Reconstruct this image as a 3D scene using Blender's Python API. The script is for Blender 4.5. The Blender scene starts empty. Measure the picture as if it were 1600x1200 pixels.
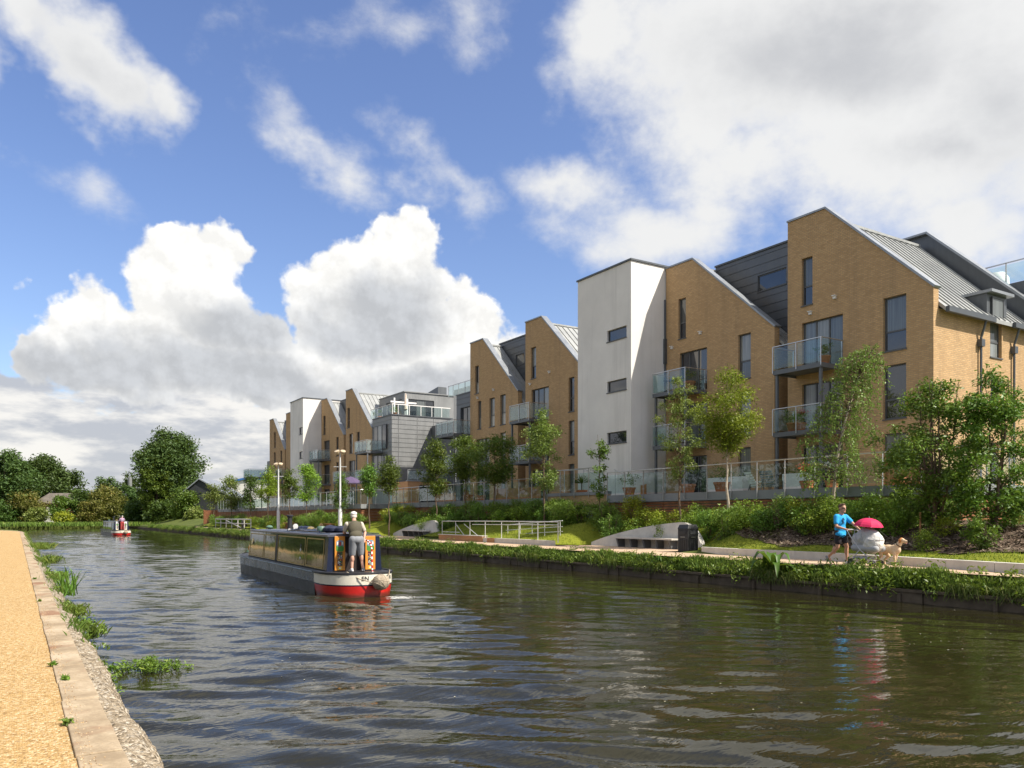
import bpy, bmesh, math, random
import numpy as np
from mathutils import Vector, Matrix, Euler
from mathutils.geometry import tessellate_polygon

random.seed(7)
RNG = np.random.default_rng(7)
S = bpy.context.scene
COL = S.collection
PI = math.pi
FPX = 1243.0
HC = 2.2                      # eye height over the water
YAW = math.atan(775 / FPX)    # camera turned right of the canal direction (+Y)
SA, CA = math.sin(YAW), math.cos(YAW)
HOR = 808.0


def ray(px):
    xc = (px - 800) / FPX
    return SA + xc * CA, CA - xc * SA


def atX(px, py, X):
    rx, ry = ray(px)
    d = X / rx
    return Vector((X, d * ry, HC + (HOR - py) * d / FPX))


def atD(px, py, d):
    rx, ry = ray(px)
    return Vector((d * rx, d * ry, HC + (HOR - py) * d / FPX))


def yX(px, X):
    rx, ry = ray(px)
    return X / rx * ry


# ---------------------------------------------------------------- objects
def tag(o, label=None, cat=None, group=None, kind=None):
    if label: o['label'] = label
    if cat: o['category'] = cat
    if group: o['group'] = group
    if kind: o['kind'] = kind
    return o


def thing(name, label, cat, loc=(0, 0, 0), rz=0.0, group=None):
    o = bpy.data.objects.new(name, None)
    o.empty_display_size = 0.2
    COL.objects.link(o)
    o.location = loc
    o.rotation_euler = (0, 0, rz)
    return tag(o, label, cat, group)


def root_loc(o):
    while o.parent:
        o = o.parent
    return o.location.copy()


def link(name, mesh, mats, parent=None):
    o = bpy.data.objects.new(name, mesh)
    COL.objects.link(o)
    for m in (mats if isinstance(mats, (list, tuple)) else [mats]):
        mesh.materials.append(m)
    if parent:
        o.parent = parent
    return o


KIDS = {}


def copy_tree(o, parent=None):
    c = o.copy()
    COL.objects.link(c)
    if parent is not None:
        c.parent = parent
    for ch in [x for x in o.children]:
        copy_tree(ch, c)
    return c


class Pl:
    """a wall plane: u runs along the wall, z up, n out of the wall"""
    def __init__(s, kind, c, sgn=-1):
        s.k, s.c, s.s = kind, c, sgn

    def P(s, u, z, n=0.0):
        return (s.c + s.s * n, u, z) if s.k == 'X' else (u, s.c + s.s * n, z)


class MB:
    def __init__(s):
        s.v, s.f, s.m = [], [], []

    def add(s, vs, fs, mi=0):
        b = len(s.v)
        s.v += [tuple(p) for p in vs]
        for f in fs:
            s.f.append(tuple(b + i for i in f))
            s.m.append(mi)
        return s

    def hexa(s, p, mi=0):
        return s.add(p, [(0, 3, 2, 1), (4, 5, 6, 7), (0, 1, 5, 4), (1, 2, 6, 5), (2, 3, 7, 6), (3, 0, 4, 7)], mi)

    def box(s, x0, x1, y0, y1, z0, z1, mi=0):
        return s.hexa([(x0, y0, z0), (x1, y0, z0), (x1, y1, z0), (x0, y1, z0),
                       (x0, y0, z1), (x1, y0, z1), (x1, y1, z1), (x0, y1, z1)], mi)

    def obox(s, c, size, M=None, mi=0):
        M = M or Matrix()
        h = [x / 2 for x in size]
        pts = []
        for z in (-1, 1):
            for x, y in ((-1, -1), (1, -1), (1, 1), (-1, 1)):
                pts.append(Vector(c) + M @ Vector((x * h[0], y * h[1], z * h[2])))
        return s.hexa(pts, mi)

    def bar(s, a, b, w, h, mi=0, up=(0, 0, 1)):
        """a square bar from a to b"""
        a, b = Vector(a), Vector(b)
        d = (b - a).normalized()
        up = Vector(up)
        if abs(d.dot(up)) > 0.98: up = Vector((1, 0, 0))
        r = d.cross(up).normalized() * (w / 2)
        u = r.cross(d).normalized() * (h / 2)
        pts = [a - r - u, a + r - u, a + r + u, a - r + u, b - r - u, b + r - u, b + r + u, b - r + u]
        return s.hexa(pts, mi)

    def pbox(s, pl, u0, u1, z0, z1, n0, n1, mi=0):
        pts = [pl.P(u0, z0, n0), pl.P(u1, z0, n0), pl.P(u1, z0, n1), pl.P(u0, z0, n1),
               pl.P(u0, z1, n0), pl.P(u1, z1, n0), pl.P(u1, z1, n1), pl.P(u0, z1, n1)]
        return s.hexa(pts, mi)

    def prism(s, pl, poly, n0, n1, mi=0, holes=()):
        loops = [list(poly)] + [[(a, c), (b, c), (b, d), (a, d)] for a, b, c, d in holes]
        flat = [p for L in loops for p in L]
        tri = tessellate_polygon([[Vector((p[0], p[1], 0)) for p in L] for L in loops])
        N = len(flat)
        vs = [pl.P(p[0], p[1], n0) for p in flat] + [pl.P(p[0], p[1], n1) for p in flat]
        fs = [tuple(t) for t in tri] + [tuple(N + i for i in reversed(t)) for t in tri]
        b = 0
        for L in loops:
            n = len(L)
            for i in range(n):
                j = (i + 1) % n
                fs.append((b + i, b + j, N + b + j, N + b + i))
            b += n
        return s.add(vs, fs, mi)

    def strip(s, pl, pts, t, n0, n1, mi=0):
        """a capping of thickness t along a polyline in the wall plane"""
        up = []
        for i, p in enumerate(pts):
            nr = Vector((0, 0))
            for a, b in ((i - 1, i), (i, i + 1)):
                if a >= 0 and b < len(pts):
                    d = Vector((pts[b][0] - pts[a][0], pts[b][1] - pts[a][1])).normalized()
                    q = Vector((-d.y, d.x))
                    if q.y < 0: q = -q
                    nr += q
            nr.normalize()
            up.append((p[0] + nr.x * t, p[1] + nr.y * t))
        return s.prism(pl, list(pts) + up[::-1], n0, n1, mi)

    def tube(s, pts, r, n=8, mi=0, caps=True):
        pts = [Vector(p) for p in pts]
        rr = r if isinstance(r, (list, tuple)) else [r] * len(pts)
        rings = []
        prev = None
        for i, p in enumerate(pts):
            d = (pts[min(i + 1, len(pts) - 1)] - pts[max(i - 1, 0)])
            d = d.normalized() if d.length > 1e-9 else Vector((0, 0, 1))
            if prev is None:
                ref = Vector((0, 0, 1)) if abs(d.z) < 0.9 else Vector((1, 0, 0))
                x = d.cross(ref).normalized()
            else:
                x = prev - d * prev.dot(d)
                x = x.normalized() if x.length > 1e-6 else d.orthogonal().normalized()
            prev = x
            y = d.cross(x)
            rings.append([p + (x * math.cos(2 * PI * k / n) + y * math.sin(2 * PI * k / n)) * rr[i] for k in range(n)])
        vs = [q for R in rings for q in R]
        fs = []
        for i in range(len(pts) - 1):
            for k in range(n):
                l = (k + 1) % n
                fs.append((i * n + k, i * n + l, (i + 1) * n + l, (i + 1) * n + k))
        if caps:
            fs.append(tuple(range(n))[::-1])
            fs.append(tuple((len(pts) - 1) * n + k for k in range(n)))
        return s.add(vs, fs, mi)

    def lathe(s, prof, c=(0, 0, 0), n=16, mi=0, M=None):
        M = M or Matrix()
        vs, fs = [], []
        for r, z in prof:
            for k in range(n):
                a = 2 * PI * k / n
                vs.append(Vector(c) + M @ Vector((r * math.cos(a), r * math.sin(a), z)))
        for i in range(len(prof) - 1):
            for k in range(n):
                l = (k + 1) % n
                fs.append((i * n + k, i * n + l, (i + 1) * n + l, (i + 1) * n + k))
        fs.append(tuple(range(n))[::-1])
        fs.append(tuple((len(prof) - 1) * n + k for k in range(n)))
        return s.add(vs, fs, mi)

    def ball(s, c, r, n=12, mi=0, M=None):
        r = r if isinstance(r, (list, tuple)) else (r, r, r)
        M = M or Matrix()
        vs, fs = [], []
        m = max(4, n // 2)
        for i in range(m + 1):
            t = PI * i / m
            for k in range(n):
                a = 2 * PI * k / n
                vs.append(Vector(c) + M @ Vector((r[0] * math.sin(t) * math.cos(a), r[1] * math.sin(t) * math.sin(a), -r[2] * math.cos(t))))
        for i in range(m):
            for k in range(n):
                l = (k + 1) % n
                fs.append((i * n + k, i * n + l, (i + 1) * n + l, (i + 1) * n + k))
        return s.add(vs, fs, mi)

    def build(s, name, mats, parent=None, smooth=False, fix=True, bevel=0.0):
        off = root_loc(parent) if parent else Vector((0, 0, 0))
        me = bpy.data.meshes.new(name)
        vs = [(p[0] - off.x, p[1] - off.y, p[2] - off.z) for p in s.v]
        me.from_pydata(vs, [], s.f)
        o = link(name, me, mats, parent)
        me.polygons.foreach_set('material_index', s.m)
        if fix or smooth:
            bm = bmesh.new()
            bm.from_mesh(me)
            if smooth: bmesh.ops.remove_doubles(bm, verts=bm.verts, dist=1e-5)
            bmesh.ops.recalc_face_normals(bm, faces=bm.faces)
            bm.to_mesh(me)
            bm.free()
        if smooth:
            me.polygons.foreach_set('use_smooth', [True] * len(me.polygons))
            try:
                me.set_sharp_from_angle(angle=math.radians(42))
            except Exception:
                pass
        if bevel:
            b = o.modifiers.new('bevel', 'BEVEL')
            b.width = bevel
            b.segments = 2
            b.limit_method = 'ANGLE'
        me.update()
        return o


def np_mesh(name, V, nper, mats, parent=None, attr=None, attr2=None, smooth=False):
    """V: (N*nper,3) array, each nper verts one face"""
    N = len(V) // nper
    off = root_loc(parent) if parent else Vector((0, 0, 0))
    V = np.asarray(V, dtype=np.float32) - np.array(off, dtype=np.float32)
    me = bpy.data.meshes.new(name)
    me.vertices.add(N * nper)
    me.vertices.foreach_set('co', V.ravel())
    me.loops.add(N * nper)
    me.loops.foreach_set('vertex_index', np.arange(N * nper, dtype=np.int32))
    me.polygons.add(N)
    me.polygons.foreach_set('loop_start', np.arange(0, N * nper, nper, dtype=np.int32))
    if attr is not None:
        a = me.attributes.new('rnd', 'FLOAT', 'FACE')
        a.data.foreach_set('value', np.asarray(attr, dtype=np.float32))
    me.update(calc_edges=True)
    if smooth:
        me.polygons.foreach_set('use_smooth', np.ones(N, dtype=bool))
    return link(name, me, mats, parent)


def grid_mesh(name, P, mats, parent=None, smooth=True, flip=False):
    """P: (n,m,3) array of points"""
    n, m = P.shape[:2]
    me = bpy.data.meshes.new(name)
    me.vertices.add(n * m)
    me.vertices.foreach_set('co', P.astype(np.float32).ravel())
    idx = np.arange(n * m).reshape(n, m)
    q = np.stack([idx[:-1, :-1], idx[:-1, 1:], idx[1:, 1:], idx[1:, :-1]], -1).reshape(-1, 4)
    if flip: q = q[:, ::-1]
    me.loops.add(q.size)
    me.loops.foreach_set('vertex_index', q.ravel().astype(np.int32))
    me.polygons.add(len(q))
    me.polygons.foreach_set('loop_start', np.arange(0, q.size, 4, dtype=np.int32))
    me.update(calc_edges=True)
    if smooth:
        me.polygons.foreach_set('use_smooth', np.ones(len(q), dtype=bool))
    return link(name, me, mats, parent)


# ---------------------------------------------------------------- materials
class NT:
    """tiny node-graph helper"""
    def __init__(s, tree):
        s.t = tree

    def n(s, typ, **kw):
        nd = s.t.nodes.new(typ)
        for k, v in kw.items():
            setattr(nd, k, v)
        return nd

    def l(s, a, b):
        s.t.links.new(a, b)

    def put(s, sock, v):
        if isinstance(v, bpy.types.NodeSocket):
            s.l(v, sock)
        elif isinstance(v, (tuple, list)) and len(v) == 3 and len(getattr(sock, 'default_value', (0, 0, 0))) == 4:
            sock.default_value = (*v, 1)
        else:
            sock.default_value = v

    def math(s, op, a, b=0.0, c=None, clamp=False):
        nd = s.n('ShaderNodeMath', operation=op, use_clamp=clamp)
        s.put(nd.inputs[0], a)
        s.put(nd.inputs[1], b)
        if c is not None: s.put(nd.inputs[2], c)
        return nd.outputs[0]

    def vmath(s, op, a, b=None):
        nd = s.n('ShaderNodeVectorMath', operation=op)
        s.put(nd.inputs[0], a)
        if b is not None: s.put(nd.inputs[1], b)
        return nd.outputs['Value'] if op in ('LENGTH', 'DOT_PRODUCT', 'DISTANCE') else nd.outputs[0]

    def noise(s, vec, scale, detail=4, rough=0.55, lac=2.0, dist=0.0, dim='3D'):
        nd = s.n('ShaderNodeTexNoise', noise_dimensions=dim)
        if vec is not None: s.l(vec, nd.inputs['Vector'])
        nd.inputs['Scale'].default_value = scale
        nd.inputs['Detail'].default_value = detail
        nd.inputs['Roughness'].default_value = rough
        nd.inputs['Lacunarity'].default_value = lac
        nd.inputs['Distortion'].default_value = dist
        return nd.outputs['Fac']

    def mix(s, fac, a, b, mode='MIX'):
        nd = s.n('ShaderNodeMix', data_type='RGBA', blend_type=mode)
        s.put(nd.inputs[0], fac)
        s.put(nd.inputs[6], a)
        s.put(nd.inputs[7], b)
        return nd.outputs[2]

    def ramp(s, fac, stops):
        nd = s.n('ShaderNodeValToRGB')
        e = nd.color_ramp.elements
        while len(e) > 1: e.remove(e[-1])
        e[0].position = stops[0][0]
        c = stops[0][1]
        e[0].color = (*c, 1) if isinstance(c, tuple) else (c, c, c, 1)
        for p, c in stops[1:]:
            x = e.new(p)
            x.color = (*c, 1) if isinstance(c, tuple) else (c, c, c, 1)
        s.l(fac, nd.inputs[0])
        return nd.outputs[0]

    def mr(s, v, a, b, c=0.0, d=1.0, smooth=False):
        nd = s.n('ShaderNodeMapRange')
        if smooth: nd.interpolation_type = 'SMOOTHSTEP'
        s.put(nd.inputs[0], v)
        for i, x in enumerate((a, b, c, d)):
            s.put(nd.inputs[i + 1], x)
        return nd.outputs[0]

    def comb(s, x, y, z=0.0):
        nd = s.n('ShaderNodeCombineXYZ')
        for i, q in enumerate((x, y, z)):
            s.put(nd.inputs[i], q)
        return nd.outputs[0]

    def sep(s, v):
        nd = s.n('ShaderNodeSeparateXYZ')
        s.l(v, nd.inputs[0])
        return nd.outputs

    def bump(s, h, strength=0.3, dist=0.02, normal=None):
        nd = s.n('ShaderNodeBump')
        nd.inputs['Strength'].default_value = strength
        nd.inputs['Distance'].default_value = dist
        s.l(h, nd.inputs['Height'])
        if normal is not None: s.l(normal, nd.inputs['Normal'])
        return nd.outputs[0]


def new_mat(name):
    m = bpy.data.materials.new(name)
    m.use_nodes = True
    nt = NT(m.node_tree)
    b = m.node_tree.nodes['Principled BSDF']
    return m, nt, b


def pos(nt):
    return nt.n('ShaderNodeNewGeometry').outputs['Position']


def objc(nt):
    return nt.n('ShaderNodeTexCoord').outputs['Object']


def plain(name, col, rough=0.6, metal=0.0, var=0.12, scale=6.0, bump=0.1, spec=0.5, world=False, bscale=60):
    """a painted / cast / woven surface: base colour with mild mottling, grain and roughness variation"""
    m, nt, b = new_mat(name)
    v = pos(nt) if world else objc(nt)
    n1 = nt.noise(v, scale, 5, 0.6)
    n2 = nt.noise(v, bscale, 3, 0.6)
    dark = tuple(c * (1 - var) for c in col)
    lite = tuple(min(1, c * (1 + var)) for c in col)
    c = nt.ramp(n1, [(0.3, dark), (0.7, lite)])
    nt.l(c, b.inputs['Base Color'])
    nt.l(nt.mr(n1, 0.3, 0.7, max(0.02, rough - 0.08), min(1, rough + 0.08)), b.inputs['Roughness'])
    b.inputs['Metallic'].default_value = metal
    b.inputs['Specular IOR Level'].default_value = spec
    if bump:
        nt.l(nt.bump(n2, bump, 0.01), b.inputs['Normal'])
    return m


def leaf_mat(name, dark, lite, trans=0.35, rough=0.5, yellow=None):
    m, nt, b = new_mat(name)
    at = nt.n('ShaderNodeAttribute', attribute_name='rnd')
    oi = nt.n('ShaderNodeObjectInfo')
    stops = [(0.0, dark), (0.75, lite)]
    stops.append((1.0, yellow or tuple(min(1, c * 1.25) for c in lite)))
    c = nt.ramp(at.outputs['Fac'], stops)
    hsv = nt.n('ShaderNodeHueSaturation')
    nt.l(c, hsv.inputs['Color'])
    nt.l(nt.mr(oi.outputs['Random'], 0, 1, 0.485, 0.515), hsv.inputs['Hue'])
    nt.l(nt.mr(oi.outputs['Random'], 0, 1, 0.85, 1.15), hsv.inputs['Value'])
    nt.l(hsv.outputs[0], b.inputs['Base Color'])
    b.inputs['Roughness'].default_value = rough
    b.inputs['Specular IOR Level'].default_value = 0.35
    tr = nt.n('ShaderNodeBsdfTranslucent')
    tc = nt.mix(0.6, hsv.outputs[0], (0.16, 0.22, 0.02))
    nt.l(tc, tr.inputs[0])
    mx = nt.n('ShaderNodeMixShader')
    mx.inputs[0].default_value = trans
    nt.l(b.outputs[0], mx.inputs[1])
    nt.l(tr.outputs[0], mx.inputs[2])
    nt.l(mx.outputs[0], m.node_tree.nodes['Material Output'].inputs[0])
    return m


def brick_mat(name, c1, c2, mortar):
    m, nt, b = new_mat(name)
    p = pos(nt)
    x, y, z = nt.sep(p)
    v = nt.comb(nt.math('ADD', x, y), z, 0.0)
    br = nt.n('ShaderNodeTexBrick')
    nt.l(v, br.inputs['Vector'])
    br.inputs['Color1'].default_value = (*c1, 1)
    br.inputs['Color2'].default_value = (*c2, 1)
    br.inputs['Mortar'].default_value = (*mortar, 1)
    br.inputs['Scale'].default_value = 1.0
    br.inputs['Brick Width'].default_value = 0.225
    br.inputs['Row Height'].default_value = 0.075
    br.inputs['Mortar Size'].default_value = 0.013
    br.inputs['Mortar Smooth'].default_value = 0.2
    br.inputs['Bias'].default_value = 0.0
    big = nt.noise(p, 0.35, 5, 0.62)
    fine = nt.noise(p, 5.0, 4, 0.7)
    c = nt.mix(nt.mr(big, 0.35, 0.7, 0, 0.35), br.outputs['Color'], tuple(k * 0.72 for k in c1), 'MIX')
    c = nt.mix(nt.mr(fine, 0.3, 0.75, 0.0, 0.45), c, tuple(k * 0.8 for k in c2))
    nt.l(c, b.inputs['Base Color'])
    b.inputs['Roughness'].default_value = 0.9
    b.inputs['Specular IOR Level'].default_value = 0.2
    h = nt.math('ADD', nt.math('MULTIPLY', br.outputs['Fac'], -1.0), nt.math('MULTIPLY', fine, 0.3))
    nt.l(nt.bump(h, 0.5, 0.012), b.inputs['Normal'])
    return m


def zinc_mat(name, col, rough=0.42, metal=0.35):
    m, nt, b = new_mat(name)
    p = pos(nt)
    big = nt.noise(p, 0.7, 4, 0.6)
    st = nt.noise(nt.vmath('MULTIPLY', p, (6.0, 6.0, 0.5)), 1.0, 4, 0.6)
    f = nt.math('ADD', nt.math('MULTIPLY', big, 0.6), nt.math('MULTIPLY', st, 0.4))
    c = nt.ramp(f, [(0.3, tuple(k * 0.8 for k in col)), (0.7, tuple(k * 1.15 for k in col))])
    nt.l(c, b.inputs['Base Color'])
    b.inputs['Metallic'].default_value = metal
    nt.l(nt.mr(f, 0.3, 0.7, rough - 0.1, rough + 0.1), b.inputs['Roughness'])
    nt.l(nt.bump(big, 0.15, 0.04), b.inputs['Normal'])
    return m


def pane_mat(name, base, refl_ior=1.9, curtain=None):
    """window pane: the dim room (or a pale curtain) behind clear double glazing"""
    m, nt, b = new_mat(name)
    p = pos(nt)
    if curtain:
        x, y, z = nt.sep(p)
        w = nt.noise(nt.comb(nt.math('MULTIPLY', nt.math('ADD', x, y), 14), nt.math('MULTIPLY', z, 0.3), 0), 1.0, 3, 0.6)
        c = nt.ramp(w, [(0.35, tuple(k * 0.6 for k in curtain)), (0.65, curtain)])
        rv_ = nt.mr(nt.n('ShaderNodeObjectInfo').outputs['Random'], 0, 1, 0.35, 1.5)
        c = nt.vmath('MULTIPLY', c, nt.comb(rv_, rv_, rv_))
        nt.l(c, b.inputs['Base Color'])
    else:
        big = nt.noise(p, 1.3, 3, 0.6)
        c = nt.ramp(big, [(0.35, base), (0.7, tuple(k * 2.0 for k in base))])
        nt.l(c, b.inputs['Base Color'])
    b.inputs['Roughness'].default_value = 0.03
    b.inputs['IOR'].default_value = refl_ior
    w2 = nt.noise(p, 0.9, 1, 0.5)
    nt.l(nt.bump(w2, 0.05, 0.03), b.inputs['Normal'])
    return m


def rail_glass(name, tint, alpha_t=0.72, milk=0.0):
    """clear safety glass: mostly see-through, with mirror reflection and a faint body tint"""
    m, nt, b = new_mat(name)
    tr = nt.n('ShaderNodeBsdfTransparent')
    tr.inputs[0].default_value = (*[math.sqrt(k) for k in tint], 1)
    gl = nt.n('ShaderNodeBsdfGlossy')
    gl.inputs['Roughness'].default_value = 0.02
    gl.inputs['Color'].default_value = (0.9, 0.95, 1.0, 1)
    fr = nt.n('ShaderNodeFresnel')
    back = nt.n('ShaderNodeNewGeometry').outputs['Backfacing']
    nt.l(nt.mr(back, 0, 1, 1.5, 1 / 1.5), fr.inputs[0])
    mx = nt.n('ShaderNodeMixShader')
    nt.l(nt.math('MULTIPLY_ADD', fr.outputs[0], 0.8, 0.01, True), mx.inputs[0])
    nt.l(tr.outputs[0], mx.inputs[1])
    nt.l(gl.outputs[0], mx.inputs[2])
    out = mx.outputs[0]
    if milk:
        df = nt.n('ShaderNodeBsdfDiffuse')
        df.inputs[0].default_value = (0.62, 0.70, 0.70, 1)
        nz = nt.noise(pos(nt), 1.5, 3, 0.6)
        m2 = nt.n('ShaderNodeMixShader')
        nt.l(nt.mr(nz, 0.3, 0.7, milk * 0.7, milk * 1.3), m2.inputs[0])
        nt.l(out, m2.inputs[1])
        nt.l(df.outputs[0], m2.inputs[2])
        out = m2.outputs[0]
    nt.l(out, m.node_tree.nodes['Material Output'].inputs[0])
    return m
# ---------------------------------------------------------------- material library
M = {}
M['brick'] = brick_mat('buff_brick', (0.64, 0.42, 0.215), (0.47, 0.295, 0.145), (0.37, 0.285, 0.185))
M['brick_red'] = brick_mat('warm_brick', (0.50, 0.25, 0.11), (0.40, 0.19, 0.08), (0.44, 0.32, 0.2))
M['render'] = plain('white_render', (0.75, 0.73, 0.69), 0.9, 0, 0.07, 0.55, 0.06, 0.2, world=True, bscale=25)
M['zinc'] = zinc_mat('dark_zinc', (0.115, 0.125, 0.135))
M['zinc_mid'] = zinc_mat('grey_zinc', (0.23, 0.235, 0.235), 0.5, 0.3)
M['roof'] = zinc_mat('roof_zinc', (0.36, 0.37, 0.36), 0.5, 0.25)
M['coping'] = zinc_mat('coping_metal', (0.30, 0.32, 0.34), 0.4, 0.4)
M['gutter'] = plain('gutter_metal', (0.09, 0.10, 0.11), 0.45, 0.3, 0.1, 3, 0.0, world=True)
M['frame'] = plain('window_frame', (0.10, 0.105, 0.11), 0.5, 0.2, 0.08, 3, 0.0, world=True)
M['pane'] = pane_mat('window_pane', (0.012, 0.014, 0.018), 1.9)
M['pane_curtain'] = pane_mat('curtained_pane', None, 1.7, (0.30, 0.30, 0.27))
M['pane_blind'] = pane_mat('blind_pane', None, 1.7, (0.20, 0.22, 0.22))
M['steel'] = plain('brushed_steel', (0.55, 0.55, 0.54), 0.35, 0.8, 0.08, 4, 0.05, world=True)
M['darksteel'] = plain('grey_steel', (0.13, 0.14, 0.15), 0.5, 0.3, 0.1, 3, 0.0, world=True)
M['railglass'] = rail_glass('rail_glass', (0.76, 0.90, 0.89))
M['milkglass'] = rail_glass('frosted_rail_glass', (0.72, 0.84, 0.86), milk=0.17)
M['concrete'] = plain('cast_concrete', (0.54, 0.515, 0.46), 0.88, 0, 0.14, 2.2, 0.15, 0.2, world=True, bscale=30)
M['fascia'] = plain('podium_fascia', (0.26, 0.27, 0.28), 0.7, 0.1, 0.1, 1.5, 0.05, 0.3, world=True)
M['cedar'] = plain('cedar_slats', (0.30, 0.125, 0.06), 0.7, 0, 0.35, 3.0, 0.2, 0.3, world=True)
M['timber'] = plain('oiled_timber', (0.42, 0.20, 0.09), 0.6, 0, 0.25, 4.0, 0.15, 0.3)
M['greywood'] = plain('weathered_timber', (0.115, 0.092, 0.066), 0.85, 0, 0.3, 3.0, 0.3, 0.2, world=True)
M['bark'] = plain('bark', (0.14, 0.10, 0.07), 0.9, 0, 0.35, 7.0, 0.4, 0.2)
M['bark_pale'] = plain('pale_bark', (0.42, 0.36, 0.28), 0.85, 0, 0.35, 6.0, 0.3, 0.2)
M['terracotta'] = plain('terracotta', (0.46, 0.17, 0.08), 0.8, 0, 0.15, 5, 0.1, 0.2)
M['white'] = plain('white_paint', (0.78, 0.77, 0.74), 0.5, 0, 0.06, 3, 0.04)
M['lampwhite'] = plain('lamp_post_paint', (0.58, 0.59, 0.58), 0.45, 0, 0.08, 3, 0.04)
M['black'] = plain('black_plastic', (0.018, 0.019, 0.021), 0.5, 0, 0.2, 5, 0.06)
M['slate'] = plain('slate_roof', (0.16, 0.14, 0.12), 0.85, 0, 0.25, 1.0, 0.2, 0.2, world=True)
M['darkclad'] = plain('dark_cladding', (0.03, 0.033, 0.036), 0.7, 0, 0.2, 1.0, 0.05, world=True)

M['leaf_oak'] = leaf_mat('oak_leaf', (0.073, 0.151, 0.024), (0.169, 0.315, 0.043), 0.30, 0.45)
M['leaf_birch'] = leaf_mat('birch_leaf', (0.108, 0.184, 0.031), (0.258, 0.366, 0.076), 0.35, 0.45, (0.431, 0.473, 0.108))
M['leaf_gold'] = leaf_mat('golden_leaf', (0.136, 0.197, 0.018), (0.287, 0.368, 0.031), 0.40, 0.5, (0.467, 0.413, 0.054))
M['leaf_mid'] = leaf_mat('mid_leaf', (0.060, 0.108, 0.018), (0.143, 0.217, 0.033), 0.35, 0.5, (0.284, 0.254, 0.045))
M['leaf_pale'] = leaf_mat('pale_leaf', (0.118, 0.179, 0.036), (0.269, 0.331, 0.080), 0.35, 0.5, (0.395, 0.395, 0.126))
M['leaf_dark'] = leaf_mat('dark_leaf', (0.035, 0.070, 0.016), (0.082, 0.140, 0.023), 0.25, 0.55)
M['leaf_far'] = leaf_mat('wood_leaf', (0.037, 0.072, 0.019), (0.094, 0.152, 0.035), 0.22, 0.6)
M['leaf_olive'] = leaf_mat('hawthorn_leaf', (0.094, 0.118, 0.022), (0.203, 0.203, 0.040), 0.25, 0.6, (0.312, 0.218, 0.047))
M['leaf_shrub'] = leaf_mat('shrub_leaf', (0.119, 0.205, 0.026), (0.292, 0.431, 0.048), 0.35, 0.5, (0.452, 0.500, 0.065))
M['leaf_fern'] = leaf_mat('fern_leaf', (0.085, 0.173, 0.026), (0.227, 0.356, 0.052), 0.35, 0.5, (0.366, 0.452, 0.065))
M['leaf_yellow'] = leaf_mat('yellow_shrub_leaf', (0.198, 0.243, 0.022), (0.413, 0.448, 0.036), 0.35, 0.5, (0.500, 0.500, 0.054))
M['grass'] = leaf_mat('grass_blade', (0.072, 0.124, 0.019), (0.169, 0.247, 0.036), 0.30, 0.55, (0.312, 0.299, 0.091))
M['lawn_blade'] = leaf_mat('lawn_blade', (0.117, 0.169, 0.016), (0.247, 0.293, 0.029), 0.30, 0.6, (0.338, 0.312, 0.065))
M['weed'] = leaf_mat('weed_leaf', (0.078, 0.156, 0.019), (0.195, 0.305, 0.039), 0.35, 0.45, (0.312, 0.364, 0.065))
M['flower_red'] = leaf_mat('red_flower', (0.45, 0.03, 0.02), (0.60, 0.06, 0.04), 0.2, 0.6, (0.65, 0.12, 0.08))
M['flower_white'] = leaf_mat('white_flower', (0.55, 0.52, 0.42), (0.72, 0.70, 0.62), 0.2, 0.6, (0.75, 0.72, 0.6))


def ground_mat(name, stops, scale, fine_scale, bump=0.4, bdist=0.02, rough=0.95, speck=None, mid=None):
    m, nt, b = new_mat(name)
    p = pos(nt)
    n1 = nt.noise(p, scale, 6, 0.6)
    n2 = nt.noise(p, fine_scale, 4, 0.7)
    f = nt.math('ADD', nt.math('MULTIPLY', n1, 0.5), nt.math('MULTIPLY', n2, 0.5))
    c = nt.ramp(f, stops)
    h = n2
    if speck:
        vo = nt.n('ShaderNodeTexVoronoi')
        nt.l(p, vo.inputs['Vector'])
        vo.inputs['Scale'].default_value = speck[0]
        rnd = nt.sep(vo.outputs['Color'])[0]
        c2 = nt.ramp(rnd, speck[1])
        c = nt.mix(speck[2], c, c2)
        h = nt.math('SUBTRACT', n2, vo.outputs['Distance'])
    nt.l(c, b.inputs['Base Color'])
    b.inputs['Roughness'].default_value = rough
    b.inputs['Specular IOR Level'].default_value = 0.15
    nt.l(nt.bump(h, bump, bdist), b.inputs['Normal'])
    return m


M['soil'] = ground_mat('meadow_ground', [(0.3, (0.05, 0.075, 0.015)), (0.7, (0.13, 0.15, 0.035))], 0.4, 6.0)
M['lawn'] = ground_mat('lawn_ground', [(0.3, (0.12, 0.15, 0.014)), (0.55, (0.20, 0.22, 0.022)), (0.75, (0.26, 0.24, 0.05))], 0.9, 14.0, 0.6, 0.03)
M['mulch'] = ground_mat('bark_mulch', [(0.3, (0.06, 0.042, 0.03)), (0.7, (0.15, 0.105, 0.075))], 1.0, 20.0, 0.8, 0.04,
                        speck=(16.0, [(0.0, (0.04, 0.028, 0.02)), (0.6, (0.13, 0.09, 0.062)), (0.9, (0.26, 0.2, 0.15))], 0.7))
M['gravel'] = ground_mat('resin_gravel', [(0.35, (0.34, 0.21, 0.085)), (0.65, (0.48, 0.31, 0.135))], 0.8, 30.0, 0.8, 0.012,
                         speck=(62.0, [(0.0, (0.20, 0.12, 0.05)), (0.3, (0.42, 0.265, 0.105)), (0.75, (0.56, 0.385, 0.18)), (1.0, (0.78, 0.64, 0.42))], 0.75))
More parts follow.
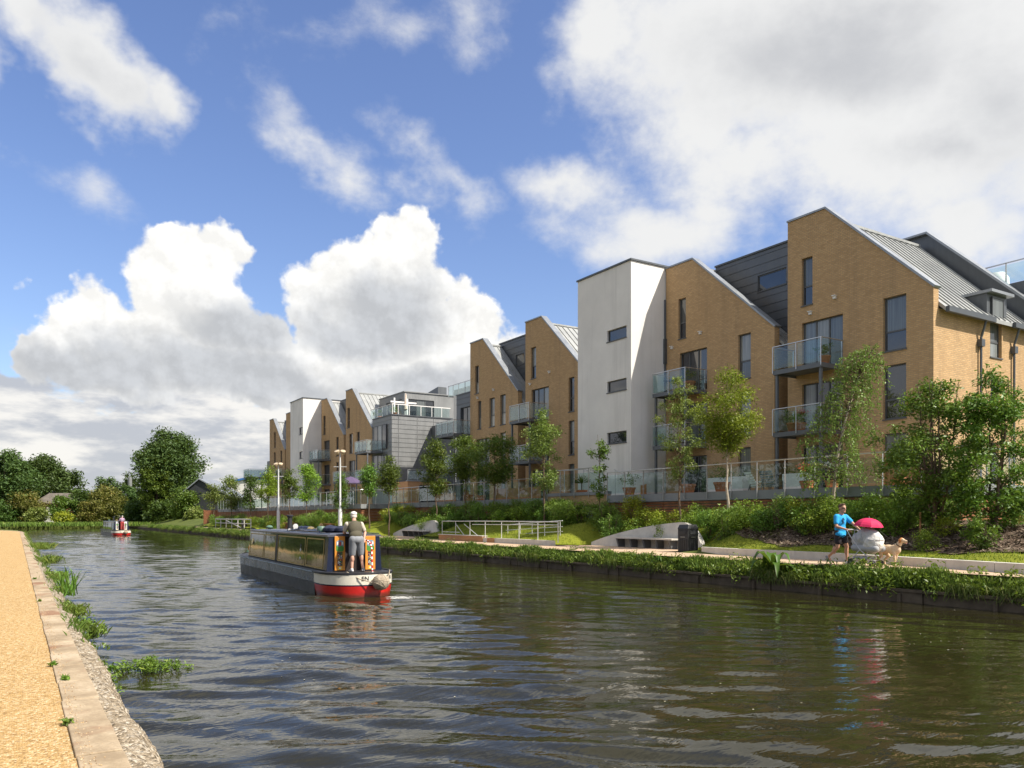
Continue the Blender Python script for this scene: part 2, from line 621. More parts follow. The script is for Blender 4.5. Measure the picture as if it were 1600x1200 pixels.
M['pathway'] = ground_mat('footpath_gravel', [(0.3, (0.47, 0.335, 0.225)), (0.7, (0.56, 0.41, 0.285))], 0.6, 25.0, 0.3, 0.008,
                          speck=(45.0, [(0.0, (0.33, 0.23, 0.15)), (1.0, (0.65, 0.50, 0.36))], 0.35))
M['rubble'] = ground_mat('rubble_haunch', [(0.3, (0.22, 0.17, 0.11)), (0.7, (0.42, 0.35, 0.25))], 2.5, 22.0, 1.0, 0.025,
                         speck=(34.0, [(0.0, (0.12, 0.09, 0.06)), (0.6, (0.38, 0.31, 0.22)), (1.0, (0.60, 0.55, 0.46))], 0.65))


def coping_stone_mat():
    m, nt, b = new_mat('coping_stone')
    p = pos(nt)
    n1 = nt.noise(p, 1.6, 6, 0.65)
    n2 = nt.noise(p, 35, 4, 0.7)
    c = nt.ramp(n1, [(0.38, (0.31, 0.235, 0.15)), (0.5, (0.44, 0.345, 0.23)), (0.62, (0.54, 0.44, 0.31))])
    c = nt.mix(nt.mr(n2, 0.3, 0.7, 0, 0.55), c, (0.22, 0.17, 0.115))
    st = nt.noise(nt.vmath('MULTIPLY', p, (1.5, 1.1, 1.0)), 1.0, 3, 0.5)
    c = nt.mix(nt.mr(st, 0.54, 0.64, 0, 0.75), c, (0.23, 0.11, 0.06))
    nt.l(c, b.inputs['Base Color'])
    b.inputs['Roughness'].default_value = 0.9
    b.inputs['Specular IOR Level'].default_value = 0.2
    nt.l(nt.bump(n2, 0.25, 0.01), b.inputs['Normal'])
    return m


M['copestone'] = coping_stone_mat()


def water_mat():
    m, nt, b = new_mat('canal_water')
    p = pos(nt)
    at = nt.n('ShaderNodeAttribute', attribute_name='rough_water')
    fo = nt.n('ShaderNodeAttribute', attribute_name='foam')
    big = nt.noise(p, 0.22, 3, 0.5)
    c = nt.ramp(big, [(0.3, (0.017, 0.0155, 0.006)), (0.7, (0.025, 0.0225, 0.008))])
    # foam: broken by noise, only in the churned water at the propeller
    fn = nt.noise(p, 7.0, 5, 0.7)
    fm = nt.mr(nt.math('ADD', fn, nt.math('MULTIPLY', fo.outputs['Fac'], 0.55)), 0.92, 1.05, 0, 0.85)
    c = nt.mix(fm, c, (0.62, 0.62, 0.58))
    nt.l(c, b.inputs['Base Color'])
    nt.l(nt.mr(fm, 0, 1, 0.02, 0.6), b.inputs['Roughness'])
    b.inputs['IOR'].default_value = 1.42
    # small capillary ripples; the long waves are in the mesh
    rot = nt.n('ShaderNodeMapping')
    rot.inputs['Rotation'].default_value = (0, 0, YAW)
    rot.inputs['Scale'].default_value = (1.0, 2.6, 1.0)
    nt.l(p, rot.inputs['Vector'])
    n1 = nt.noise(rot.outputs[0], 1.7, 3, 0.55, dist=0.4)
    n2 = nt.noise(rot.outputs[0], 6.5, 2, 0.5)
    h = nt.math('ADD', nt.math('MULTIPLY', n1, 1.0), nt.math('MULTIPLY', n2, 0.12))
    bp = nt.n('ShaderNodeBump')
    nt.l(nt.mr(at.outputs['Fac'], 0, 1, 0.09, 0.15), bp.inputs['Strength'])
    bp.inputs['Distance'].default_value = 0.10
    nt.l(h, bp.inputs['Height'])
    nt.l(bp.outputs[0], b.inputs['Normal'])
    return m


M['railwhite'] = plain('rail_paint', (0.56, 0.56, 0.54), 0.5, 0, 0.08, 3, 0.04)
M['water'] = water_mat()


def weather_brick(m, key):
    """faint rain streaks and damp tide marks that belong to the wall itself"""
    nt = NT(m.node_tree)
    b = m.node_tree.nodes['Principled BSDF']
    src = b.inputs['Base Color'].links[0].from_socket
    p = pos(nt)
    st = nt.noise(nt.vmath('MULTIPLY', p, (1.6, 1.6, 0.10)), 1.0, 4, 0.6)
    c = nt.mix(nt.mr(st, 0.50, 0.68, 0, key), src, (0.17, 0.13, 0.09) if key > 0.2 else (0.33, 0.32, 0.29))
    nt.l(c, b.inputs['Base Color'])


weather_brick(M['brick'], 0.24)
weather_brick(M['render'], 0.19)
# ---------------------------------------------------------------- camera, sun, sky
SUN = Vector((0.36, -0.57, 0.74)).normalized()
SUN_EL = math.asin(SUN.z)
SUN_AZ = math.atan2(SUN.x, SUN.y)           # clockwise from +Y

cam_d = bpy.data.cameras.new('camera')
cam = bpy.data.objects.new('camera', cam_d)
COL.objects.link(cam)
cam.location = (0, 0, HC)
cam.rotation_euler = (PI / 2, 0, -YAW)
cam_d.sensor_width = 36
cam_d.lens = 36 * FPX / 1600
cam_d.shift_y = (HOR - 600) / 1600
cam_d.clip_start = 0.1
cam_d.clip_end = 6000
S.camera = cam

sun_d = bpy.data.lights.new('sun', 'SUN')
sun_d.energy = 5.0
sun_d.angle = math.radians(0.53)
sun_d.color = (1.0, 0.93, 0.82)
sun = bpy.data.objects.new('sun', sun_d)
COL.objects.link(sun)
sun.rotation_euler = SUN.to_track_quat('Z', 'Y').to_euler()
sun.location = (60, -40, 80)

SKY_STRENGTH = 0.11
W = bpy.data.worlds.new('World')
S.world = W
W.use_nodes = True
wt = NT(W.node_tree)
bg = W.node_tree.nodes['Background']
sky = wt.n('ShaderNodeTexSky', sky_type='NISHITA')
sky.sun_disc = False
sky.sun_elevation = SUN_EL
sky.sun_rotation = SUN_AZ
sky.altitude = 50
sky.air_density = 1.0
sky.dust_density = 1.5
sky.ozone_density = 2.2

dirv = wt.n('ShaderNodeTexCoord').outputs['Generated']
fw = wt.vmath('DOT_PRODUCT', dirv, (SA, CA, 0.0))
rt = wt.vmath('DOT_PRODUCT', dirv, (CA, -SA, 0.0))
dz = wt.sep(dirv)[2]
az = wt.math('ARCTAN2', rt, fw)
el = wt.math('ARCSINE', dz)
# billow: bend the coordinates so that cloud outlines puff out
wn = wt.n('ShaderNodeTexNoise')
wt.l(dirv, wn.inputs['Vector'])
wn.inputs['Scale'].default_value = 7.0
wn.inputs['Detail'].default_value = 5
wn.inputs['Roughness'].default_value = 0.6
wv = wt.vmath('MULTIPLY', wt.vmath('SUBTRACT', wn.outputs['Color'], (0.5, 0.5, 0.5)), (0.16, 0.13, 0.0))
pa = wt.comb(az, el, 0.0)
pw = wt.vmath('ADD', pa, wv)
el_w = wt.sep(pw)[1]


def pe(px, py):
    t = math.atan((px - 800) / FPX)
    return t, math.atan((HOR - py) / FPX * math.cos(t))


def blob(vec, px, py, rx, ry, rot=0.0, gain=1.0):
    """gain*(1 - elliptic distance) around a compass direction in the sky"""
    a, e = pe(px, py)
    kx = math.cos(math.atan((px - 800) / FPX))
    mp = wt.n('ShaderNodeMapping', vector_type='TEXTURE')
    mp.inputs['Location'].default_value = (a, e, 0)
    mp.inputs['Rotation'].default_value = (0, 0, math.radians(rot))
    mp.inputs['Scale'].default_value = (rx / FPX * kx * kx, ry / FPX * kx, 1)
    wt.l(vec, mp.inputs['Vector'])
    q = wt.vmath('LENGTH', mp.outputs[0])
    return wt.math('MULTIPLY_ADD', q, -gain, gain)


def field(vec, blobs):
    acc = None
    for b in blobs:
        d = blob(vec, *b)
        if acc is None:
            acc = d
        else:
            acc = wt.math('SMOOTH_MAX', acc, d, 0.12)
    return acc


fbm = wt.noise(dirv, 11.0, 8, 0.58)
fbm2 = wt.noise(wt.vmath('ADD', dirv, (0.006, -0.002, 0.010)), 11.0, 8, 0.58)
relief = wt.math('SUBTRACT', fbm, fbm2)
soft = wt.noise(wt.vmath('MULTIPLY', dirv, (1, 1, 1.6)), 5.5, 8, 0.64, dist=0.08)

# crisp heaped clouds low in the north-west
cumulus = field(pw, [
    (125, 505, 88, 82), (170, 548, 135, 72), (70, 560, 52, 42), (285, 470, 115, 115), (320, 400, 95, 50), (330, 550, 150, 60),
    (235, 565, 185, 55),
    (610, 400, 75, 65), (560, 455, 120, 80), (515, 515, 70, 60), (620, 480, 95, 90), (640, 520, 140, 60),
    (735, 520, 75, 70), (700, 580, 190, 80), (480, 600, 260, 55)])
cf = wt.math('MULTIPLY_ADD', wt.math('SUBTRACT', fbm, 0.5), 1.5, cumulus)
cum_a = wt.mr(cf, 0.05, 0.26, 0, 1, True)
shade = field(pw, [
    (150, 575, 200, 50), (330, 590, 230, 55), (90, 560, 90, 40), (380, 530, 110, 60), (60, 600, 120, 40),
    (610, 500, 130, 62), (560, 525, 140, 45), (690, 600, 200, 45), (430, 615, 200, 40)])
shade = wt.math('ADD', shade, wt.math('MULTIPLY', wt.math('SUBTRACT', fbm, 0.5), 0.55))
cum_g = wt.mr(shade, -0.25, 0.75, 0, 1, True)
rel = wt.mr(relief, -0.06, 0.06, 0.90, 1.08)
cum_c = wt.mix(cum_g, (1.03, 1.02, 0.99), (0.60, 0.62, 0.65))
cum_c = wt.vmath('MULTIPLY', cum_c, wt.comb(rel, rel, rel))

# thinner veils and fleece higher up
fleece = field(pw, [
    (150, 95, 150, 75, -32, 1.5), (230, 140, 80, 55, -20, 1.3), (50, 30, 110, 60, -30, 1.2), (5, 130, 40, 70, 0, 0.8),
    (470, 205, 140, 50, -38, 0.66), (535, 250, 80, 55, -30, 0.66), (640, 235, 150, 60, -35, 0.85), (720, 290, 130, 45, -22, 0.8),
    (580, 55, 190, 60, 10, 0.42), (705, 25, 95, 70, 30, 0.62), (330, 20, 90, 40, 0, 0.35),
    (125, 300, 110, 40, -25, 0.4),
    (1250, 60, 420, 190, -5, 2.2), (1420, 200, 420, 200, 0, 2.0), (1150, 260, 230, 110, -25, 1.5), (1100, 170, 190, 150, 0, 1.5),
    (960, 60, 110, 90, 30, 1.2), (900, 290, 150, 55, -8, 0.95), (1060, 340, 260, 80, 0, 1.1), (870, 345, 110, 45, 0, 0.5),
    (1500, 360, 260, 110, 0, 1.1), (1600, 100, 400, 300, 0, 1.8)])
ff = wt.math('MULTIPLY_ADD', wt.math('SUBTRACT', soft, 0.5), 2.1, fleece)
ff = wt.math('MULTIPLY_ADD', wt.math('SUBTRACT', fbm, 0.5), 0.9, ff)
fl_a = wt.mr(ff, -0.02, 1.05, 0, 0.97, True)
fl_g = field(pw, [(1300, 90, 320, 110, -8, 1.2), (1560, 150, 200, 160, 0, 1.0), (1450, 240, 180, 60, -10, 0.8), (150, 110, 110, 45, -30, 0.5)])
fl_g = wt.mr(wt.math('MULTIPLY_ADD', wt.math('SUBTRACT', soft, 0.5), 1.6, fl_g), -0.1, 1.3, 0, 1, True)
fl_c = wt.mix(fl_g, (0.90, 0.90, 0.89), (0.60, 0.61, 0.63))

# low bank of distant layered cloud along the horizon
lay_n = wt.noise(wt.vmath('MULTIPLY', dirv, (1, 1, 2.4)), 9.0, 7, 0.58, dist=0.1)
lowband = wt.mr(el_w, 0.215, 0.10, 0, 1, True)
lay_f = wt.math('MULTIPLY_ADD', lowband, 0.62, wt.math('MULTIPLY', wt.math('SUBTRACT', lay_n, 0.5), 1.9))
lay_a = wt.math('MULTIPLY', wt.mr(lay_f, 0.16, 0.42, 0, 0.95, True), wt.mr(lowband, 0.0, 0.35, 0, 1, True))
lay_g = wt.mr(wt.noise(wt.vmath('MULTIPLY', dirv, (1, 1, 3.4)), 8.5, 6, 0.6), 0.38, 0.60, 0, 1, True)
lay_c = wt.mix(lay_g, (0.98, 0.95, 0.90), (0.55, 0.57, 0.62))

# broken cloud over the rest of the dome, outside the view
off_n = wt.noise(dirv, 2.3, 7, 0.6, dist=0.2)
side = wt.mr(wt.math('ABSOLUTE', az), 0.62, 0.85, 0, 1, True)
top = wt.mr(el, 0.62, 0.80, 0, 1, True)
off_m = wt.math('MAXIMUM', side, top)
off_a = wt.math('MULTIPLY', wt.mr(off_n, 0.40, 0.58, 0, 0.95, True), off_m)
off_c = wt.mix(wt.mr(off_n, 0.52, 0.75, 0, 1, True), (0.95, 0.94, 0.92), (0.55, 0.56, 0.58))

GAIN = 0.70 / SKY_STRENGTH
blue = wt.n('ShaderNodeHueSaturation')
blue.inputs['Saturation'].default_value = 1.1
blue.inputs['Hue'].default_value = 0.512
blue.inputs['Value'].default_value = 1.2
wt.l(sky.outputs[0], blue.inputs['Color'])
c = blue.outputs[0]


def over(c, a, col, k=1.0):
    g = GAIN * k
    return wt.mix(a, c, wt.vmath('MULTIPLY', col, (g, g, g)))


c = over(c, off_a, off_c, 0.86)
c = over(c, fl_a, fl_c, 0.97)
c = over(c, lay_a, lay_c, 0.97)
c = over(c, cum_a, cum_c, 1.0)
wt.l(c, bg.inputs['Color'])
bg.inputs['Strength'].default_value = SKY_STRENGTH
W.cycles.sampling_method = 'MANUAL'
W.cycles.sample_map_resolution = 512

vs = S.view_settings
S.display_settings.display_device = 'sRGB'
vs.view_transform = 'Standard'
vs.look = 'None'
vs.exposure = 0.55
vs.gamma = 1.0
vs.use_curve_mapping = False
S.cycles.max_bounces = 8
S.cycles.transparent_max_bounces = 16
S.cycles.caustics_reflective = False
S.cycles.caustics_refractive = False
S.cycles.sample_clamp_indirect = 6.0
# ---------------------------------------------------------------- ground, water, towpath, far footpath
ZP = 0.8        # far footpath level
ZN = 0.6        # near towpath level


def bank_x(y):      # waterline of the far bank
    return 19.6 + 0.10 * math.sin(y * 0.21) + 0.06 * math.sin(y * 0.77 + 1)


def bed_z(x, y):
    """height of the planted slope between the kerb and the podium"""
    xs = [22.4, 24.0, 25.3, 27.0, 29.0]
    zs = [0.98, 1.32, 1.78, 2.0, 2.0]
    k = float(np.interp(x, xs, zs))
    for a, b in ((24.0, 31.6), (48.5, 56.2), (80.1, 87.8)):      # level bays in front of the benches
        q = max(0.0, min(1.0, 1 - max(a - y - 0.2, y - b) / 1.6))
        if q > 0:
            q = q * q * (3 - 2 * q)
            f = float(np.interp(x, [22.0, 24.75, 25.6, 26.4], [0.775, 0.775, 1.35, k]))
            k = k * (1 - q) + min(k, f) * q
            return k
    return k + 0.04 * math.sin(x * 2.1 + y * 0.9) + 0.03 * math.sin(y * 2.3)


def build_ground():
    # right-hand land: cross-sections swept along the canal, out to the horizon
    ys = np.concatenate([np.linspace(-40, 0, 12), np.linspace(1, 120, 120), np.linspace(125, 400, 30), [700, 1200, 2000]])
    prof = [(0.0, -1.2), (0.06, 0.34), (0.25, 0.66), (0.7, 0.775), (2.6, 0.775), (2.8, 0.9), (3.1, 0.96), (3.6, 1.07), (4.4, 1.32),
            (5.0, 1.52), (5.7, 1.78), (6.6, 1.9), (7.4, 2.0), (9, 2.0), (60, 2.0), (400, 2.0), (2500, 2.0)]
    P = np.zeros((len(ys), len(prof), 3))
    for i, y in enumerate(ys):
        for j, (dx, z) in enumerate(prof):
            zz = bed_z(19.6 + dx, y) - 0.03 if 2.7 < dx < 8 else z
            P[i, j] = (19.6 + dx, y, zz - (0.03 if dx > 3 else 0))
    o = grid_mesh('ground', P, M['soil'])
    tag(o, kind='structure')
    # left-hand land, with the canal bending away behind it
    mb = MB()
    def slab(poly, z, zb=-1.2):
        mb.prism(type('H', (), {'P': staticmethod(lambda u, w, n=0: (u, w, n))})(), poly, z, zb)
    slab([(-2500, -60), (0.2, -60), (0.2, 118), (-1.5, 126), (-6, 131), (-20, 134), (-2500, 140)], 0.55)
    mb.build('towpath_ground', M['soil']).__setitem__('kind', 'structure')
    mb = MB()
    slab([(-2500, 176), (-40, 170), (-10, 166), (6, 166), (12, 172), (19.7, 185), (19.7, 2000), (-2500, 2000)], 0.6)
    mb.build('far_ground', M['soil']).__setitem__('kind', 'structure')
    # canal water: fine mesh carrying the long ripples
    ys = [1.5]
    while ys[-1] < 190:
        ys.append(ys[-1] + max(0.055, 0.0042 * ys[-1]))
    ys = np.array(ys)
    xs = np.arange(0.45, 20.3, 0.085)
    X, Y = np.meshgrid(xs, ys)
    Z = np.zeros_like(X)
    rg = np.random.default_rng(11)
    # rough where the boats have passed, glassy under the far bank
    A = 1.0 / (1 + np.exp((X - 9.6 - 0.02 * Y) / 1.1))
    A = np.maximum(A, 0.5 / (1 + np.exp(-(Y - 24) / 4)))
    A = np.maximum(A, 0.20)
    A = A * (1 + 0.35 * np.exp(-((Y - 9) / 8) ** 2))
    wob = 0.35 * np.sin(0.5 * X + 0.31 * Y) + 0.25 * np.sin(0.23 * X - 0.4 * Y + 2)
    for k in range(30):
        lam = 0.40 * (2.4 / 0.40) ** rg.random()
        th = YAW - PI / 2 * 0 + rg.normal(0, 0.33)          # travel direction about the view axis
        kx, ky = math.sin(th), math.cos(th)
        kk = 2 * PI / lam
        amp = 0.0060 * lam ** 0.9
        env = 0.55 + 0.45 * np.sin(X * rg.uniform(0.2, 0.5) + Y * rg.uniform(0.15, 0.4) + rg.uniform(0, 6))
        damp = np.clip((lam - 0.0085 * Y) / 0.2, 0, 1)      # drop waves the mesh is too coarse for
        Z += A * damp * env * amp * np.sin(kk * (kx * X + ky * Y) + rg.uniform(0, 6.28) + wob * 1.3)
    # V-shaped wash of the near boat and of the far boat
    for (bx, by, hd, s) in ((8.2, 20.6, 0.061, 1.0), (10.6, 104, 0.0, 1.3)):
        dx, dy = math.sin(hd), math.cos(hd)
        U = (X - bx) * dy - (Y - by) * dx
        V = -((X - bx) * dx + (Y - by) * dy)                # metres behind the stern
        for sgn in (-1, 1):
            q = sgn * U - (1.0 + 0.36 * (V + 12))
            fall = np.exp(-np.abs(q) / 1.6) * np.clip((V + 13) / 4, 0, 1) * np.exp(-np.clip(V, 0, 99) / 16)
            Z += 0.020 * s * fall * np.cos(q * 2 * PI / 1.3)
        core = np.exp(-(U / 1.3) ** 2) * np.clip(V / 1.0, 0, 1) * np.exp(-np.clip(V, 0, 99) / 7)
        Z += 0.014 * core * np.sin(7.5 * V + 1.3 * np.sin(3 * U))
    xs_w, ys_w, Z_w = xs, ys, Z
    P = np.stack([X, Y, Z], -1)
    o = grid_mesh('water', P, M['water'], flip=False)
    me = o.data
    fo = np.zeros_like(X)
    for (bx, by, hd, s) in ((8.95, 20.35, 0.061, 1.0), (10.7, 103.6, 0.0, 1.4)):
        U, V = X - bx, -(Y - by)
        fo = np.maximum(fo, np.exp(-(U / 0.75) ** 2 - ((V - 0.25) / 0.75) ** 2))
        fo = np.maximum(fo, 0.72 * np.exp(-(U / 0.5) ** 2 - ((V - 1.6) / 1.5) ** 2))
    fo = np.maximum(fo, 0.95 * np.exp(-((X - 7.9) / 0.5) ** 2 - ((Y - 35.6) / 0.6) ** 2))
    for nm, arr in (('rough_water', A), ('foam', fo)):
        a = me.attributes.new(nm, 'FLOAT', 'POINT')
        a.data.foreach_set('value', arr.astype(np.float32).ravel())
    # still water round the bend, joined to the same sheet
    bm = bmesh.new()
    bm.from_mesh(me)
    for (x0, x1, y0, y1) in ((-400, 0.45, 112, 200), (0.45, 20.3, -40, 1.5)):
        vs = [bm.verts.new(p) for p in ((x0, y0, 0), (x1, y0, 0), (x1, y1, 0), (x0, y1, 0))]
        bm.faces.new(vs)
    bm.to_mesh(me)
    bm.free()
    tag(o, kind='structure')

    # near towpath: gravel, stone coping, rough concrete haunch
    ys = np.concatenate([np.linspace(-4, 30, 90), np.linspace(31, 122, 60)])
    def edge(y): return 0.36
    def bend(y): return -0.012 * max(0, y - 100) ** 2
    P = np.zeros((len(ys), 9, 3))
    for i, y in enumerate(ys):
        for j, x in enumerate((-7.5, -5, -3.2, -2.2, -1.4, -0.8, -0.35, 0.05, 0.0)):
            xx = edge(y) if j == 8 else x
            P[i, j] = (xx + bend(y), y, ZN + 0.012 * math.sin(x * 1.7 + y * 0.6) * (j < 8) - (0.0 if j else 0.04))
    tag(grid_mesh('towpath', P, M['gravel']), kind='structure')
    mb = MB()
    y = -4.0
    rg = random.Random(3)
    while y < 121:
        L = 0.92 + rg.uniform(-0.04, 0.04)
        bx = bend(y)
        dx, dz = rg.uniform(-0.006, 0.006), rg.uniform(-0.004, 0.006)
        mb.box(0.335 + bx + dx, 0.62 + bx + dx, y, y + L - 0.016, 0.2, ZN + 0.014 + dz)
        y += L
    o = mb.build('coping_stones', M['copestone'], bevel=0.008)
    tag(o, kind='structure')
    ys = np.concatenate([np.linspace(-2, 14, 420), np.linspace(14.1, 124, 700)])
    cols = [(0.58, 0.588), (0.64, 0.580), (0.70, 0.565), (0.76, 0.54), (0.82, 0.50), (0.87, 0.43), (0.90, 0.33), (0.93, 0.18), (0.96, 0.02), (0.98, -0.4)]
    P = np.zeros((len(ys), len(cols), 3))
    for i, y in enumerate(ys):
        w = 0.10 * math.sin(y * 1.3) + 0.06 * math.sin(y * 3.7 + 1)
        for j, (x, z) in enumerate(cols):
            r = RNG.normal(0, 0.007, 2) if 0 < j < 9 else (0, 0)
            w2 = w + 0.05 * math.sin(y * 9.1 + j) + 0.03 * math.sin(y * 17 + 2 * j)
            P[i, j] = (x + bend(y) + r[0] + w2 * 0.40 * j / 9, y, z + r[1] + 0.018 * math.sin(y * 6.3 + j * 1.7) * (0 < j < 8))
    # loose gravel kicked over the coping, and a few dry leaves
    V, at = [], []
    for i in range(1500):
        y = 4.5 + 16 * RNG.random() ** 1.7
        x = 0.36 + abs(RNG.normal(0, 0.055)) if i % 3 else RNG.uniform(-2.0, 0.33)
        r = RNG.uniform(0.003, 0.008)
        c = np.array([x, y, ZN + (0.018 if x > 0.335 else 0.004)])
        a = RNG.uniform(0, 6.28)
        e = [np.array([math.cos(a + k * 1.571) * r, math.sin(a + k * 1.571) * r * 0.8, 0]) for k in range(4)]
        top = np.array([0, 0, r * 0.9])
        for k in range(4):
            V += [c + e[k], c + e[(k + 1) % 4], c + top]
        at += [RNG.random()] * 4
    pebble = leaf_mat('loose_pebble', (0.20, 0.125, 0.055), (0.56, 0.40, 0.20), 0.0, 0.9, (0.66, 0.55, 0.38))
    tag(np_mesh('loose_gravel', np.array(V), 3, pebble, attr=at), 'loose gravel scattered along the joint between towpath and coping', 'gravel', kind='stuff')
    # petals, leaves and scum drifting on the calm water
    V, at = [], []
    for i in range(420):
        y = 6 + 30 * RNG.random() ** 1.5
        x = RNG.uniform(3, 19)
        if math.sin(x * 0.8 + y * 0.35) + 0.6 * math.sin(y * 0.9 - x * 0.4) < 0.1: continue
        a, r = RNG.uniform(0, 6.28), RNG.uniform(0.008, 0.024)
        u = np.array([math.cos(a), math.sin(a), 0]) * r
        v = np.array([-math.sin(a), math.cos(a), 0]) * r * 0.6
        j = int(np.clip((x - xs_w[0]) / 0.085, 0, len(xs_w) - 1))
        k = int(np.clip(np.searchsorted(ys_w, y), 0, len(ys_w) - 1))
        c = np.array([x, y, Z_w[k, j] + 0.006])
        V += [c - u, c + v, c + u, c - v]
        at.append(RNG.random())
    drift = leaf_mat('drifting_leaf', (0.16, 0.14, 0.05), (0.50, 0.47, 0.36), 0.0, 0.7, (0.62, 0.60, 0.54))
    tag(np_mesh('drifting_leaves', np.array(V), 4, drift, attr=at), 'small pale leaves and petals drifting on the canal', 'leaves', kind='stuff')
    tag(grid_mesh('haunch', P, M['rubble'], smooth=True), kind='structure')

    # far footpath with bays, the lawn and the mulched bed
    def kx(y):          # face of the kerb
        y = max(y, 2.0)
        return 22.2 - max(0.0, 16 - y) * 0.2 + (0.42 * (y - 21.5) ** 2 if 21.5 < y < 23.6 else 0.0)
    bays = [(24.1, 31.7), (48.6, 56.2), (80.2, 87.8)]
    def inbay(y): return any(a < y < b for a, b in bays)
    ys = np.linspace(-20, 122, 356)
    P = np.zeros((len(ys), 5, 3))
    for i, y in enumerate(ys):
        out = 24.55 if inbay(y) else kx(y) + 0.06
        for j in range(5):
            t = j / 4
            x = (19.95 + 0.05 * math.sin(y * 1.1)) * (1 - t) + out * t
            P[i, j] = (x, y, ZP)
    tag(grid_mesh('footpath', P, M['pathway']), kind='structure')
    # lawn sheet
    ys = np.linspace(4, 120, 240)
    xs = np.linspace(0, 1, 12)
    P = np.zeros((len(ys), 12, 3))
    for i, y in enumerate(ys):
        x0 = 24.62 if inbay(y) else kx(y) + 0.12
        for j, t in enumerate(xs):
            x = x0 * (1 - t) + 27.0 * t
            P[i, j] = (x, y, bed_z(x, y) + 0.025)
    tag(grid_mesh('lawn', P, M['lawn']), kind='structure')
    # mulch, from the bin to the right end, upper part of the slope, ragged lower edge
    ys = np.linspace(4, 24.5, 90)
    P = np.zeros((len(ys), 12, 3))
    for i, y in enumerate(ys):
        lo = 23.15 + 0.12 * math.sin(y * 1.9) + 0.08 * math.sin(y * 4.3) + max(0, y - 19) * 0.40
        lo = max(lo, kx(y) + 0.35)
        for j, t in enumerate(xs):
            x = min(lo, 26.6) * (1 - t) + 27.0 * t
            P[i, j] = (x, y, bed_z(x, y) + 0.045 + RNG.normal(0, 0.012))
    tag(grid_mesh('planting_bed', P, M['mulch']), kind='structure')
    # bark chips lying on the mulch
    V, at = [], []
    n = 5200
    yy = RNG.uniform(6, 23, n)
    for y in yy:
        lo = 23.2 + max(0, y - 19) * 0.40
        x = RNG.uniform(max(lo, kx(y) + 0.4), 26.2)
        z = bed_z(x, y) + 0.06
        a, s = RNG.uniform(0, 6.28), RNG.uniform(0.03, 0.075)
        t = RNG.normal(0, 0.5, 2)
        ux, uy = math.cos(a) * s, math.sin(a) * s
        w = 0.35
        for (p, q) in ((-1, -1), (1, -1), (1, 1), (-1, 1)):
            dx, dy = ux * p - uy * q * w, uy * p + ux * q * w
            V.append((x + dx, y + dy, z + t[0] * dx + t[1] * dy + 0.01))
        at.append(RNG.random())
    chip = leaf_mat('bark_chip', (0.05, 0.034, 0.022), (0.16, 0.115, 0.08), 0.02, 0.9, (0.34, 0.27, 0.2))
    o = np_mesh('bark_chips', np.array(V), 4, chip, attr=at)
    tag(o, 'loose brown bark chips covering the sloping bed under the shrubs', 'mulch', kind='stuff')

    # low concrete edging wall along the back of the footpath
    def edging(y0, y1, lab):
        root = thing('edging_wall', lab, 'kerb', (22.2, (y0 + y1) / 2, ZP))
        n = max(2, int((y1 - y0) / 1.4))
        for i in range(n):
            a = y0 + (y1 - y0) * i / n
            b = y0 + (y1 - y0) * (i + 1) / n - 0.012
            mb = MB()
            mb.hexa([(kx(a), a, ZP - 0.1), (kx(a) + 0.26, a, ZP - 0.1), (kx(b) + 0.26, b, ZP - 0.1), (kx(b), b, ZP - 0.1),
                     (kx(a), a, ZP + 0.25), (kx(a) + 0.26, a, ZP + 0.25), (kx(b) + 0.26, b, ZP + 0.25), (kx(b), b, ZP + 0.25)])
            mb.build('edging_block', M['concrete'], root)
    edging(5, 23.5, 'pale concrete edging wall curving from the black bin to the right end of the path')
    edging(32.0, 41.5, 'pale concrete edging wall between the big curved bench and the white railing')
    edging(57, 79, 'pale concrete edging wall behind the moving narrowboat')
    return kx


kerb_x = build_ground()


# piled bank wall on the far side
def bank_wall():
    root = thing('bank_wall', 'low weathered timber and concrete piling wall holding up the far grassy bank', 'retaining wall', (19.6, 40, 0))
    mb = MB()
    y = 2.0
    while y < 184:
        L = 2.4
        o = 0.03 * math.sin(y)
        mb.box(19.50 + o, 19.66 + o, y, y + L - 0.02, -0.8, 0.27)
        y += L
    mb.build('wall_face', M['greywood'], root)
    mb = MB()
    y = 2.0
    while y < 184:
        mb.box(19.44, 19.70, y, y + 3.6 - 0.03, 0.27, 0.34)
        y += 3.6
    mb.build('capping_rail', M['greywood'], root)
    mb = MB()
    y = 2.6
    while y < 100:
        mb.tube([(19.44, y, -0.6), (19.44, y, 0.22)], 0.055, 7)
        y += 2.4
    mb.build('piles', M['greywood'], root)


bank_wall()
# ---------------------------------------------------------------- buildings
FL = [3.2, 6.05, 8.9, 11.75]          # floor levels
ZB = 1.6


def tri_prism(mb, a, b, mi=0):
    """closed solid between two equal polygons a and b (lists of points)"""
    n = len(a)
    vs = list(a) + list(b)
    fs = [tuple(range(n))[::-1], tuple(n + i for i in range(n))]
    for i in range(n):
        j = (i + 1) % n
        fs.append((i, j, n + j, n + i))
    return mb.add(vs, fs, mi)


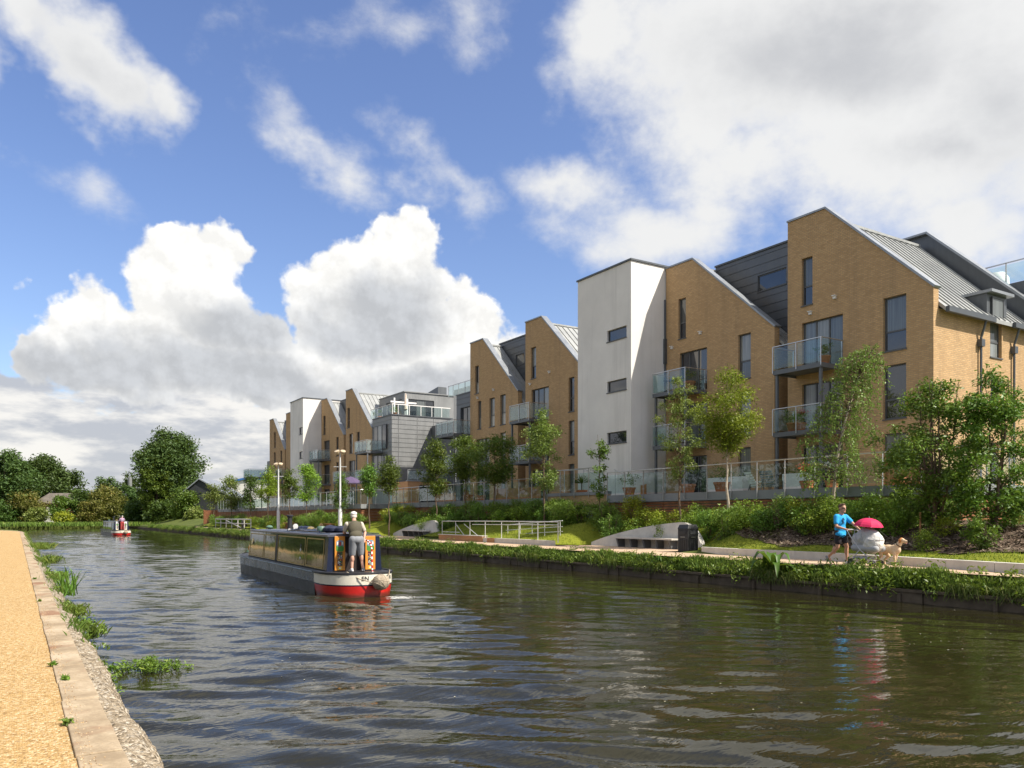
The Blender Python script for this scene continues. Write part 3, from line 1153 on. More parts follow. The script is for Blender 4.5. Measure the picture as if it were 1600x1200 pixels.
def window(root, pl, u0, u1, z0, z1, pane='pane', transom=None, mull=(), deep=0.13, sill=True, name='window'):
    """frame set back in the wall, one mesh per window; pane and sill hang below it"""
    w = 0.06
    n0, n1 = -deep - 0.06, -deep
    mb = MB()
    mb.pbox(pl, u0 + 0.002, u0 + w, z0 + 0.002, z1 - 0.002, n0, n1)
    mb.pbox(pl, u1 - w, u1 - 0.002, z0 + 0.002, z1 - 0.002, n0, n1)
    mb.pbox(pl, u0 + w, u1 - w, z0 + 0.002, z0 + w, n0, n1)
    mb.pbox(pl, u0 + w, u1 - w, z1 - w, z1 - 0.002, n0, n1)
    zt = None
    if transom:
        zt = z0 + (z1 - z0) * transom
        mb.pbox(pl, u0 + w, u1 - w, zt - 0.035, zt + 0.035, n0, n1 + 0.004)
    for f in mull:
        um = u0 + (u1 - u0) * f
        mb.pbox(pl, um - 0.035, um + 0.035, z0 + w, z1 - w, n0, n1 + 0.008)
    o = mb.build(name, M['frame'], root)
    spans_u = [u0 + w] + [u0 + (u1 - u0) * f for f in mull] + [u1 - w]
    spans_z = [z0 + w] + ([zt] if zt else []) + [z1 - w]
    kinds = pane if isinstance(pane, (list, tuple)) else [pane]
    k = 0
    for a, b in zip(spans_u, spans_u[1:]):
        for c, d in zip(spans_z, spans_z[1:]):
            p = MB()
            p.pbox(pl, a - 0.01, b + 0.01, c - 0.01, d + 0.01, n0 + 0.02, n0 + 0.035)
            p.build('pane', M[kinds[k % len(kinds)]], o)
            k += 1
    if sill:
        s = MB()
        s.pbox(pl, u0 - 0.03, u1 + 0.03, z0 - 0.05, z0 - 0.001, -deep, 0.045)
        s.build('sill', M['frame'], o)
    return o


def balcony(root, pl, u0, u1, zf, depth=1.55, posts=(True, True), post_to=None, glass='railglass', stuff=None, hi=None):
    """steel-framed balcony: slab, two corner posts, uprights, glass panels, handrail"""
    mb = MB()
    mb.pbox(pl, u0 + 0.06, u1 - 0.06, zf - 0.10, zf - 0.02, 0.01, depth - 0.06)
    for (a, b, c, d) in ((u0, u1, depth - 0.06, depth), (u0, u0 + 0.06, 0.01, depth - 0.06), (u1 - 0.06, u1, 0.01, depth - 0.06)):
        mb.pbox(pl, a, b, zf - 0.20, zf, c, d)
    o = mb.build('balcony', M['darksteel'], root)
    h = 1.08
    r = MB()
    r.bar(pl.P(u0, zf + h, depth), pl.P(u1, zf + h, depth), 0.05, 0.035)
    r.bar(pl.P(u0, zf + h, 0.02), pl.P(u0, zf + h, depth), 0.05, 0.035)
    r.bar(pl.P(u1, zf + h, 0.02), pl.P(u1, zf + h, depth), 0.05, 0.035)
    r.build('handrail', M['steel'], o)
    ups = []
    n = 2 if (u1 - u0) < 3 else 3
    for i in range(n + 1):
        ups.append((u0 + (u1 - u0) * i / n, depth))
    ups += [(u0, 0.12), (u1, 0.12)]
    for (u, q) in ups:
        p = MB()
        p.pbox(pl, u - 0.02, u + 0.02, zf - 0.12, zf + h, q - 0.012 + 0.02, q + 0.012 + 0.02)
        p.build('upright', M['steel'], o)
    for i in range(n):
        g = MB()
        a, b = u0 + (u1 - u0) * i / n + 0.05, u0 + (u1 - u0) * (i + 1) / n - 0.05
        g.pbox(pl, a, b, zf + 0.06, zf + h - 0.06, depth - 0.012, depth)
        g.build('glass_panel', M[glass], o)
    for u in (u0, u1):
        g = MB()
        g.pbox(pl, u - 0.006, u + 0.006, zf + 0.06, zf + h - 0.06, 0.16, depth - 0.05)
        g.build('glass_panel', M[glass], o)
    if post_to is not None:
        for u, ok in ((u0 + 0.12, posts[0]), (u1 - 0.12, posts[1])):
            if ok:
                p = MB()
                q = depth - 0.14
                p.pbox(pl, u - 0.055, u + 0.055, post_to, (hi or zf) - 0.201, q - 0.055, q + 0.055)
                p.build('post', M['darksteel'], o)
    return o


def wall_light(root, pl, u, z):
    mb = MB()
    mb.pbox(pl, u - 0.06, u + 0.06, z - 0.05, z + 0.07, 0.0, 0.10)
    mb.pbox(pl, u - 0.09, u + 0.09, z + 0.07, z + 0.10, 0.0, 0.16)
    mb.build('wall_vent', M['white'], root)


def ribs_slope(mb, pl_pts, x0, x1, step, w=0.03, h=0.05):
    """standing seams on a slope a->b (two (y,z) points), repeated along X"""
    (ya, za), (yb, zb) = pl_pts
    d = Vector((0, yb - ya, zb - za)).normalized()
    nrm = Vector((0, -d.z, d.y))
    if nrm.z < 0: nrm = -nrm
    x = x0
    while x <= x1:
        a = Vector((x, ya, za)) + nrm * h / 2
        b = Vector((x, yb, zb)) + nrm * h / 2
        mb.bar(a, b, w, h, up=nrm)
        x += step


def gable_block(label, Yhi, Ylo, X0=31.0, Xb=42.0, zflat=16.12, zeave=11.38, flat=2.05, wins=(), side_holes=(), roof_full=True, sidewin=None, brick='brick'):
    root = thing('apartment_block', label, 'building', (X0, (Yhi + Ylo) / 2, ZB), group='brick gabled apartment blocks')
    pl = Pl('X', X0, -1)
    prof = [(Ylo, ZB), (Yhi, ZB), (Yhi, zflat), (Yhi - flat, zflat), (Ylo, zeave)]
    holes = [w[:4] for w in wins]
    mb = MB()
    T = 0.36
    mb.prism(pl, prof, 0, -T, holes=holes)
    # backing so that no daylight passes
    mb.prism(pl, [(Ylo + T, ZB), (Yhi - T, ZB), (Yhi - T, zflat - 0.8), (Yhi - flat, zflat - 0.8), (Ylo + T, zeave - 1.0)], -T - 0.25, -T - 0.35)
    sp = Pl('Y', Ylo, -1)
    zs = zeave - 0.80
    mb.prism(sp, [(X0 + T, ZB), (Xb, ZB), (Xb, zs), (X0 + T, zs)], 0, -0.33, holes=[h[:4] for h in side_holes])
    if side_holes:
        mb.prism(sp, [(X0 + T + 0.3, ZB), (Xb, ZB), (Xb, zs - 0.3), (X0 + T + 0.3, zs - 0.3)], -0.6, -0.7)
    mb.box(X0 + T, Xb, Yhi - 0.33, Yhi, ZB, zflat - 0.55)
    mb.box(Xb, Xb + 0.33, Ylo, Yhi, ZB, zs)
    mb.build('wall', M[brick], root)
    # metal capping on the parapet
    mb = MB()
    pts = [(Yhi + 0.03, zflat + 0.004), (Yhi - flat, zflat + 0.004), (Ylo - 0.03, zeave - 0.02)]
    mb.strip(pl, pts, 0.09, 0.05, -T - 0.06)
    mb.build('coping', M['coping'], root)
    # roof behind the parapet
    re = (Ylo - 0.28, zeave - 0.80)
    rr = (Yhi - flat, zflat - 0.42)
    mb = MB()
    xa, xb = X0 + T + 0.004, (Xb if roof_full else X0 + 1.7)
    a = [(xa, re[0], re[1]), (xa, rr[0], rr[1]), (xa, Yhi - 0.01, rr[1] - 0.02), (xa, Yhi - 0.01, rr[1] - 0.25), (xa, rr[0], rr[1] - 0.25), (xa, re[0], re[1] - 0.16)]
    b = [(xb, p[1], p[2]) for p in a]
    tri_prism(mb, a, b)
    ribs_slope(mb, (re, rr), xa + 0.42, xb, 0.46)
    mb.box(xa, xb, rr[0] - 0.10, rr[0] + 0.14, rr[1] - 0.02, rr[1] + 0.09)
    mb.build('roof', M['roof'], root)
    # windows and doors
    for w in wins:
        u0, u1, z0, z1, kind = w[:5]
        pane = w[5] if len(w) > 5 else 'pane'
        if kind == 'door':
            window(root, pl, u0, u1, z0, z1, pane, None, (0.36, 0.68), name='balcony_door', sill=False)
        elif kind == 'big':
            window(root, pl, u0, u1, z0, z1, pane, 0.36)
        elif kind == 'slim':
            window(root, pl, u0, u1, z0, z1, pane, 0.40)
    for h in side_holes:
        window(root, sp, *h[:4], h[4] if len(h) > 4 else 'pane', 0.45)
    return root, pl, sp


def lv(u0, u1, kind, floors, pane='pane', head=2.45, foot=0.25):
    out = []
    for i, f in enumerate(floors):
        p = pane[i % len(pane)] if isinstance(pane, list) else pane
        if kind == 'door':
            out.append((u0, u1, FL[f] + 0.06, FL[f] + 2.3, kind, p))
        else:
            out.append((u0, u1, FL[f] + foot, FL[f] + head, kind, p))
    return out


def U(px, X=31.0):
    return yX(px, X)


PC, PB, PP = 'pane_curtain', 'pane_blind', 'pane'
# ---- block at the right end
b1w = (lv(U(1269.5), U(1252.5), 'slim', [3], [[PP, PB]]) + lv(U(1317), U(1253), 'door', [2, 1, 0], [[PB, PC, PB], [PP, PP, PB], PP])
       + lv(U(1416), U(1380), 'big', [2, 1, 0], [[PP, PB], PP, PB], 2.5))
sideh = [(35.25, 36.2, FL[2] + 0.15, 10.57, PB), (35.3, 35.95, FL[1] + 0.1, FL[1] + 2.25, PP), (35.3, 35.95, FL[0] + 0.4, FL[0] + 2.2, PP)]
R1, pl1, sp1 = gable_block('nearest brick gabled block at the right end, its side wall sunlit', 25.05, 18.0, Xb=38.3, wins=b1w, side_holes=sideh)
balcony(R1, pl1, 22.05, 24.62, FL[2], post_to=FL[0] - 0.1, hi=FL[2])
balcony(R1, pl1, 22.05, 24.62, FL[1])
wall_light(R1, pl1, U(1305), 10.98 + 1.0)
wall_light(R1, pl1, U(1267), 11.55)


def eaves(R, X0, X1, Y, z):
    mb = MB()
    mb.box(X0, X1, Y - 0.42, Y - 0.26, z - 0.24, z - 0.02)
    mb.build('gutter', M['gutter'], R)


eaves(R1, 31.40, 34.95, 18.0, 10.62)
eaves(R1, 36.55, 38.6, 18.0, 10.62)
for xx in (34.35, 37.05):
    mb = MB()
    mb.tube([(xx, 17.70, 10.4), (xx, 17.78, 10.1), (xx, 17.90, 9.75), (xx, 17.92, 3.3)], 0.05, 8)
    mb.box(xx - 0.13, xx + 0.13, 17.80, 17.995, 9.35, 9.65)
    mb.build('downpipe', M['gutter'], R1)
# dormer over the side wall
mb = MB()
mb.box(34.95, 36.55, 17.98, 21.2, 10.62, 11.72)
dm = mb.build('dormer', M['zinc'], R1)
mb = MB()
mb.box(34.85, 36.68, 17.72, 21.3, 11.72, 11.84)
mb.build('dormer_roof', M['coping'], dm)
window(R1, Pl('Y', 17.97, -1), 35.25, 36.2, 10.60, 11.6, PB, None, deep=-0.075, sill=False, name='dormer_window')

# rear bay of the right-hand block: taller dark gable wall and a roof terrace
RR = thing('rear_wing', 'dark zinc wing with a roof terrace rising behind the right end block', 'building', (41, 20, ZB))
mb = MB()
pr = Pl('X', 38.65, -1)
mb.prism(pr, [(17.6, ZB), (24.9, ZB), (24.9, 16.3), (22.7, 16.3), (17.6, 11.4)], 0, -0.35)
mb.build('gable_wall', M['zinc'], RR)
mb = MB()
mb.strip(pr, [(24.95, 16.31), (22.7, 16.31), (17.5, 11.34)], 0.1, 0.25, -0.4)
mb.build('coping', M['coping'], RR)
mb = MB()
mb.box(39.02, 47, 18.1, 24.9, ZB, 13.0)
z = 3.0
while z < 12.9:
    mb.box(39.02, 47, 18.07, 18.1, z, z + 0.03)
    z += 0.45
mb.build('wall', M['zinc'], RR)
mb = MB()
mb.bar((39.2, 18.2, 14.05), (39.2, 24.6, 14.05), 0.05, 0.05)
for y in (18.3, 19.3, 20.3, 21.3, 22.3, 23.3, 24.5):
    mb.bar((39.2, y, 13.0), (39.2, y, 14.05), 0.05, 0.05)
rl = mb.build('terrace_railing', M['steel'], RR)
mb = MB()
mb.box(39.19, 39.20, 18.3, 24.5, 13.08, 13.95)
mb.build('glass_panel', M['railglass'], rl)
mb = MB()
c0 = atX(1556, 444, 41.5)
mb.lathe([(0.55, -0.9), (0.6, -0.2), (0.58, 0.15), (0.42, 0.42), (0.0, 0.5)], (41.5, c0.y, 13.9), 20)
mb.box(41.0, 42.0, c0.y - 0.1, c0.y + 1.2, 13.001, 14.25)
cw = mb.build('roof_cowl', M['white'], RR, smooth=True)

# ---- second block
b2w = (lv(U(1071.7), U(1060), 'slim', [3], [[PP, PB]]) + lv(U(1104.6), U(1062), 'door', [2, 1, 0], [PP, [PP, PB, PP], PP])
       + lv(U(1173), U(1153.4), 'slim', [2, 1, 0], [PC, PB, PC], 2.5))
R2, pl2, sp2 = gable_block('brick gabled block between the tall white tower and the right end block', 33.35, 25.83, Xb=33.2, wins=b2w, roof_full=False)
balcony(R2, pl2, 30.25, 32.75, FL[2], post_to=FL[0] - 0.1, hi=FL[2])
balcony(R2, pl2, 30.25, 32.75, FL[1])
wall_light(R2, pl2, U(1095), 12.0)
wall_light(R2, pl2, U(1050.5), 11.6)


def clad_link(label, Y0, Y1, X=32.75, ztop=15.95, Xb=42, wins=(), z0=ZB, skew=None, group='dark zinc links between brick gables'):
    root = thing('zinc_link', label, 'building', (X, (Y0 + Y1) / 2, z0), group=group)
    pl = Pl('X', X, -1)
    mb = MB()
    mb.prism(pl, [(Y0, z0), (Y1, z0), (Y1, ztop), (Y0, ztop)], 0, -0.3, holes=[w[:4] for w in wins])
    mb.box(X + 0.301, Xb, Y0, Y1, z0, ztop - 0.12)
    z = z0 + 0.5
    while z < ztop - 0.2:
        segs = [(Y0, Y1)]
        for w in wins:
            if w[2] - 0.02 < z < w[3] + 0.02:
                segs = [s for a, b in segs for s in ((a, min(b, w[0])), (max(a, w[1]), b)) if s[1] - s[0] > 0.05]
        for a, b in segs:
            mb.pbox(pl, a, b, z, z + 0.022, 0, 0.025)
        z += 0.44
    mb.build('cladding', M['zinc'], root)
    mb = MB()
    mb.pbox(pl, Y0 - 0.0, Y1 + 0.02, ztop, ztop + 0.09, -0.4, 0.07)
    mb.build('coping', M['gutter'], root)
    for w in wins:
        window(root, pl, *w[:4], w[4] if len(w) > 4 else PP, None, name='window', deep=0.05)
    return root, pl


wz = atX(1206, 437, 32.75).z
clad_link('dark zinc link rising between the right end gable and the next one', 25.06, 31.3,
          wins=[(yX(1229, 32.75) + 0.02, yX(1184, 32.75), wz - 0.42, wz + 0.42, PP)])
# ---- middle pair
b3w = (lv(U(837.5), U(829.5), 'slim', [3], [[PP, PC]]) + lv(U(857.5), U(830.5), 'door', [2, 1, 0], [[PC, PP, PP], PP, PP])
       + lv(U(897.5), U(888.5), 'slim', [2, 1, 0], [PP, [PP, PB], PB], 2.5))
R3, pl3, sp3 = gable_block('middle brick gabled block just left of the tall white tower', 47.9, 40.6, wins=b3w)
balcony(R3, pl3, 45.05, 47.55, FL[2], post_to=FL[0] - 0.1, hi=FL[2], glass='milkglass')
balcony(R3, pl3, 45.05, 47.55, FL[1], glass='milkglass')
wall_light(R3, pl3, U(859), 12.1)
wall_light(R3, pl3, U(829), 11.6)
b4w = (lv(U(748), U(742), 'slim', [3], [[PC, PP]]) + lv(U(752), U(746.5), 'slim', [2], [PC], 2.45) + lv(U(773), U(764.5), 'slim', [2], [PC], 2.45)
       + lv(U(790), U(781.5), 'slim', [2, 1, 0], [PC, [PP, PC], PC], 2.5) + lv(U(765), U(744), 'door', [1, 0], [[PP, PC, PP], PP]))
R4, pl4, sp4 = gable_block('brick gabled block at the left end of the nearer row', 56.06, 48.9, Xb=33.2, wins=b4w, roof_full=False)
wall_light(R4, pl4, U(772), 11.9)
wall_light(R4, pl4, U(747), 11.6)
w2z = atX(811, 562, 32.75).z
clad_link('dark zinc link between the two middle brick gables', 47.91, 54.4,
          wins=[(yX(820, 32.75) + 0.1, yX(806, 32.75), w2z - 0.42, w2z + 0.42, PC)])


# ---- white stair towers
def stair_tower(label, X0, Y0, Y1, Xb, ztop, wz, wu):
    root = thing('stair_tower', label, 'building', (X0, (Y0 + Y1) / 2, ZB), group='white rendered stair towers')
    pl = Pl('X', X0, -1)
    mb = MB()
    mb.prism(pl, [(Y0, ZB), (Y1, ZB), (Y1, ztop), (Y0, ztop)], 0, -0.3, holes=[(wu[0], wu[1], a, b) for a, b in wz])
    mb.box(X0 + 0.3, Xb, Y0, Y0 + 0.3, ZB, ztop)
    mb.box(X0 + 0.3, Xb, Y1 - 0.3, Y1, ZB, ztop)
    mb.box(X0 + 0.55, Xb, Y0 + 0.3, Y1 - 0.3, ZB, ztop - 0.2)
    mb.build('wall', M['render'], root)
    mb = MB()
    mb.box(X0 - 0.07, Xb, Y0 - 0.07, Y1 + 0.07, ztop + 0.004, ztop + 0.10)
    mb.build('coping', M['gutter'], root)
    for a, b in wz:
        window(root, pl, wu[0], wu[1], a, b, PP, None, deep=0.10)
    return root


t0 = atX(991, 402, 28.5)
ztw = t0.z - 0.08
wzs = []
for c in (522.5, 603, 684):
    zc = atX(963, c, 28.5).z
    wzs.append((zc - 0.30, zc + 0.34))
T1 = stair_tower('tall white rendered stair tower in the middle of the nearer row', 28.5, 33.42, 38.27, 40.5, ztw, wzs,
                 (yX(979, 28.5), yX(948.5, 28.5)))
mb = MB()
mb.tube([(30.93, 33.37, 14.4), (30.93, 33.37, 8.6)], 0.05, 8)
mb.box(30.84, 31.02, 33.28, 33.41, 10.8, 12.2)
mb.build('downpipe', M['gutter'], T1)

# ---- far row: the same pattern again
b5w = (lv(U(546.5), U(542.5), 'slim', [3]) + lv(U(551), U(545.5), 'slim', [2], PP, 2.4) + lv(U(562), U(557.5), 'slim', [2], PP, 2.4)
       + lv(U(555), U(545), 'door', [1, 0], PP))
R5, pl5, sp5 = gable_block('far row brick gabled block beside the grey penthouse', 84.5, 76.9, wins=b5w)
balcony(R5, pl5, 81.6, 84.2, FL[1], post_to=FL[0] - 0.1, glass='milkglass')
b6w = (lv(U(508.5), U(505), 'slim', [3]) + lv(U(529), U(525), 'slim', [2, 1], PP, 2.4) + lv(U(515), U(506), 'door', [2, 1, 0], PP))
R6, pl6, sp6 = gable_block('far row brick gabled block just right of the far white tower', 92.8, 85.2, Xb=33.2, wins=b6w, roof_full=False)
balcony(R6, pl6, 89.4, 92.4, FL[2], 1.6, post_to=FL[0] - 0.1, glass='milkglass')
balcony(R6, pl6, 89.4, 92.4, FL[1], 1.6)
clad_link('dark zinc link in the far row right of the far white tower', 84.55, 91.2)
tz = atX(477, 619, 28.8).z - 0.1
wz2 = []
for c in (672.5, 710.5):
    zc = atX(472, c, 28.8).z
    wz2.append((zc - 0.42, zc + 0.42))
stair_tower('smaller looking white rendered stair tower in the far row', 28.8, 92.9, 98.0, 40, tz, wz2, (93.1, 94.4))
b7w = lv(103.6, 104.3, 'slim', [3]) + lv(103.0, 105.4, 'door', [2, 1], PP)
R7, pl7, sp7 = gable_block('far row brick gabled block just left of the far white tower', 107.5, 99.9, wins=b7w)
balcony(R7, pl7, 104.2, 107.1, FL[1] + 1.4, 1.5, post_to=FL[0] - 0.1)
b8w = lv(112.6, 113.5, 'slim', [3, 2]) + lv(109.4, 110.2, 'slim', [2, 1]) + lv(111.0, 111.8, 'slim', [1])
R8, pl8, sp8 = gable_block('brick gabled block at the farthest left end of the far row', 115.7, 108.1, Xb=33.2, wins=b8w, roof_full=False)
balcony(R8, pl8, 110.8, 114.6, FL[1] + 1.2, 1.6, post_to=FL[0] - 0.1)
clad_link('dark zinc link at the far left end of the far row', 107.55, 114.2)
# low end bay with the last balcony
EB = thing('end_bay', 'low grey end bay with a steel balcony ending the far row', 'building', (32, 118.5, ZB))
mb = MB()
mb.box(31.4, 40, 115.75, 118.6, ZB, 10.4)
mb.build('wall', M['zinc_mid'], EB)
balcony(EB, Pl('X', 31.4, -1), 115.9, 119.2, 8.0, 3.2, post_to=3.0, glass='milkglass')

# ---- grey zinc wing that closes the courtyard, with its penthouse
GW = thing('zinc_wing', 'grey zinc clad wing with a glazed penthouse and roof terrace, sunlit end wall', 'building', (34, 74.4, ZB))
gp = Pl('Y', 71.9, -1)
xr = 37.6
ztopg = 12.15
mb = MB()
mb.prism(gp, [(31.05, ZB), (xr, ZB), (xr, ztopg), (31.05, ztopg)], 0, -0.3)
mb.box(31.05, 31.35, 72.21, 76.88, ZB, ztopg)
mb.box(31.36, 44, 72.21, 76.88, ZB, ztopg - 0.15)
z = 5.9
while z < ztopg - 0.2:
    mb.pbox(gp, 31.05, xr, z, z + 0.025, 0, 0.03)
    mb.box(31.02, 31.05, 71.9, 76.88, z, z + 0.025)
    z += 0.45
for x in (31.75, 33.75, 35.55):
    mb.pbox(gp, x, x + 0.03, 4, ztopg, 0, 0.034)
mb.build('cladding', M['zinc_mid'], GW)
mb = MB()
mb.box(30.98, xr + 0.1, 71.82, 72.2, ztopg + 0.002, ztopg + 0.1)
mb.box(30.98, 31.35, 72.2, 76.8, ztopg + 0.002, ztopg + 0.1)
mb.build('coping', M['gutter'], GW)
gx = Pl('X', 31.0, -1)
window(GW, Pl('X', 31.01, -1), 73.0, 76.2, FL[2] + 0.05, FL[2] + 2.5, [PP, PB, PP], None, (0.33, 0.66), deep=-0.12, sill=False, name='balcony_door')
window(GW, Pl('X', 31.01, -1), 73.0, 76.2, FL[1] + 0.05, FL[1] + 2.4, [PB, PP, PP], None, (0.33, 0.66), deep=-0.12, sill=False, name='balcony_door')
Bx = yX(584, 29.3)
balcony(GW, Pl('X', 30.98, -1), 74.0, 77.2, FL[2] - 0.15, 1.7, post_to=FL[0] - 0.1, glass='milkglass', hi=FL[2] - 0.15)
balcony(GW, Pl('X', 30.98, -1), 74.0, 77.2, FL[1] - 0.2, 1.7, glass='milkglass')
# penthouse
mb = MB()
pp = Pl('Y', 74.0, -1)
pz = 14.85
px0, px1 = 33.3, 37.0
mb.prism(pp, [(px0, ztopg - 0.1), (px1 + 3, ztopg - 0.1), (px1 + 3, pz - 0.05), (px0, pz)], 0, -0.25, holes=[(px0 + 0.45, px1 - 0.35, ztopg + 0.0, pz - 0.65)])
fx = Pl('X', px0, -1)
mb.prism(fx, [(74.25, ztopg - 0.1), (80.5, ztopg - 0.1), (80.5, pz - 0.0), (74.25, pz)], 0, -0.25, holes=[(74.6, 78.6, ztopg, pz - 0.62)])
mb.box(px0 + 0.5, px1 + 3, 74.6, 80.5, ztopg - 0.1, pz - 0.3)
mb.box(px0 - 0.06, px1 + 3.1, 73.9, 80.6, pz + 0.002, pz + 0.1)
ph = mb.build('penthouse', M['zinc_mid'], GW)
window(GW, pp, px0 + 0.45, px1 - 0.35, ztopg + 0.0, pz - 0.65, [PP, PB, PP], None, (0.34, 0.67), name='penthouse_glazing', sill=False, deep=0.1)
window(GW, fx, 74.6, 78.6, ztopg + 0.0, pz - 0.62, [PB, PP, PP], None, (0.34, 0.67), name='penthouse_glazing', sill=False, deep=0.1)
# roof terrace rail
mb = MB()
zr = ztopg + 1.1
mb.bar((31.1, 72.0, zr), (37.5, 72.0, zr), 0.07, 0.07)
mb.bar((31.1, 72.0, zr), (31.1, 77.6, zr), 0.05, 0.05)
rl = mb.build('terrace_handrail', M['white'], GW)
for x in (31.15, 31.75, 32.95, 34.2, 35.4, 36.5):
    mb = MB()
    mb.bar((x, 72.0, ztopg + 0.1), (x, 72.0, zr - 0.035), 0.07, 0.05)
    mb.build('post', M['white'], rl)
for y in (73.2, 74.4, 75.6, 76.8):
    mb = MB()
    mb.bar((31.1, y, ztopg + 0.1), (31.1, y, zr - 0.035), 0.05, 0.05)
    mb.build('post', M['steel'], rl)
mb = MB()
mb.box(31.2, 37.4, 71.995, 72.007, ztopg + 0.15, zr - 0.08)
mb.build('glass_panel', M['railglass'], rl)
mb = MB()
mb.box(31.095, 31.107, 72.1, 77.5, ztopg + 0.15, zr - 0.08)
mb.build('glass_panel', M['railglass'], rl)
mb = MB()
mb.prism(Pl('X', 37.2, -1), [(74.2, pz - 0.2), (77.6, pz - 0.2), (77.6, pz + 0.45), (74.2, pz + 0.9)], 0, -1.0)
mb.build('roof_light', M['zinc'], GW)

# brick plinth of that wing with its own little terrace rail
BP = thing('brick_plinth', 'warm brick plinth with a small glass rail under the grey zinc end wall', 'building', (34, 68, ZB))
mb = MB()
mb.box(31.05, 40, 68.2, 71.86, ZB, 5.55)
mb.build('wall', M['brick_red'], BP)
mb = MB()
mb.box(31.0, 40, 68.15, 68.5, 5.56, 5.66)
mb.build('coping', M['fascia'], BP)
mb = MB()
mb.bar((31.1, 68.3, 6.65), (38.5, 68.3, 6.65), 0.06, 0.05)
for i in range(8):
    mb.bar((31.1 + i, 68.3, 5.66), (31.1 + i, 68.3, 6.63), 0.05, 0.04)
rl = mb.build('railing', M['steel'], BP)
mb = MB()
mb.box(31.1, 38.4, 68.295, 68.305, 5.75, 6.55)
mb.build('glass_panel', M['milkglass'], rl)
window(BP, Pl('Y', 68.19, -1), 32.2, 34.6, 3.4, 5.2, PP, None, (0.5,), deep=-0.07, sill=False)

# grey bay at the left end of the nearer row, and the pale core behind it
GB = thing('zinc_bay', 'grey zinc bay with stacked blue glass balconies left of the nearer brick gable', 'building', (31.5, 57.5, ZB))
gpl = Pl('X', 31.15, -1)
zg = atX(713, 619, 31.15).z
doors = [(56.3, 58.0, FL[i] + 0.05, FL[i] + 2.3) for i in (2, 1, 0)]
mb = MB()
mb.prism(gpl, [(56.08, ZB), (58.7, ZB), (58.7, zg), (56.08, zg)], 0, -0.3, holes=doors)
mb.box(31.95, 40, 56.08, 58.7, ZB, zg - 0.1)
mb.box(31.46, 31.95, 58.5, 58.7, ZB, zg - 0.1)
z = 3.4
while z < zg - 0.2:
    if not any(d[2] - 0.03 < z < d[3] + 0.03 for d in doors):
        mb.pbox(gpl, 56.08, 58.7, z, z + 0.022, 0, 0.026)
    z += 0.45
mb.box(31.1, 40, 56.08, 58.75, zg + 0.003, zg + 0.09)
mb.build('cladding', M['zinc'], GB)
for d in doors:
    window(GB, gpl, *d, [PB, PP], None, (0.45,), name='balcony_door', sill=False)
balcony(GB, gpl, 56.2, 59.3, FL[2], 1.6, post_to=FL[0] - 0.1, glass='milkglass', hi=FL[2])
balcony(GB, gpl, 56.2, 59.3, FL[1], 1.6, glass='milkglass')
mb = MB()
mb.bar((31.3, 56.2, zg + 1.05), (31.3, 60.5, zg + 1.05), 0.05, 0.05)
for y in (56.3, 57.5, 58.6, 59.6, 60.4):
    mb.bar((31.3, y, zg + 0.05), (31.3, y, zg + 1.05), 0.045, 0.045)
rl = mb.build('terrace_railing', M['steel'], GB)
mb = MB()
mb.box(31.295, 31.305, 56.3, 60.4, zg + 0.12, zg + 0.98)
mb.build('glass_panel', M['railglass'], rl)

CO = thing('courtyard_wall', 'pale rendered rear wall behind the grey bay and the courtyard', 'building', (39, 63, ZB))
mb = MB()
zc = atX(702, 612, 35.0).z
mb.box(35.0, 40, 58.72, 66.5, 5.5, zc)
mb.build('wall', M['render'], CO)
mb = MB()
mb.box(35.3, 44, 66.52, 71.8, ZB, 11.3)
mb.box(35.0, 44, 58.72, 66.5, ZB, 5.5)
mb.build('rear_wall', M['zinc'], CO)
# ---------------------------------------------------------------- podium, balustrade, things on the terrace
XT = 27.0
PD = thing('terrace_podium', 'nearer raised terrace podium with a grey fascia and slatted red timber skirt', 'terrace', (29, 40, ZB))
ZF = 3.2


def slats(mb, pl, u0, u1, z0, z1, step=0.13, n=0.05):
    z = z0
    while z < z1 - 0.05:
        mb.pbox(pl, u0, u1, z, z + 0.085, 0.0, n)
        z += step
    u = u0
    while u <= u1:
        mb.pbox(pl, u - 0.04, u + 0.04, z0, z1, -0.03, -0.005)
        u += 1.8


mb = MB()
mb.box(27.25, 40, 15.0, 33.4, 1.2, ZF)
mb.box(30.4, 40, 33.4, 39.5, 1.2, ZF)
mb.box(27.25, 40, 39.5, 68.1, 1.2, ZF)
mb.box(27.25, 29.5, 33.4, 39.5, 2.95, ZF)
mb.box(28.2, 28.45, 33.4, 39.5, 1.2, 2.95)
mb.build('deck', M['concrete'], PD)
mb = MB()
for (a, b) in ((15.0, 33.6), (39.3, 62.9)):
    mb.box(26.96, 27.24, a, b, 2.98, 3.36)
mb.box(27.0, 42, 14.7, 14.98, 2.98, 3.36)
mb.build('fascia', M['fascia'], PD)
mb = MB()
pt = Pl('X', 27.1, -1)
slats(mb, pt, 15.0, 33.6, 1.3, 2.95)
slats(mb, pt, 39.3, 62.9, 1.3, 2.95)
pe_ = Pl('Y', 14.9, -1)
slats(mb, pe_, 27.3, 42, 1.3, 2.95)
mb.build('timber_skirt', M['cedar'], PD)
# brick lintel and glazed lobby below it
mb = MB()
mb.box(27.0, 27.24, 33.62, 39.28, 2.86, 3.42)
mb.build('brick_lintel', M['brick'], PD)
mb = MB()
mb.box(26.94, 27.3, 33.62, 39.28, 3.421, 3.60)
mb.build('lobby_coping', M['fascia'], PD)
window(PD, Pl('X', 27.2, -1), 33.7, 39.2, 1.4, 2.84, [PP, PB, PP, PP], None, (0.22, 0.44, 0.66, 0.85), deep=0.02, sill=False, name='lobby_glazing')

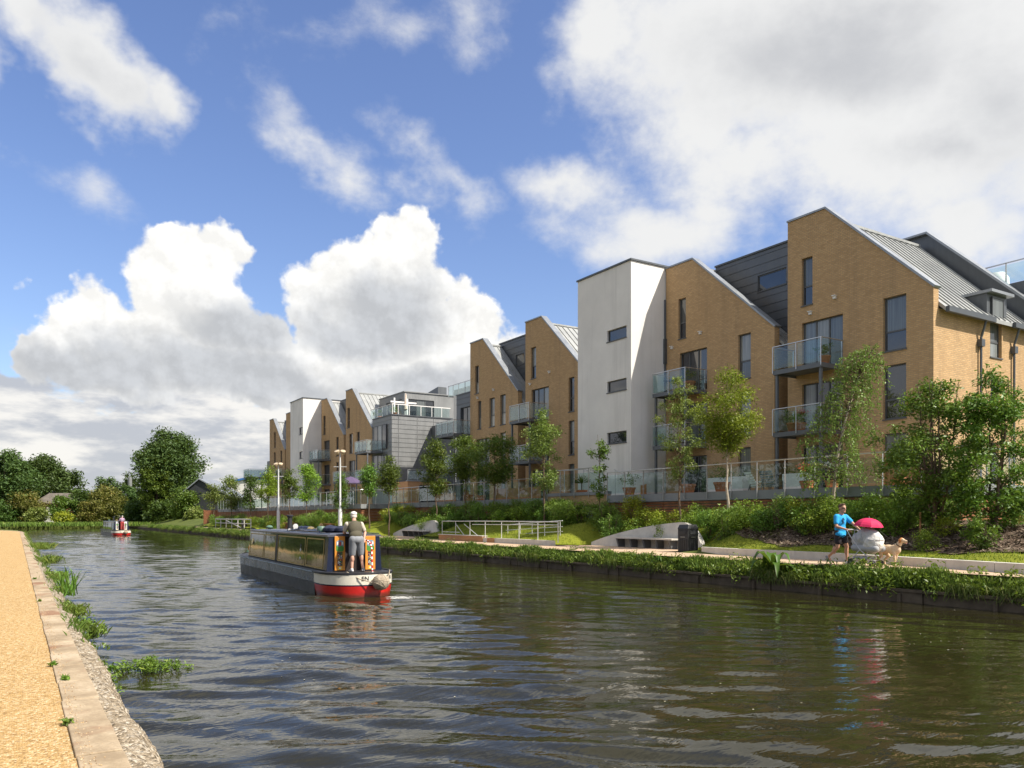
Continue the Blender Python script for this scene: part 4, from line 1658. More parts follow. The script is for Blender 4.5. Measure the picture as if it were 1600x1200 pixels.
PD2 = thing('terrace_podium', 'farther raised terrace podium with a sunlit orange slatted end', 'terrace', (27, 90, ZB))
mb = MB()
mb.box(24.7, 40, 63.2, 118, 1.0, 3.15)
mb.build('deck', M['concrete'], PD2)
mb = MB()
mb.box(24.4, 24.69, 62.92, 118, 2.92, 3.30)
mb.box(24.4, 27.0, 62.9, 63.18, 2.92, 3.30) if False else mb.box(24.7, 27.0, 62.92, 63.18, 2.92, 3.30)
mb.build('fascia', M['fascia'], PD2)
mb = MB()
slats(mb, Pl('X', 24.5, -1), 63.2, 118, 1.0, 2.9)
slats(mb, Pl('Y', 63.1, -1), 24.5, 27.0, 1.0, 2.9)
mb.build('timber_skirt', M['cedar'], PD2)


def balustrade(label, pts, z, glass='railglass', h=1.2, step=1.45, group='glass balustrades along the terrace', gskip=()):
    a0 = Vector(pts[0])
    root = thing('glass_balustrade', label, 'balustrade', (a0.x, a0.y, z), group=group)
    hr = MB()
    k = 0
    for (p, q) in zip(pts, pts[1:]):
        p, q = Vector((*p, z)), Vector((*q, z))
        L = (q - p).length
        n = max(1, round(L / step))
        d = (q - p).normalized()
        hr.tube([p + Vector((0, 0, h)), q + Vector((0, 0, h))], 0.026, 8)
        for i in range(n + 1):
            c = p + d * (L * i / n)
            mb = MB()
            mb.bar(c + Vector((0, 0, -0.34)), c + Vector((0, 0, h - 0.02)), 0.05, 0.02, up=d)
            for zz in (0.25, 0.85):
                mb.obox(c + Vector((0, 0, zz)), (0.07, 0.07, 0.05))
            mb.build('post', M['steel'], root)
            if i < n and i not in gskip:
                e = p + d * (L * (i + 1) / n)
                g = MB()
                aa, bb = c + d * 0.05 + Vector((0, 0, 0.56)), e - d * 0.05 + Vector((0, 0, 0.56))
                g.bar(aa, bb, 0.012, 0.98)
                g.build('glass_panel', M[glass], root)
    hr.build('handrail', M['steel'], root)
    return root


balustrade('clear glass balustrade on the terrace edge in front of the right hand blocks', [(42.0, 14.62), (26.9, 14.62), (26.9, 33.5)], 3.38)
balustrade('glass balustrade on the landing below the tall white tower', [(26.92, 33.8), (26.92, 39.2)], 3.62, h=1.3)
balustrade('glass balustrade in front of the middle brick gables', [(26.9, 39.4), (26.9, 62.8)], 3.38)
balustrade('glass balustrade of the farther podium beyond the courtyard', [(27.0, 62.86), (24.36, 62.86), (24.36, 118.0)], 3.30, step=1.7)

# handrails of the steps down from the landing
ST = thing('stair_handrail', 'bent steel stair handrail in front of the white tower', 'handrail', (27.6, 34.5, 3.2))
mb = MB()
mb.tube([(27.6, 38.5, 4.95), (27.6, 36.4, 4.95), (27.6, 34.8, 4.3), (27.6, 34.4, 4.3)], 0.025, 8)
mb.tube([(28.2, 34.5, 4.85), (28.2, 33.6, 4.5)], 0.025, 8)
mb.build('rail', M['steel'], ST)
for (x, y, z) in ((27.6, 38.4, 4.95), (27.6, 36.5, 4.95), (27.6, 34.5, 4.3), (28.2, 34.4, 4.8)):
    mb = MB()
    mb.tube([(x, y, 3.2), (x, y, z)], 0.022, 8)
    mb.build('post', M['steel'], ST)


def leaf_tuft(name, n, r, h, mat, parent, c, s=0.06, up=0.3):
    V, at = leaves_cloud([(Vector(c) + Vector((RNG.normal(0, r * 0.5), RNG.normal(0, r * 0.5), RNG.uniform(0, h))), r * 0.45) for _ in range(8)], n, s, up)
    return np_mesh(name, V, 4, mat, parent, attr=at)


def leaves_cloud(clumps, n, size, up=0.4, droop=0.0, aspect=0.62, flat=0.8):
    """n pointed leaf quads gathered in clumps [(centre, radius)]"""
    C = np.array([tuple(c) for c, r in clumps])
    R = np.array([r for c, r in clumps])
    w = R ** 2
    k = RNG.choice(len(C), n, p=w / w.sum())
    g = RNG.normal(0, 0.5, (n, 3))
    L = np.linalg.norm(g, axis=1, keepdims=True)
    g = g / np.maximum(L, 1e-6) * np.minimum(L, 1.25)
    g[:, 2] *= flat
    P = C[k] + g * R[k][:, None]
    nrm = RNG.normal(0, 1, (n, 3))
    nrm[:, 2] = np.abs(nrm[:, 2]) + up
    nrm /= np.linalg.norm(nrm, axis=1, keepdims=True)
    t = RNG.normal(0, 1, (n, 3))
    t[:, 2] -= droop
    t -= nrm * (t * nrm).sum(1, keepdims=True)
    t /= np.maximum(np.linalg.norm(t, axis=1, keepdims=True), 1e-6)
    b = np.cross(nrm, t)
    s = size * RNG.uniform(0.65, 1.35, (n, 1))
    fold = nrm * s * 0.18
    V = np.stack([P - t * s, P + b * s * aspect * 0.62 + fold, P + t * s, P - b * s * aspect * 0.62 + fold], 1).reshape(-1, 3)
    tone = RNG.random(len(C))
    at = np.clip(0.55 * RNG.random(n) + 0.35 * tone[k] + 0.05 * RNG.normal(0, 1, n), 0, 1)
    return V, at


def pot_plant(label, x, y, kind='shrub', s=1.0, z=None):
    z = ZF if z is None else z
    root = thing('potted_plant', label, 'potted plant', (x, y, z), group='potted plants on the terrace')
    mb = MB()
    mb.lathe([(0.16 * s, 0), (0.24 * s, 0.36 * s), (0.265 * s, 0.36 * s), (0.265 * s, 0.43 * s), (0.22 * s, 0.43 * s), (0.2 * s, 0.38 * s)], (x, y, z), 14)
    mb.build('pot', M['terracotta'], root, smooth=True)
    if kind == 'spiky':
        V, at = [], []
        mb = MB()
        mb.tube([(x, y, z + 0.35 * s), (x, y, z + 0.75 * s)], 0.03, 6)
        mb.build('stem', M['bark'], root)
        for i in range(60):
            a, e = RNG.uniform(0, 6.28), RNG.uniform(0.1, 1.3)
            d = np.array([math.cos(a) * math.cos(e), math.sin(a) * math.cos(e), math.sin(e)])
            q = np.array([-math.sin(a), math.cos(a), 0]) * 0.018
            p0 = np.array([x, y, z + 0.72 * s])
            L = 0.5 * s
            V += [p0 - q, p0 + q, p0 + d * L * 0.6 + q * 0.8, p0 + d * L - np.array([0, 0, 0.05])]
            at.append(RNG.random())
        np_mesh('foliage', np.array(V), 4, M['leaf_dark'], root, attr=at)
    else:
        leaf_tuft('foliage', 220, 0.34 * s, 0.42 * s, M['leaf_mid'] if kind == 'shrub' else M['leaf_shrub'], root, (x, y, z + 0.55 * s), 0.055)
        if kind in ('red', 'white'):
            leaf_tuft('flowers', 120, 0.34 * s, 0.2 * s, M['flower_' + kind], root, (x, y, z + 0.85 * s), 0.045)
    return root


pot_plant('spiky potted palm in a terracotta pot below the white tower', 27.6, yX(909, 27.6), 'spiky', 1.3, 3.2)
pot_plant('tall terracotta pot with a small green plant right of the spiky palm', 27.8, yX(983, 27.8), 'shrub', 1.35)
pot_plant('bushy green potted plant behind the rail below the second gable balconies', 28.4, yX(1075, 28.4), 'shrub', 1.5)
pot_plant('potted plant with bright red flowers behind the rail left of the birch', 27.6, yX(1261, 27.6), 'red', 1.15)
pot_plant('potted plant with cream flowers behind the rail beside the birch', 27.7, yX(1300, 27.7), 'white', 1.1)
pot_plant('low green pot plant on the terrace right of the big trees', 27.9, 17.5, 'shrub', 1.1)
pot_plant('dark leaved potted shrub behind the golden tree', 28.2, yX(1128, 28.2), 'shrub', 1.5)
pot_plant('white flowering pot plant behind the middle balustrade', 27.6, yX(752, 27.6), 'white', 1.2)
pot_plant('pale flowering pot plant at the left end of the middle balustrade', 27.5, yX(731, 27.5), 'white', 1.4)


def trellis_fence(label, pl, u0, u1, z0, z1, mat='timber'):
    c = pl.P((u0 + u1) / 2, z0)
    root = thing('timber_screen', label, 'fence', c, group='privacy screens on the terrace')
    mb = MB()
    u = u0
    while u < u1 - 0.05:
        mb.pbox(pl, u, u + 0.115, z0 + 0.03, z1, 0, 0.022)
        u += 0.125
    mb.build('boards', M[mat], root)
    for u in (u0, u1):
        p = MB()
        p.pbox(pl, u - 0.04, u + 0.04, z0, z1 + 0.05, 0.023, 0.1)
        p.build('post', M[mat], root)


trellis_fence('orange timber privacy screen behind the balustrade of the middle gables', Pl('X', 28.3, -1), yX(845, 28.3), yX(776, 28.3), ZF, ZF + 0.95)
trellis_fence('reddish timber privacy screen at the corner of the right end block', Pl('X', 29.0, -1), yX(1440, 29), yX(1384, 29), ZF, ZF + 1.35)
trellis_fence('orange timber screen behind the rail left of the white tower', Pl('X', 29.2, -1), yX(1010, 29.2), yX(962, 29.2), ZF, ZF + 0.75)
trellis_fence('orange timber screen at the far left end of the middle balustrade', Pl('X', 28.0, -1), yX(712, 28), yX(682, 28), ZF, ZF + 0.8)


def cream_wall(label, y0, y1, x=29.4, h=0.95):
    root = thing('planter_wall', label, 'planter', (x, (y0 + y1) / 2, ZF), group='cream terrace planters')
    mb = MB()
    mb.box(x, x + 0.5, y0, y1, ZF + 0.001, ZF + h)
    mb.build('box', M['render'], root, bevel=0.01)
    V, at = leaves_cloud([(Vector((x + 0.25, y, ZF + h + 0.06)), 0.22) for y in np.arange(y0 + 0.2, y1, 0.4)], int(120 * (y1 - y0)), 0.05)
    np_mesh('foliage', V, 4, M['leaf_mid'], root, attr=at)


cream_wall('cream terrace planter behind the balustrade of the second gable', yX(1160, 29.4), yX(1105, 29.4))
cream_wall('cream terrace planter behind the balustrade left of the birch', yX(1258, 29.4), yX(1222, 29.4))


def lounge_chair(label, x, y, rz, mat):
    root = thing('lounge_chair', label, 'chair', (0, 0, 0), group='chairs on the terrace')
    mb = MB()
    for i in range(6):
        mb.bar((-0.3, -0.35 + i * 0.11, 0.38 - 0.008 * i), (0.3, -0.35 + i * 0.11, 0.38 - 0.008 * i), 0.09, 0.02)
    mb.build('seat', M[mat], root)
    mb = MB()
    for i in range(6):
        mb.bar((-0.3, 0.28 + i * 0.06, 0.42 + i * 0.11), (0.3, 0.28 + i * 0.06, 0.42 + i * 0.11), 0.02, 0.095)
    mb.build('backrest', M[mat], root)
    for sx in (-1, 1):
        for (a, b) in (((sx * 0.32, -0.38, 0), (sx * 0.32, -0.36, 0.58)), ((sx * 0.32, 0.45, 0), (sx * 0.32, 0.25, 0.58))):
            p = MB()
            p.bar(a, b, 0.035, 0.035)
            p.build('leg', M['darksteel'], root)
        p = MB()
        p.bar((sx * 0.32, -0.38, 0.59), (sx * 0.32, 0.38, 0.59), 0.05, 0.025)
        p.build('armrest', M[mat], root)
    root.location = (x, y, ZF + 0.001)
    root.rotation_euler = (0, 0, rz)


lounge_chair('white slatted terrace chair behind the balustrade left of the birch', 28.3, yX(1187, 28.3), 1.2, 'white')
lounge_chair('dark slatted terrace chair behind the balustrade of the second gable', 28.2, yX(1206, 28.2), 1.8, 'darksteel')
lounge_chair('timber terrace chair behind the middle balustrade beside the white flowers', 28.6, yX(738, 28.6), 0.5, 'timber')


def bistro(label, x, y, z):
    root = thing('bistro_table', label, 'table', (x, y, z), group='balcony tables')
    mb = MB()
    mb.lathe([(0.36, 0), (0.36, 0.02)], (x, y, z + 0.70), 18)
    mb.build('tabletop', M['darksteel'], root)
    for i in range(3):
        a = i * 2.1
        mb = MB()
        mb.tube([(x + 0.3 * math.cos(a), y + 0.3 * math.sin(a), z), (x, y, z + 0.40), (x + 0.2 * math.cos(a), y + 0.2 * math.sin(a), z + 0.70)], 0.012, 6)
        mb.build('leg', M['darksteel'], root)


bistro('small round metal table on the upper balcony of the second gable', 30.2, 32.2, FL[2])
pot_plant('bushy potted plant at the left end of the lower balcony of the right end block', 30.3, 24.2, 'shrub', 1.1, FL[1])
pot_plant('pink flowering pot on the lower balcony of the right end block', 30.0, 23.5, 'red', 0.9, FL[1])
pot_plant('leafy potted plant on the upper balcony of the second gable', 30.4, 30.9, 'shrub', 1.2, FL[2])
pot_plant('dark leafy plant on the upper balcony of the right end block', 30.2, 22.4, 'shrub', 0.9, FL[2])
# closed parasol, pergola table and things on the penthouse terrace
PR = thing('parasol', 'closed cream parasol on the penthouse terrace', 'parasol', (33.0, 72.6, ztopg))
pp_ = atX(660, 640, 32.9)
PR.location = (32.9, 72.75, ztopg - 0.1)
mb = MB()
mb.tube([(32.9, 72.75, ztopg - 0.1), (32.9, 72.75, ztopg + 2.4)], 0.025, 8)
mb.build('pole', M['white'], PR)
mb = MB()
mb.lathe([(0.03, 2.35), (0.07, 2.2), (0.12, 1.6), (0.16, 1.0), (0.19, 0.8), (0.12, 0.72), (0.03, 0.75)], (32.9, 72.75, ztopg), 12)
mb.build('canopy', plain('parasol_cream', (0.72, 0.58, 0.47), 0.9, 0, 0.1, 6, 0.1), PR, smooth=True)
PG = thing('pergola_frame', 'white timber frame standing on the penthouse terrace behind the parasol', 'pergola', (33.4, 73.4, ztopg - 0.1))
for x in (32.0, 33.4):
    mb = MB()
    mb.bar((x, 73.5, ztopg - 0.1), (x, 73.5, ztopg + 1.95), 0.14, 0.14)
    mb.build('post', M['white'], PG)
mb = MB()
mb.bar((31.6, 73.5, ztopg + 1.55), (34.4, 73.5, ztopg + 1.55), 0.1, 0.16)
mb.build('crossbeam', M['white'], PG)
pot_plant('small green potted plant at the corner of the penthouse terrace', 31.6, 76.4, 'shrub', 1.1, ztopg - 0.1)
pot_plant('pale leafy potted plant on the penthouse terrace corner by the rail', 31.6, 72.6, 'fern', 1.0, ztopg - 0.1)
PU = thing('parasol', 'small open purple parasol on the farther podium', 'parasol', (26.5, yX(548, 26.5), 3.15))
x, y = 26.5, yX(548, 26.5)
mb = MB()
mb.tube([(x, y, 3.15), (x, y, 6.0)], 0.025, 8)
mb.build('pole', M['steel'], PU)
mb = MB()
mb.lathe([(1.3, 5.35), (0.9, 5.62), (0.45, 5.85), (0.03, 5.98), (0.02, 5.93), (0.44, 5.80), (0.88, 5.57), (1.26, 5.32)], (x, y, 0), 8)
mb.build('canopy', plain('purple_cloth', (0.10, 0.07, 0.14), 0.9, 0, 0.1, 6, 0.1), PU)
# ---------------------------------------------------------------- trees, shrubs, grass
PROFILE = {
    'oval': lambda t: max(0.05, math.sin(PI * min(1, max(0, t)) ** 0.85)) ** 0.75,
    'round': lambda t: math.sqrt(max(0.02, 1 - (2 * t - 1) ** 2)),
    'cone': lambda t: max(0.06, min(1, 3.2 * t + 0.35) * (1 - t) ** 0.75),
    'column': lambda t: max(0.12, min(1, 4 * t + 0.3) * min(1, 2.2 * (1 - t) + 0.15)),
    'vase': lambda t: max(0.08, (0.35 + 0.8 * t) * min(1, 5 * (1 - t))),
}


def grow_tree(label, base, H, W, crown0, shape='oval', n=4000, leaf=0.07, mat='leaf_mid', bark='bark', tr=0.06, clumps=60,
              cr=None, droop=0.0, group=None, name='tree', lean=(0, 0), stems=1, hollow=0.0, aspect=0.62, up=0.4, limb=True, cat='tree'):
    base = Vector(base)
    root = thing(name, label, cat, base, 0, group)
    rg = random.Random(hash(label) & 0xffff if False else sum(map(ord, label)) * 7 + int(base.y * 13))
    cl = []
    f = PROFILE[shape]
    cr = cr or max(0.16, W * 0.13)
    Hc = H * (1 - crown0)
    tries = 0
    while len(cl) < clumps and tries < clumps * 30:
        tries += 1
        t = rg.random()
        r = f(t)
        if rg.random() > r + 0.15: continue
        a = rg.uniform(0, 2 * PI)
        q = math.sqrt(rg.uniform(hollow, 1)) * r * (W / 2 - cr * 0.55)
        q *= rg.uniform(0.75, 1.12)
        z = H * crown0 + Hc * t
        c = Vector((q * math.cos(a) + lean[0] * z / H, q * math.sin(a) + lean[1] * z / H, z))
        cl.append((base + c, cr * rg.uniform(0.7, 1.25)))
    # trunk(s)
    mb = MB()
    tops = []
    for s in range(stems):
        a = rg.uniform(0, 2 * PI)
        sp = 0 if stems == 1 else W * 0.16
        pts, rad = [], []
        for i in range(9):
            t = i / 8
            wob = 0.012 * H
            pts.append(base + Vector((sp * math.cos(a) * t ** 0.7 + rg.uniform(-wob, wob) * (0 < i) + lean[0] * t,
                                      sp * math.sin(a) * t ** 0.7 + rg.uniform(-wob, wob) * (0 < i) + lean[1] * t,
                                      H * (0.96 if shape != 'round' else 0.8) * t - (0.15 if i == 0 else 0))))
            rad.append(tr * (1.25 if i == 0 else 1) * (1 - 0.88 * t) + 0.004)
        mb.tube(pts, rad, 8)
        tops.append(pts)
    trunk = mb.build('trunk', M[bark], root, smooth=True)
    if limb:
        mb = MB()
        for (c, r) in cl:
            pts = rg.choice(tops)
            h = max(0.12 * H, c.z - base.z - (0.32 if shape != 'vase' else 0.5) * math.hypot(c.x - base.x, c.y - base.y) - 0.06 * H)
            t = min(0.97, h / (pts[-1].z - base.z))
            i = min(7, int(t * 8))
            s0 = pts[i].lerp(pts[i + 1], t * 8 - i)
            mid = s0.lerp(c, 0.55) + Vector((0, 0, 0.04 * H * rg.uniform(0.2, 1)))
            r0 = max(0.006, tr * 0.30 * (1 - t) + 0.006)
            mb.tube([s0, mid, c], [r0, r0 * 0.6, r0 * 0.25], 5, caps=False)
        mb.build('branches', M[bark], root)
    V, at = leaves_cloud(cl, n, leaf, up, droop, aspect)
    np_mesh('crown', V, 4, M[mat], root, attr=at)
    return root


def tree_px(label, px, top, X, wpx, low, **kw):
    """place a tree seen at column px on the bed at distance X; top / low are rows of crown top and crown base"""
    y = yX(px, X)
    d = X / ray(px)[0]
    z0 = bed_z(X, y) if X < 29 else 2.0
    zt = HC + (HOR - top) * d / FPX
    zl = HC + (HOR - low) * d / FPX
    H = zt - z0
    return grow_tree(label, (X, y, z0 - 0.02), H, wpx * d / FPX, max(0.03, (zl - z0) / H), **kw)


def weeping_birch():
    px, X = 1300, 25.6
    y, d = yX(px, X), X / ray(px)[0]
    z0 = bed_z(X, y)
    base = Vector((X, y, z0))
    root = thing('birch_tree', 'weeping birch with fine drooping twigs in front of the right end block balconies', 'tree', base)
    s = d / FPX
    mb = MB()
    path = [(0, 0), (0.05, 1.0), (0.15, 2.1), (0.42, 3.4), (0.75, 4.5), (1.05, 5.2)]
    rv = Vector((CA, -SA, 0))
    fv = Vector((SA, CA, 0))
    H = (HOR - 548) * s + HC - z0
    k = H / 5.35
    P = [base + rv * a * k * 1.05 + Vector((0, 0, b * k)) for a, b in path]
    P[0].z -= 0.1
    mb.tube(P, [0.075, 0.065, 0.055, 0.04, 0.022, 0.006], 8)
    mb.build('trunk', M['bark_pale'], root, smooth=True)
    rg = random.Random(5)
    limbs, V, at = MB(), [], []
    LV, LA = [], []
    for i in range(250):
        t = rg.random() ** 0.8
        j = min(4, int(t * 5))
        s0 = P[j].lerp(P[j + 1], t * 5 - j)
        if s0.z - z0 < 1.6: continue
        a = rg.uniform(0, 2 * PI)
        sp = rg.uniform(0.2, 1.0) * (1.45 - 0.9 * (s0.z - z0) / H) * 1.25
        out = rv * (math.cos(a) * sp * 1.15 - 0.12) + fv * math.sin(a) * sp
        tip = s0 + out + Vector((0, 0, rg.uniform(0.1, 0.35)))
        hang = rg.uniform(0.5, 1.5) * (0.6 + 0.5 * min(1, (s0.z - z0) / H))
        end = tip + out * 0.18 + Vector((0, 0, -hang))
        end.z = max(end.z, z0 + 0.75)
        pts = [s0, s0.lerp(tip, 0.6) + Vector((0, 0, 0.08)), tip, tip.lerp(end, 0.5) + out * 0.06, end]
        limbs.tube(pts, [0.014, 0.010, 0.006, 0.004, 0.002], 4, caps=False)
        tone = rg.random()
        for m in range(62):
            u = rg.uniform(0.28, 1.0) * 4
            jj = min(3, int(u))
            c = pts[jj].lerp(pts[jj + 1], u - jj) + Vector((rg.gauss(0, 0.055), rg.gauss(0, 0.055), rg.gauss(0, 0.05)))
            LV.append((c, 0.05))
            LA.append(min(1, max(0, 0.55 * rg.random() + 0.4 * tone)))
    limbs.build('branches', M['bark'], root)
    n = len(LV)
    V, _ = leaves_cloud([(c, 0.01) for c, r in LV], n, 0.047, 0.1, 1.2, 0.7)
    np_mesh('crown', V, 4, M['leaf_birch'], root, attr=np.array(LA))


weeping_birch()
tree_px('large multi stemmed oak sapling in front of the corner of the right end block', 1462, 590, 24.9, 200, 812, n=16000, leaf=0.066, mat='leaf_oak',
        tr=0.045, clumps=115, stems=5, shape='oval', cr=0.33, name='oak_tree')
tree_px('looser multi stemmed oak sapling at the right edge of the picture', 1550, 582, 25.1, 165, 825, n=12000, leaf=0.066, mat='leaf_oak',
        tr=0.04, clumps=88, stems=4, shape='oval', cr=0.31, name='oak_tree')
tree_px('golden green round crowned tree with bare pale lower stems before the second gable', 1137, 578, 25.7, 108, 706, n=11400, leaf=0.06, mat='leaf_gold',
        bark='bark_pale', tr=0.07, clumps=64, shape='round', cr=0.42, name='ornamental_tree')
tree_px('thin sparse tree beside the balconies of the second gable', 1062, 585, 25.6, 76, 745, n=5400, leaf=0.055, mat='leaf_pale', tr=0.05, clumps=70, shape='column', cr=0.26)
tree_px('slim sapling with sparse leaf tufts in front of the white tower', 936, 672, 25.4, 38, 782, n=1275, leaf=0.075, mat='leaf_oak', tr=0.03, clumps=20, shape='column', cr=0.24, name='sapling')
tree_px('loose pale green tree with gaps in its crown left of the white tower', 850, 645, 25.5, 80, 765, n=6900, leaf=0.07, mat='leaf_pale', tr=0.055, clumps=58, shape='oval', cr=0.38)
tree_px('wide crowned green tree below the nearest left gable', 772, 680, 25.5, 86, 752, n=7800, leaf=0.075, mat='leaf_mid', tr=0.06, clumps=56, shape='round', cr=0.48)
tree_px('light green tree in front of the stacked blue glass balconies', 727, 684, 25.6, 74, 748, n=6900, leaf=0.08, mat='leaf_mid', tr=0.06, clumps=48, shape='round', cr=0.50)
tree_px('leafy tree in front of the shaded courtyard corner', 681, 690, 25.4, 62, 770, n=5400, leaf=0.085, mat='leaf_mid', tr=0.06, clumps=44, shape='oval', cr=0.48)
tree_px('compact light green tree right of the orange slatted podium end', 608, 716, 23.8, 44, 772, n=3900, leaf=0.085, mat='leaf_mid', tr=0.06, clumps=34, shape='oval', cr=0.42)
tree_px('darker compact tree left of the orange slatted podium end', 577, 728, 23.8, 38, 772, n=3300, leaf=0.085, mat='leaf_oak', tr=0.06, clumps=30, shape='oval', cr=0.42)
tree_px('narrow tree behind the nearer lamp post', 533, 742, 23.6, 38, 796, n=3000, leaf=0.09, mat='leaf_mid', tr=0.06, clumps=28, shape='cone', cr=0.42)
tree_px('bright pointed tree between the two lamp posts', 479, 724, 23.6, 42, 782, n=3900, leaf=0.10, mat='leaf_shrub', tr=0.06, clumps=36, shape='oval', cr=0.5)
tree_px('greener tree right of the farther lamp post', 453, 735, 23.6, 32, 776, n=2550, leaf=0.10, mat='leaf_mid', tr=0.06, clumps=26, shape='oval', cr=0.46)
tree_px('yellow leaved tree left of the farther lamp post', 419, 730, 23.5, 44, 785, n=3600, leaf=0.10, mat='leaf_gold', tr=0.06, clumps=34, shape='oval', cr=0.5)
tree_px('dark slender tree beyond the end of the terrace', 391, 738, 23.8, 30, 800, n=2700, leaf=0.12, mat='leaf_dark', tr=0.07, clumps=28, shape='column', cr=0.5)
tree_px('light olive tree beyond the end of the terrace beside the white ramp railing', 361, 744, 23.6, 44, 796, n=3900, leaf=0.12, mat='leaf_pale', tr=0.07, clumps=34, shape='oval', cr=0.6)
tree_px('small yellowish tree by the dark shed', 334, 756, 24.2, 30, 796, n=1950, leaf=0.13, mat='leaf_pale', tr=0.07, clumps=20, shape='round', cr=0.6)


def tree_far(label, px, top, base_row, d, wpx, low, **kw):
    b = atD(px, base_row, d)
    z0 = 0.6
    zt = HC + (HOR - top) * d / FPX
    zl = HC + (HOR - low) * d / FPX
    H = zt - z0
    return grow_tree(label, (b.x, b.y, z0), H, wpx * d / FPX, max(0.02, (zl - z0) / H), **kw)


tree_far('big dark broadleaf tree standing tallest beyond the bend of the canal', 266, 681, 812, 165, 108, 800, n=30000, leaf=0.34, mat='leaf_far', tr=0.5, clumps=150, shape='round', cr=1.9, hollow=0.25)
tree_far('lighter ivy covered tree leaning against the big dark tree', 245, 716, 812, 160, 62, 806, n=14000, leaf=0.30, mat='leaf_mid', tr=0.35, clumps=80, shape='oval', cr=1.1, hollow=0.2)
tree_far('dark green tree at the left edge above the towpath', 8, 704, 812, 190, 110, 812, n=24000, leaf=0.38, mat='leaf_far', tr=0.5, clumps=80, shape='oval', cr=1.9, hollow=0.2)
tree_far('broad rounded tree behind the barn roof', 74, 721, 812, 215, 116, 815, n=24000, leaf=0.42, mat='leaf_far', tr=0.5, clumps=80, shape='round', cr=2.1, hollow=0.25)
tree_far('second rounded tree at the back of the left wood', 28, 726, 812, 225, 80, 812, n=14000, leaf=0.44, mat='leaf_far', tr=0.5, clumps=50, shape='round', cr=2.0, hollow=0.2)


def bush_far(label, px, top, d, wpx, mat, n=2200, leaf=0.22, base_row=815, shape='round'):
    return tree_far(label, px, top, base_row, d, wpx * 1.15, 822, n=int(n * 2.2), leaf=leaf * 1.35, mat=mat, tr=0.18, clumps=60, cat='bush', shape=shape,
                    cr=wpx * d / FPX * 0.17, name='bush', group='bushes along the far bank')


bush_far('olive hawthorn bush left of the barn', 40, 770, 186, 56, 'leaf_olive', 2600)
bush_far('pale bush at the foot of the barn', 57, 796, 180, 34, 'leaf_pale', 1400)
bush_far('dark bush at the extreme left behind the towpath', 8, 786, 184, 50, 'leaf_dark', 2200)
bush_far('mid green bush in front of the barn gable', 98, 778, 178, 40, 'leaf_mid', 2000)
bush_far('dark bush behind the distant boat bow', 128, 768, 182, 46, 'leaf_dark', 2600)
bush_far('brownish hawthorn behind the distant boat', 166, 764, 180, 56, 'leaf_olive', 3200)
bush_far('dark bush between the hawthorn and the big tree', 200, 760, 184, 40, 'leaf_far', 2400)
bush_far('small dark bush right of the distant boat', 222, 782, 172, 50, 'leaf_dark', 2600)
bush_far('small olive bush to the left of the distant boat', 142, 784, 174, 40, 'leaf_olive', 1700)
bush_far('rounded green bush at the foot of the big tree', 292, 764, 150, 52, 'leaf_mid', 2600, 0.2)
bush_far('low mixed bush at the right foot of the big tree', 306, 796, 140, 34, 'leaf_pale', 1500, 0.18)
bush_far('dark bush filling below the big tree', 258, 782, 158, 60, 'leaf_dark', 3000, 0.22)
bush_far('low yellow green bush on the far bank left of the distant boat', 100, 803, 172, 34, 'leaf_yellow', 1200, 0.18, 820)
bush_far('farther hedge bush above the hawthorn', 170, 748, 215, 50, 'leaf_far', 2000, 0.28)
bush_far('farther hedge bush beside the ivy tree', 205, 742, 215, 44, 'leaf_far', 2000, 0.28)


# ---- shrubs in the bed: a few built in full, the rest copies with their parts
def shrub_proto(kind, label, n, leaf, mat, w, h, shape, up=0.4, droop=0.0, aspect=0.62):
    return grow_tree(label, (0, 0, 0), h, w, 0.04, shape, n, leaf, mat, 'bark', 0.014, 26, w * 0.16, droop,
                     group=None, name=kind, stems=4, aspect=aspect, up=up)


BEDG = 'shrubs in the sloping bed'
protos = {
    'leafy': [shrub_proto('shrub', 'x%d' % i, 1500, 0.055, 'leaf_shrub', 1.7, 1.1, 'round') for i in range(3)],
    'fern': [shrub_proto('shrub', 'y%d' % i, 1700, 0.085, 'leaf_fern', 1.7, 1.25, 'vase', 0.1, -1.2, 0.26) for i in range(3)],
    'yellow': [shrub_proto('shrub', 'z%d' % i, 1500, 0.05, 'leaf_yellow', 1.6, 1.0, 'round') for i in range(2)],
    'dark': [shrub_proto('shrub', 'w%d' % i, 1300, 0.06, 'leaf_oak', 1.5, 1.0, 'round') for i in range(2)],
}
used = set()
SH_N = [0]


def put_shrub(kind, x, y, label, sc=1.0, cat='shrub', group=BEDG, z=None):
    rg = random.Random(int(x * 91 + y * 57))
    p = rg.choice(protos[kind])
    o = p if p.name not in used and not used.add(p.name) else copy_tree(p)
    o.location = (x, y, (bed_z(x, y) if z is None else z) - 0.03)
    o.rotation_euler = (0, 0, rg.uniform(0, 6.28))
    s = sc * rg.uniform(0.85, 1.2)
    o.scale = (s, s, s * rg.uniform(0.85, 1.15))
    tag(o, label, cat, group)
    SH_N[0] += 1
    return o


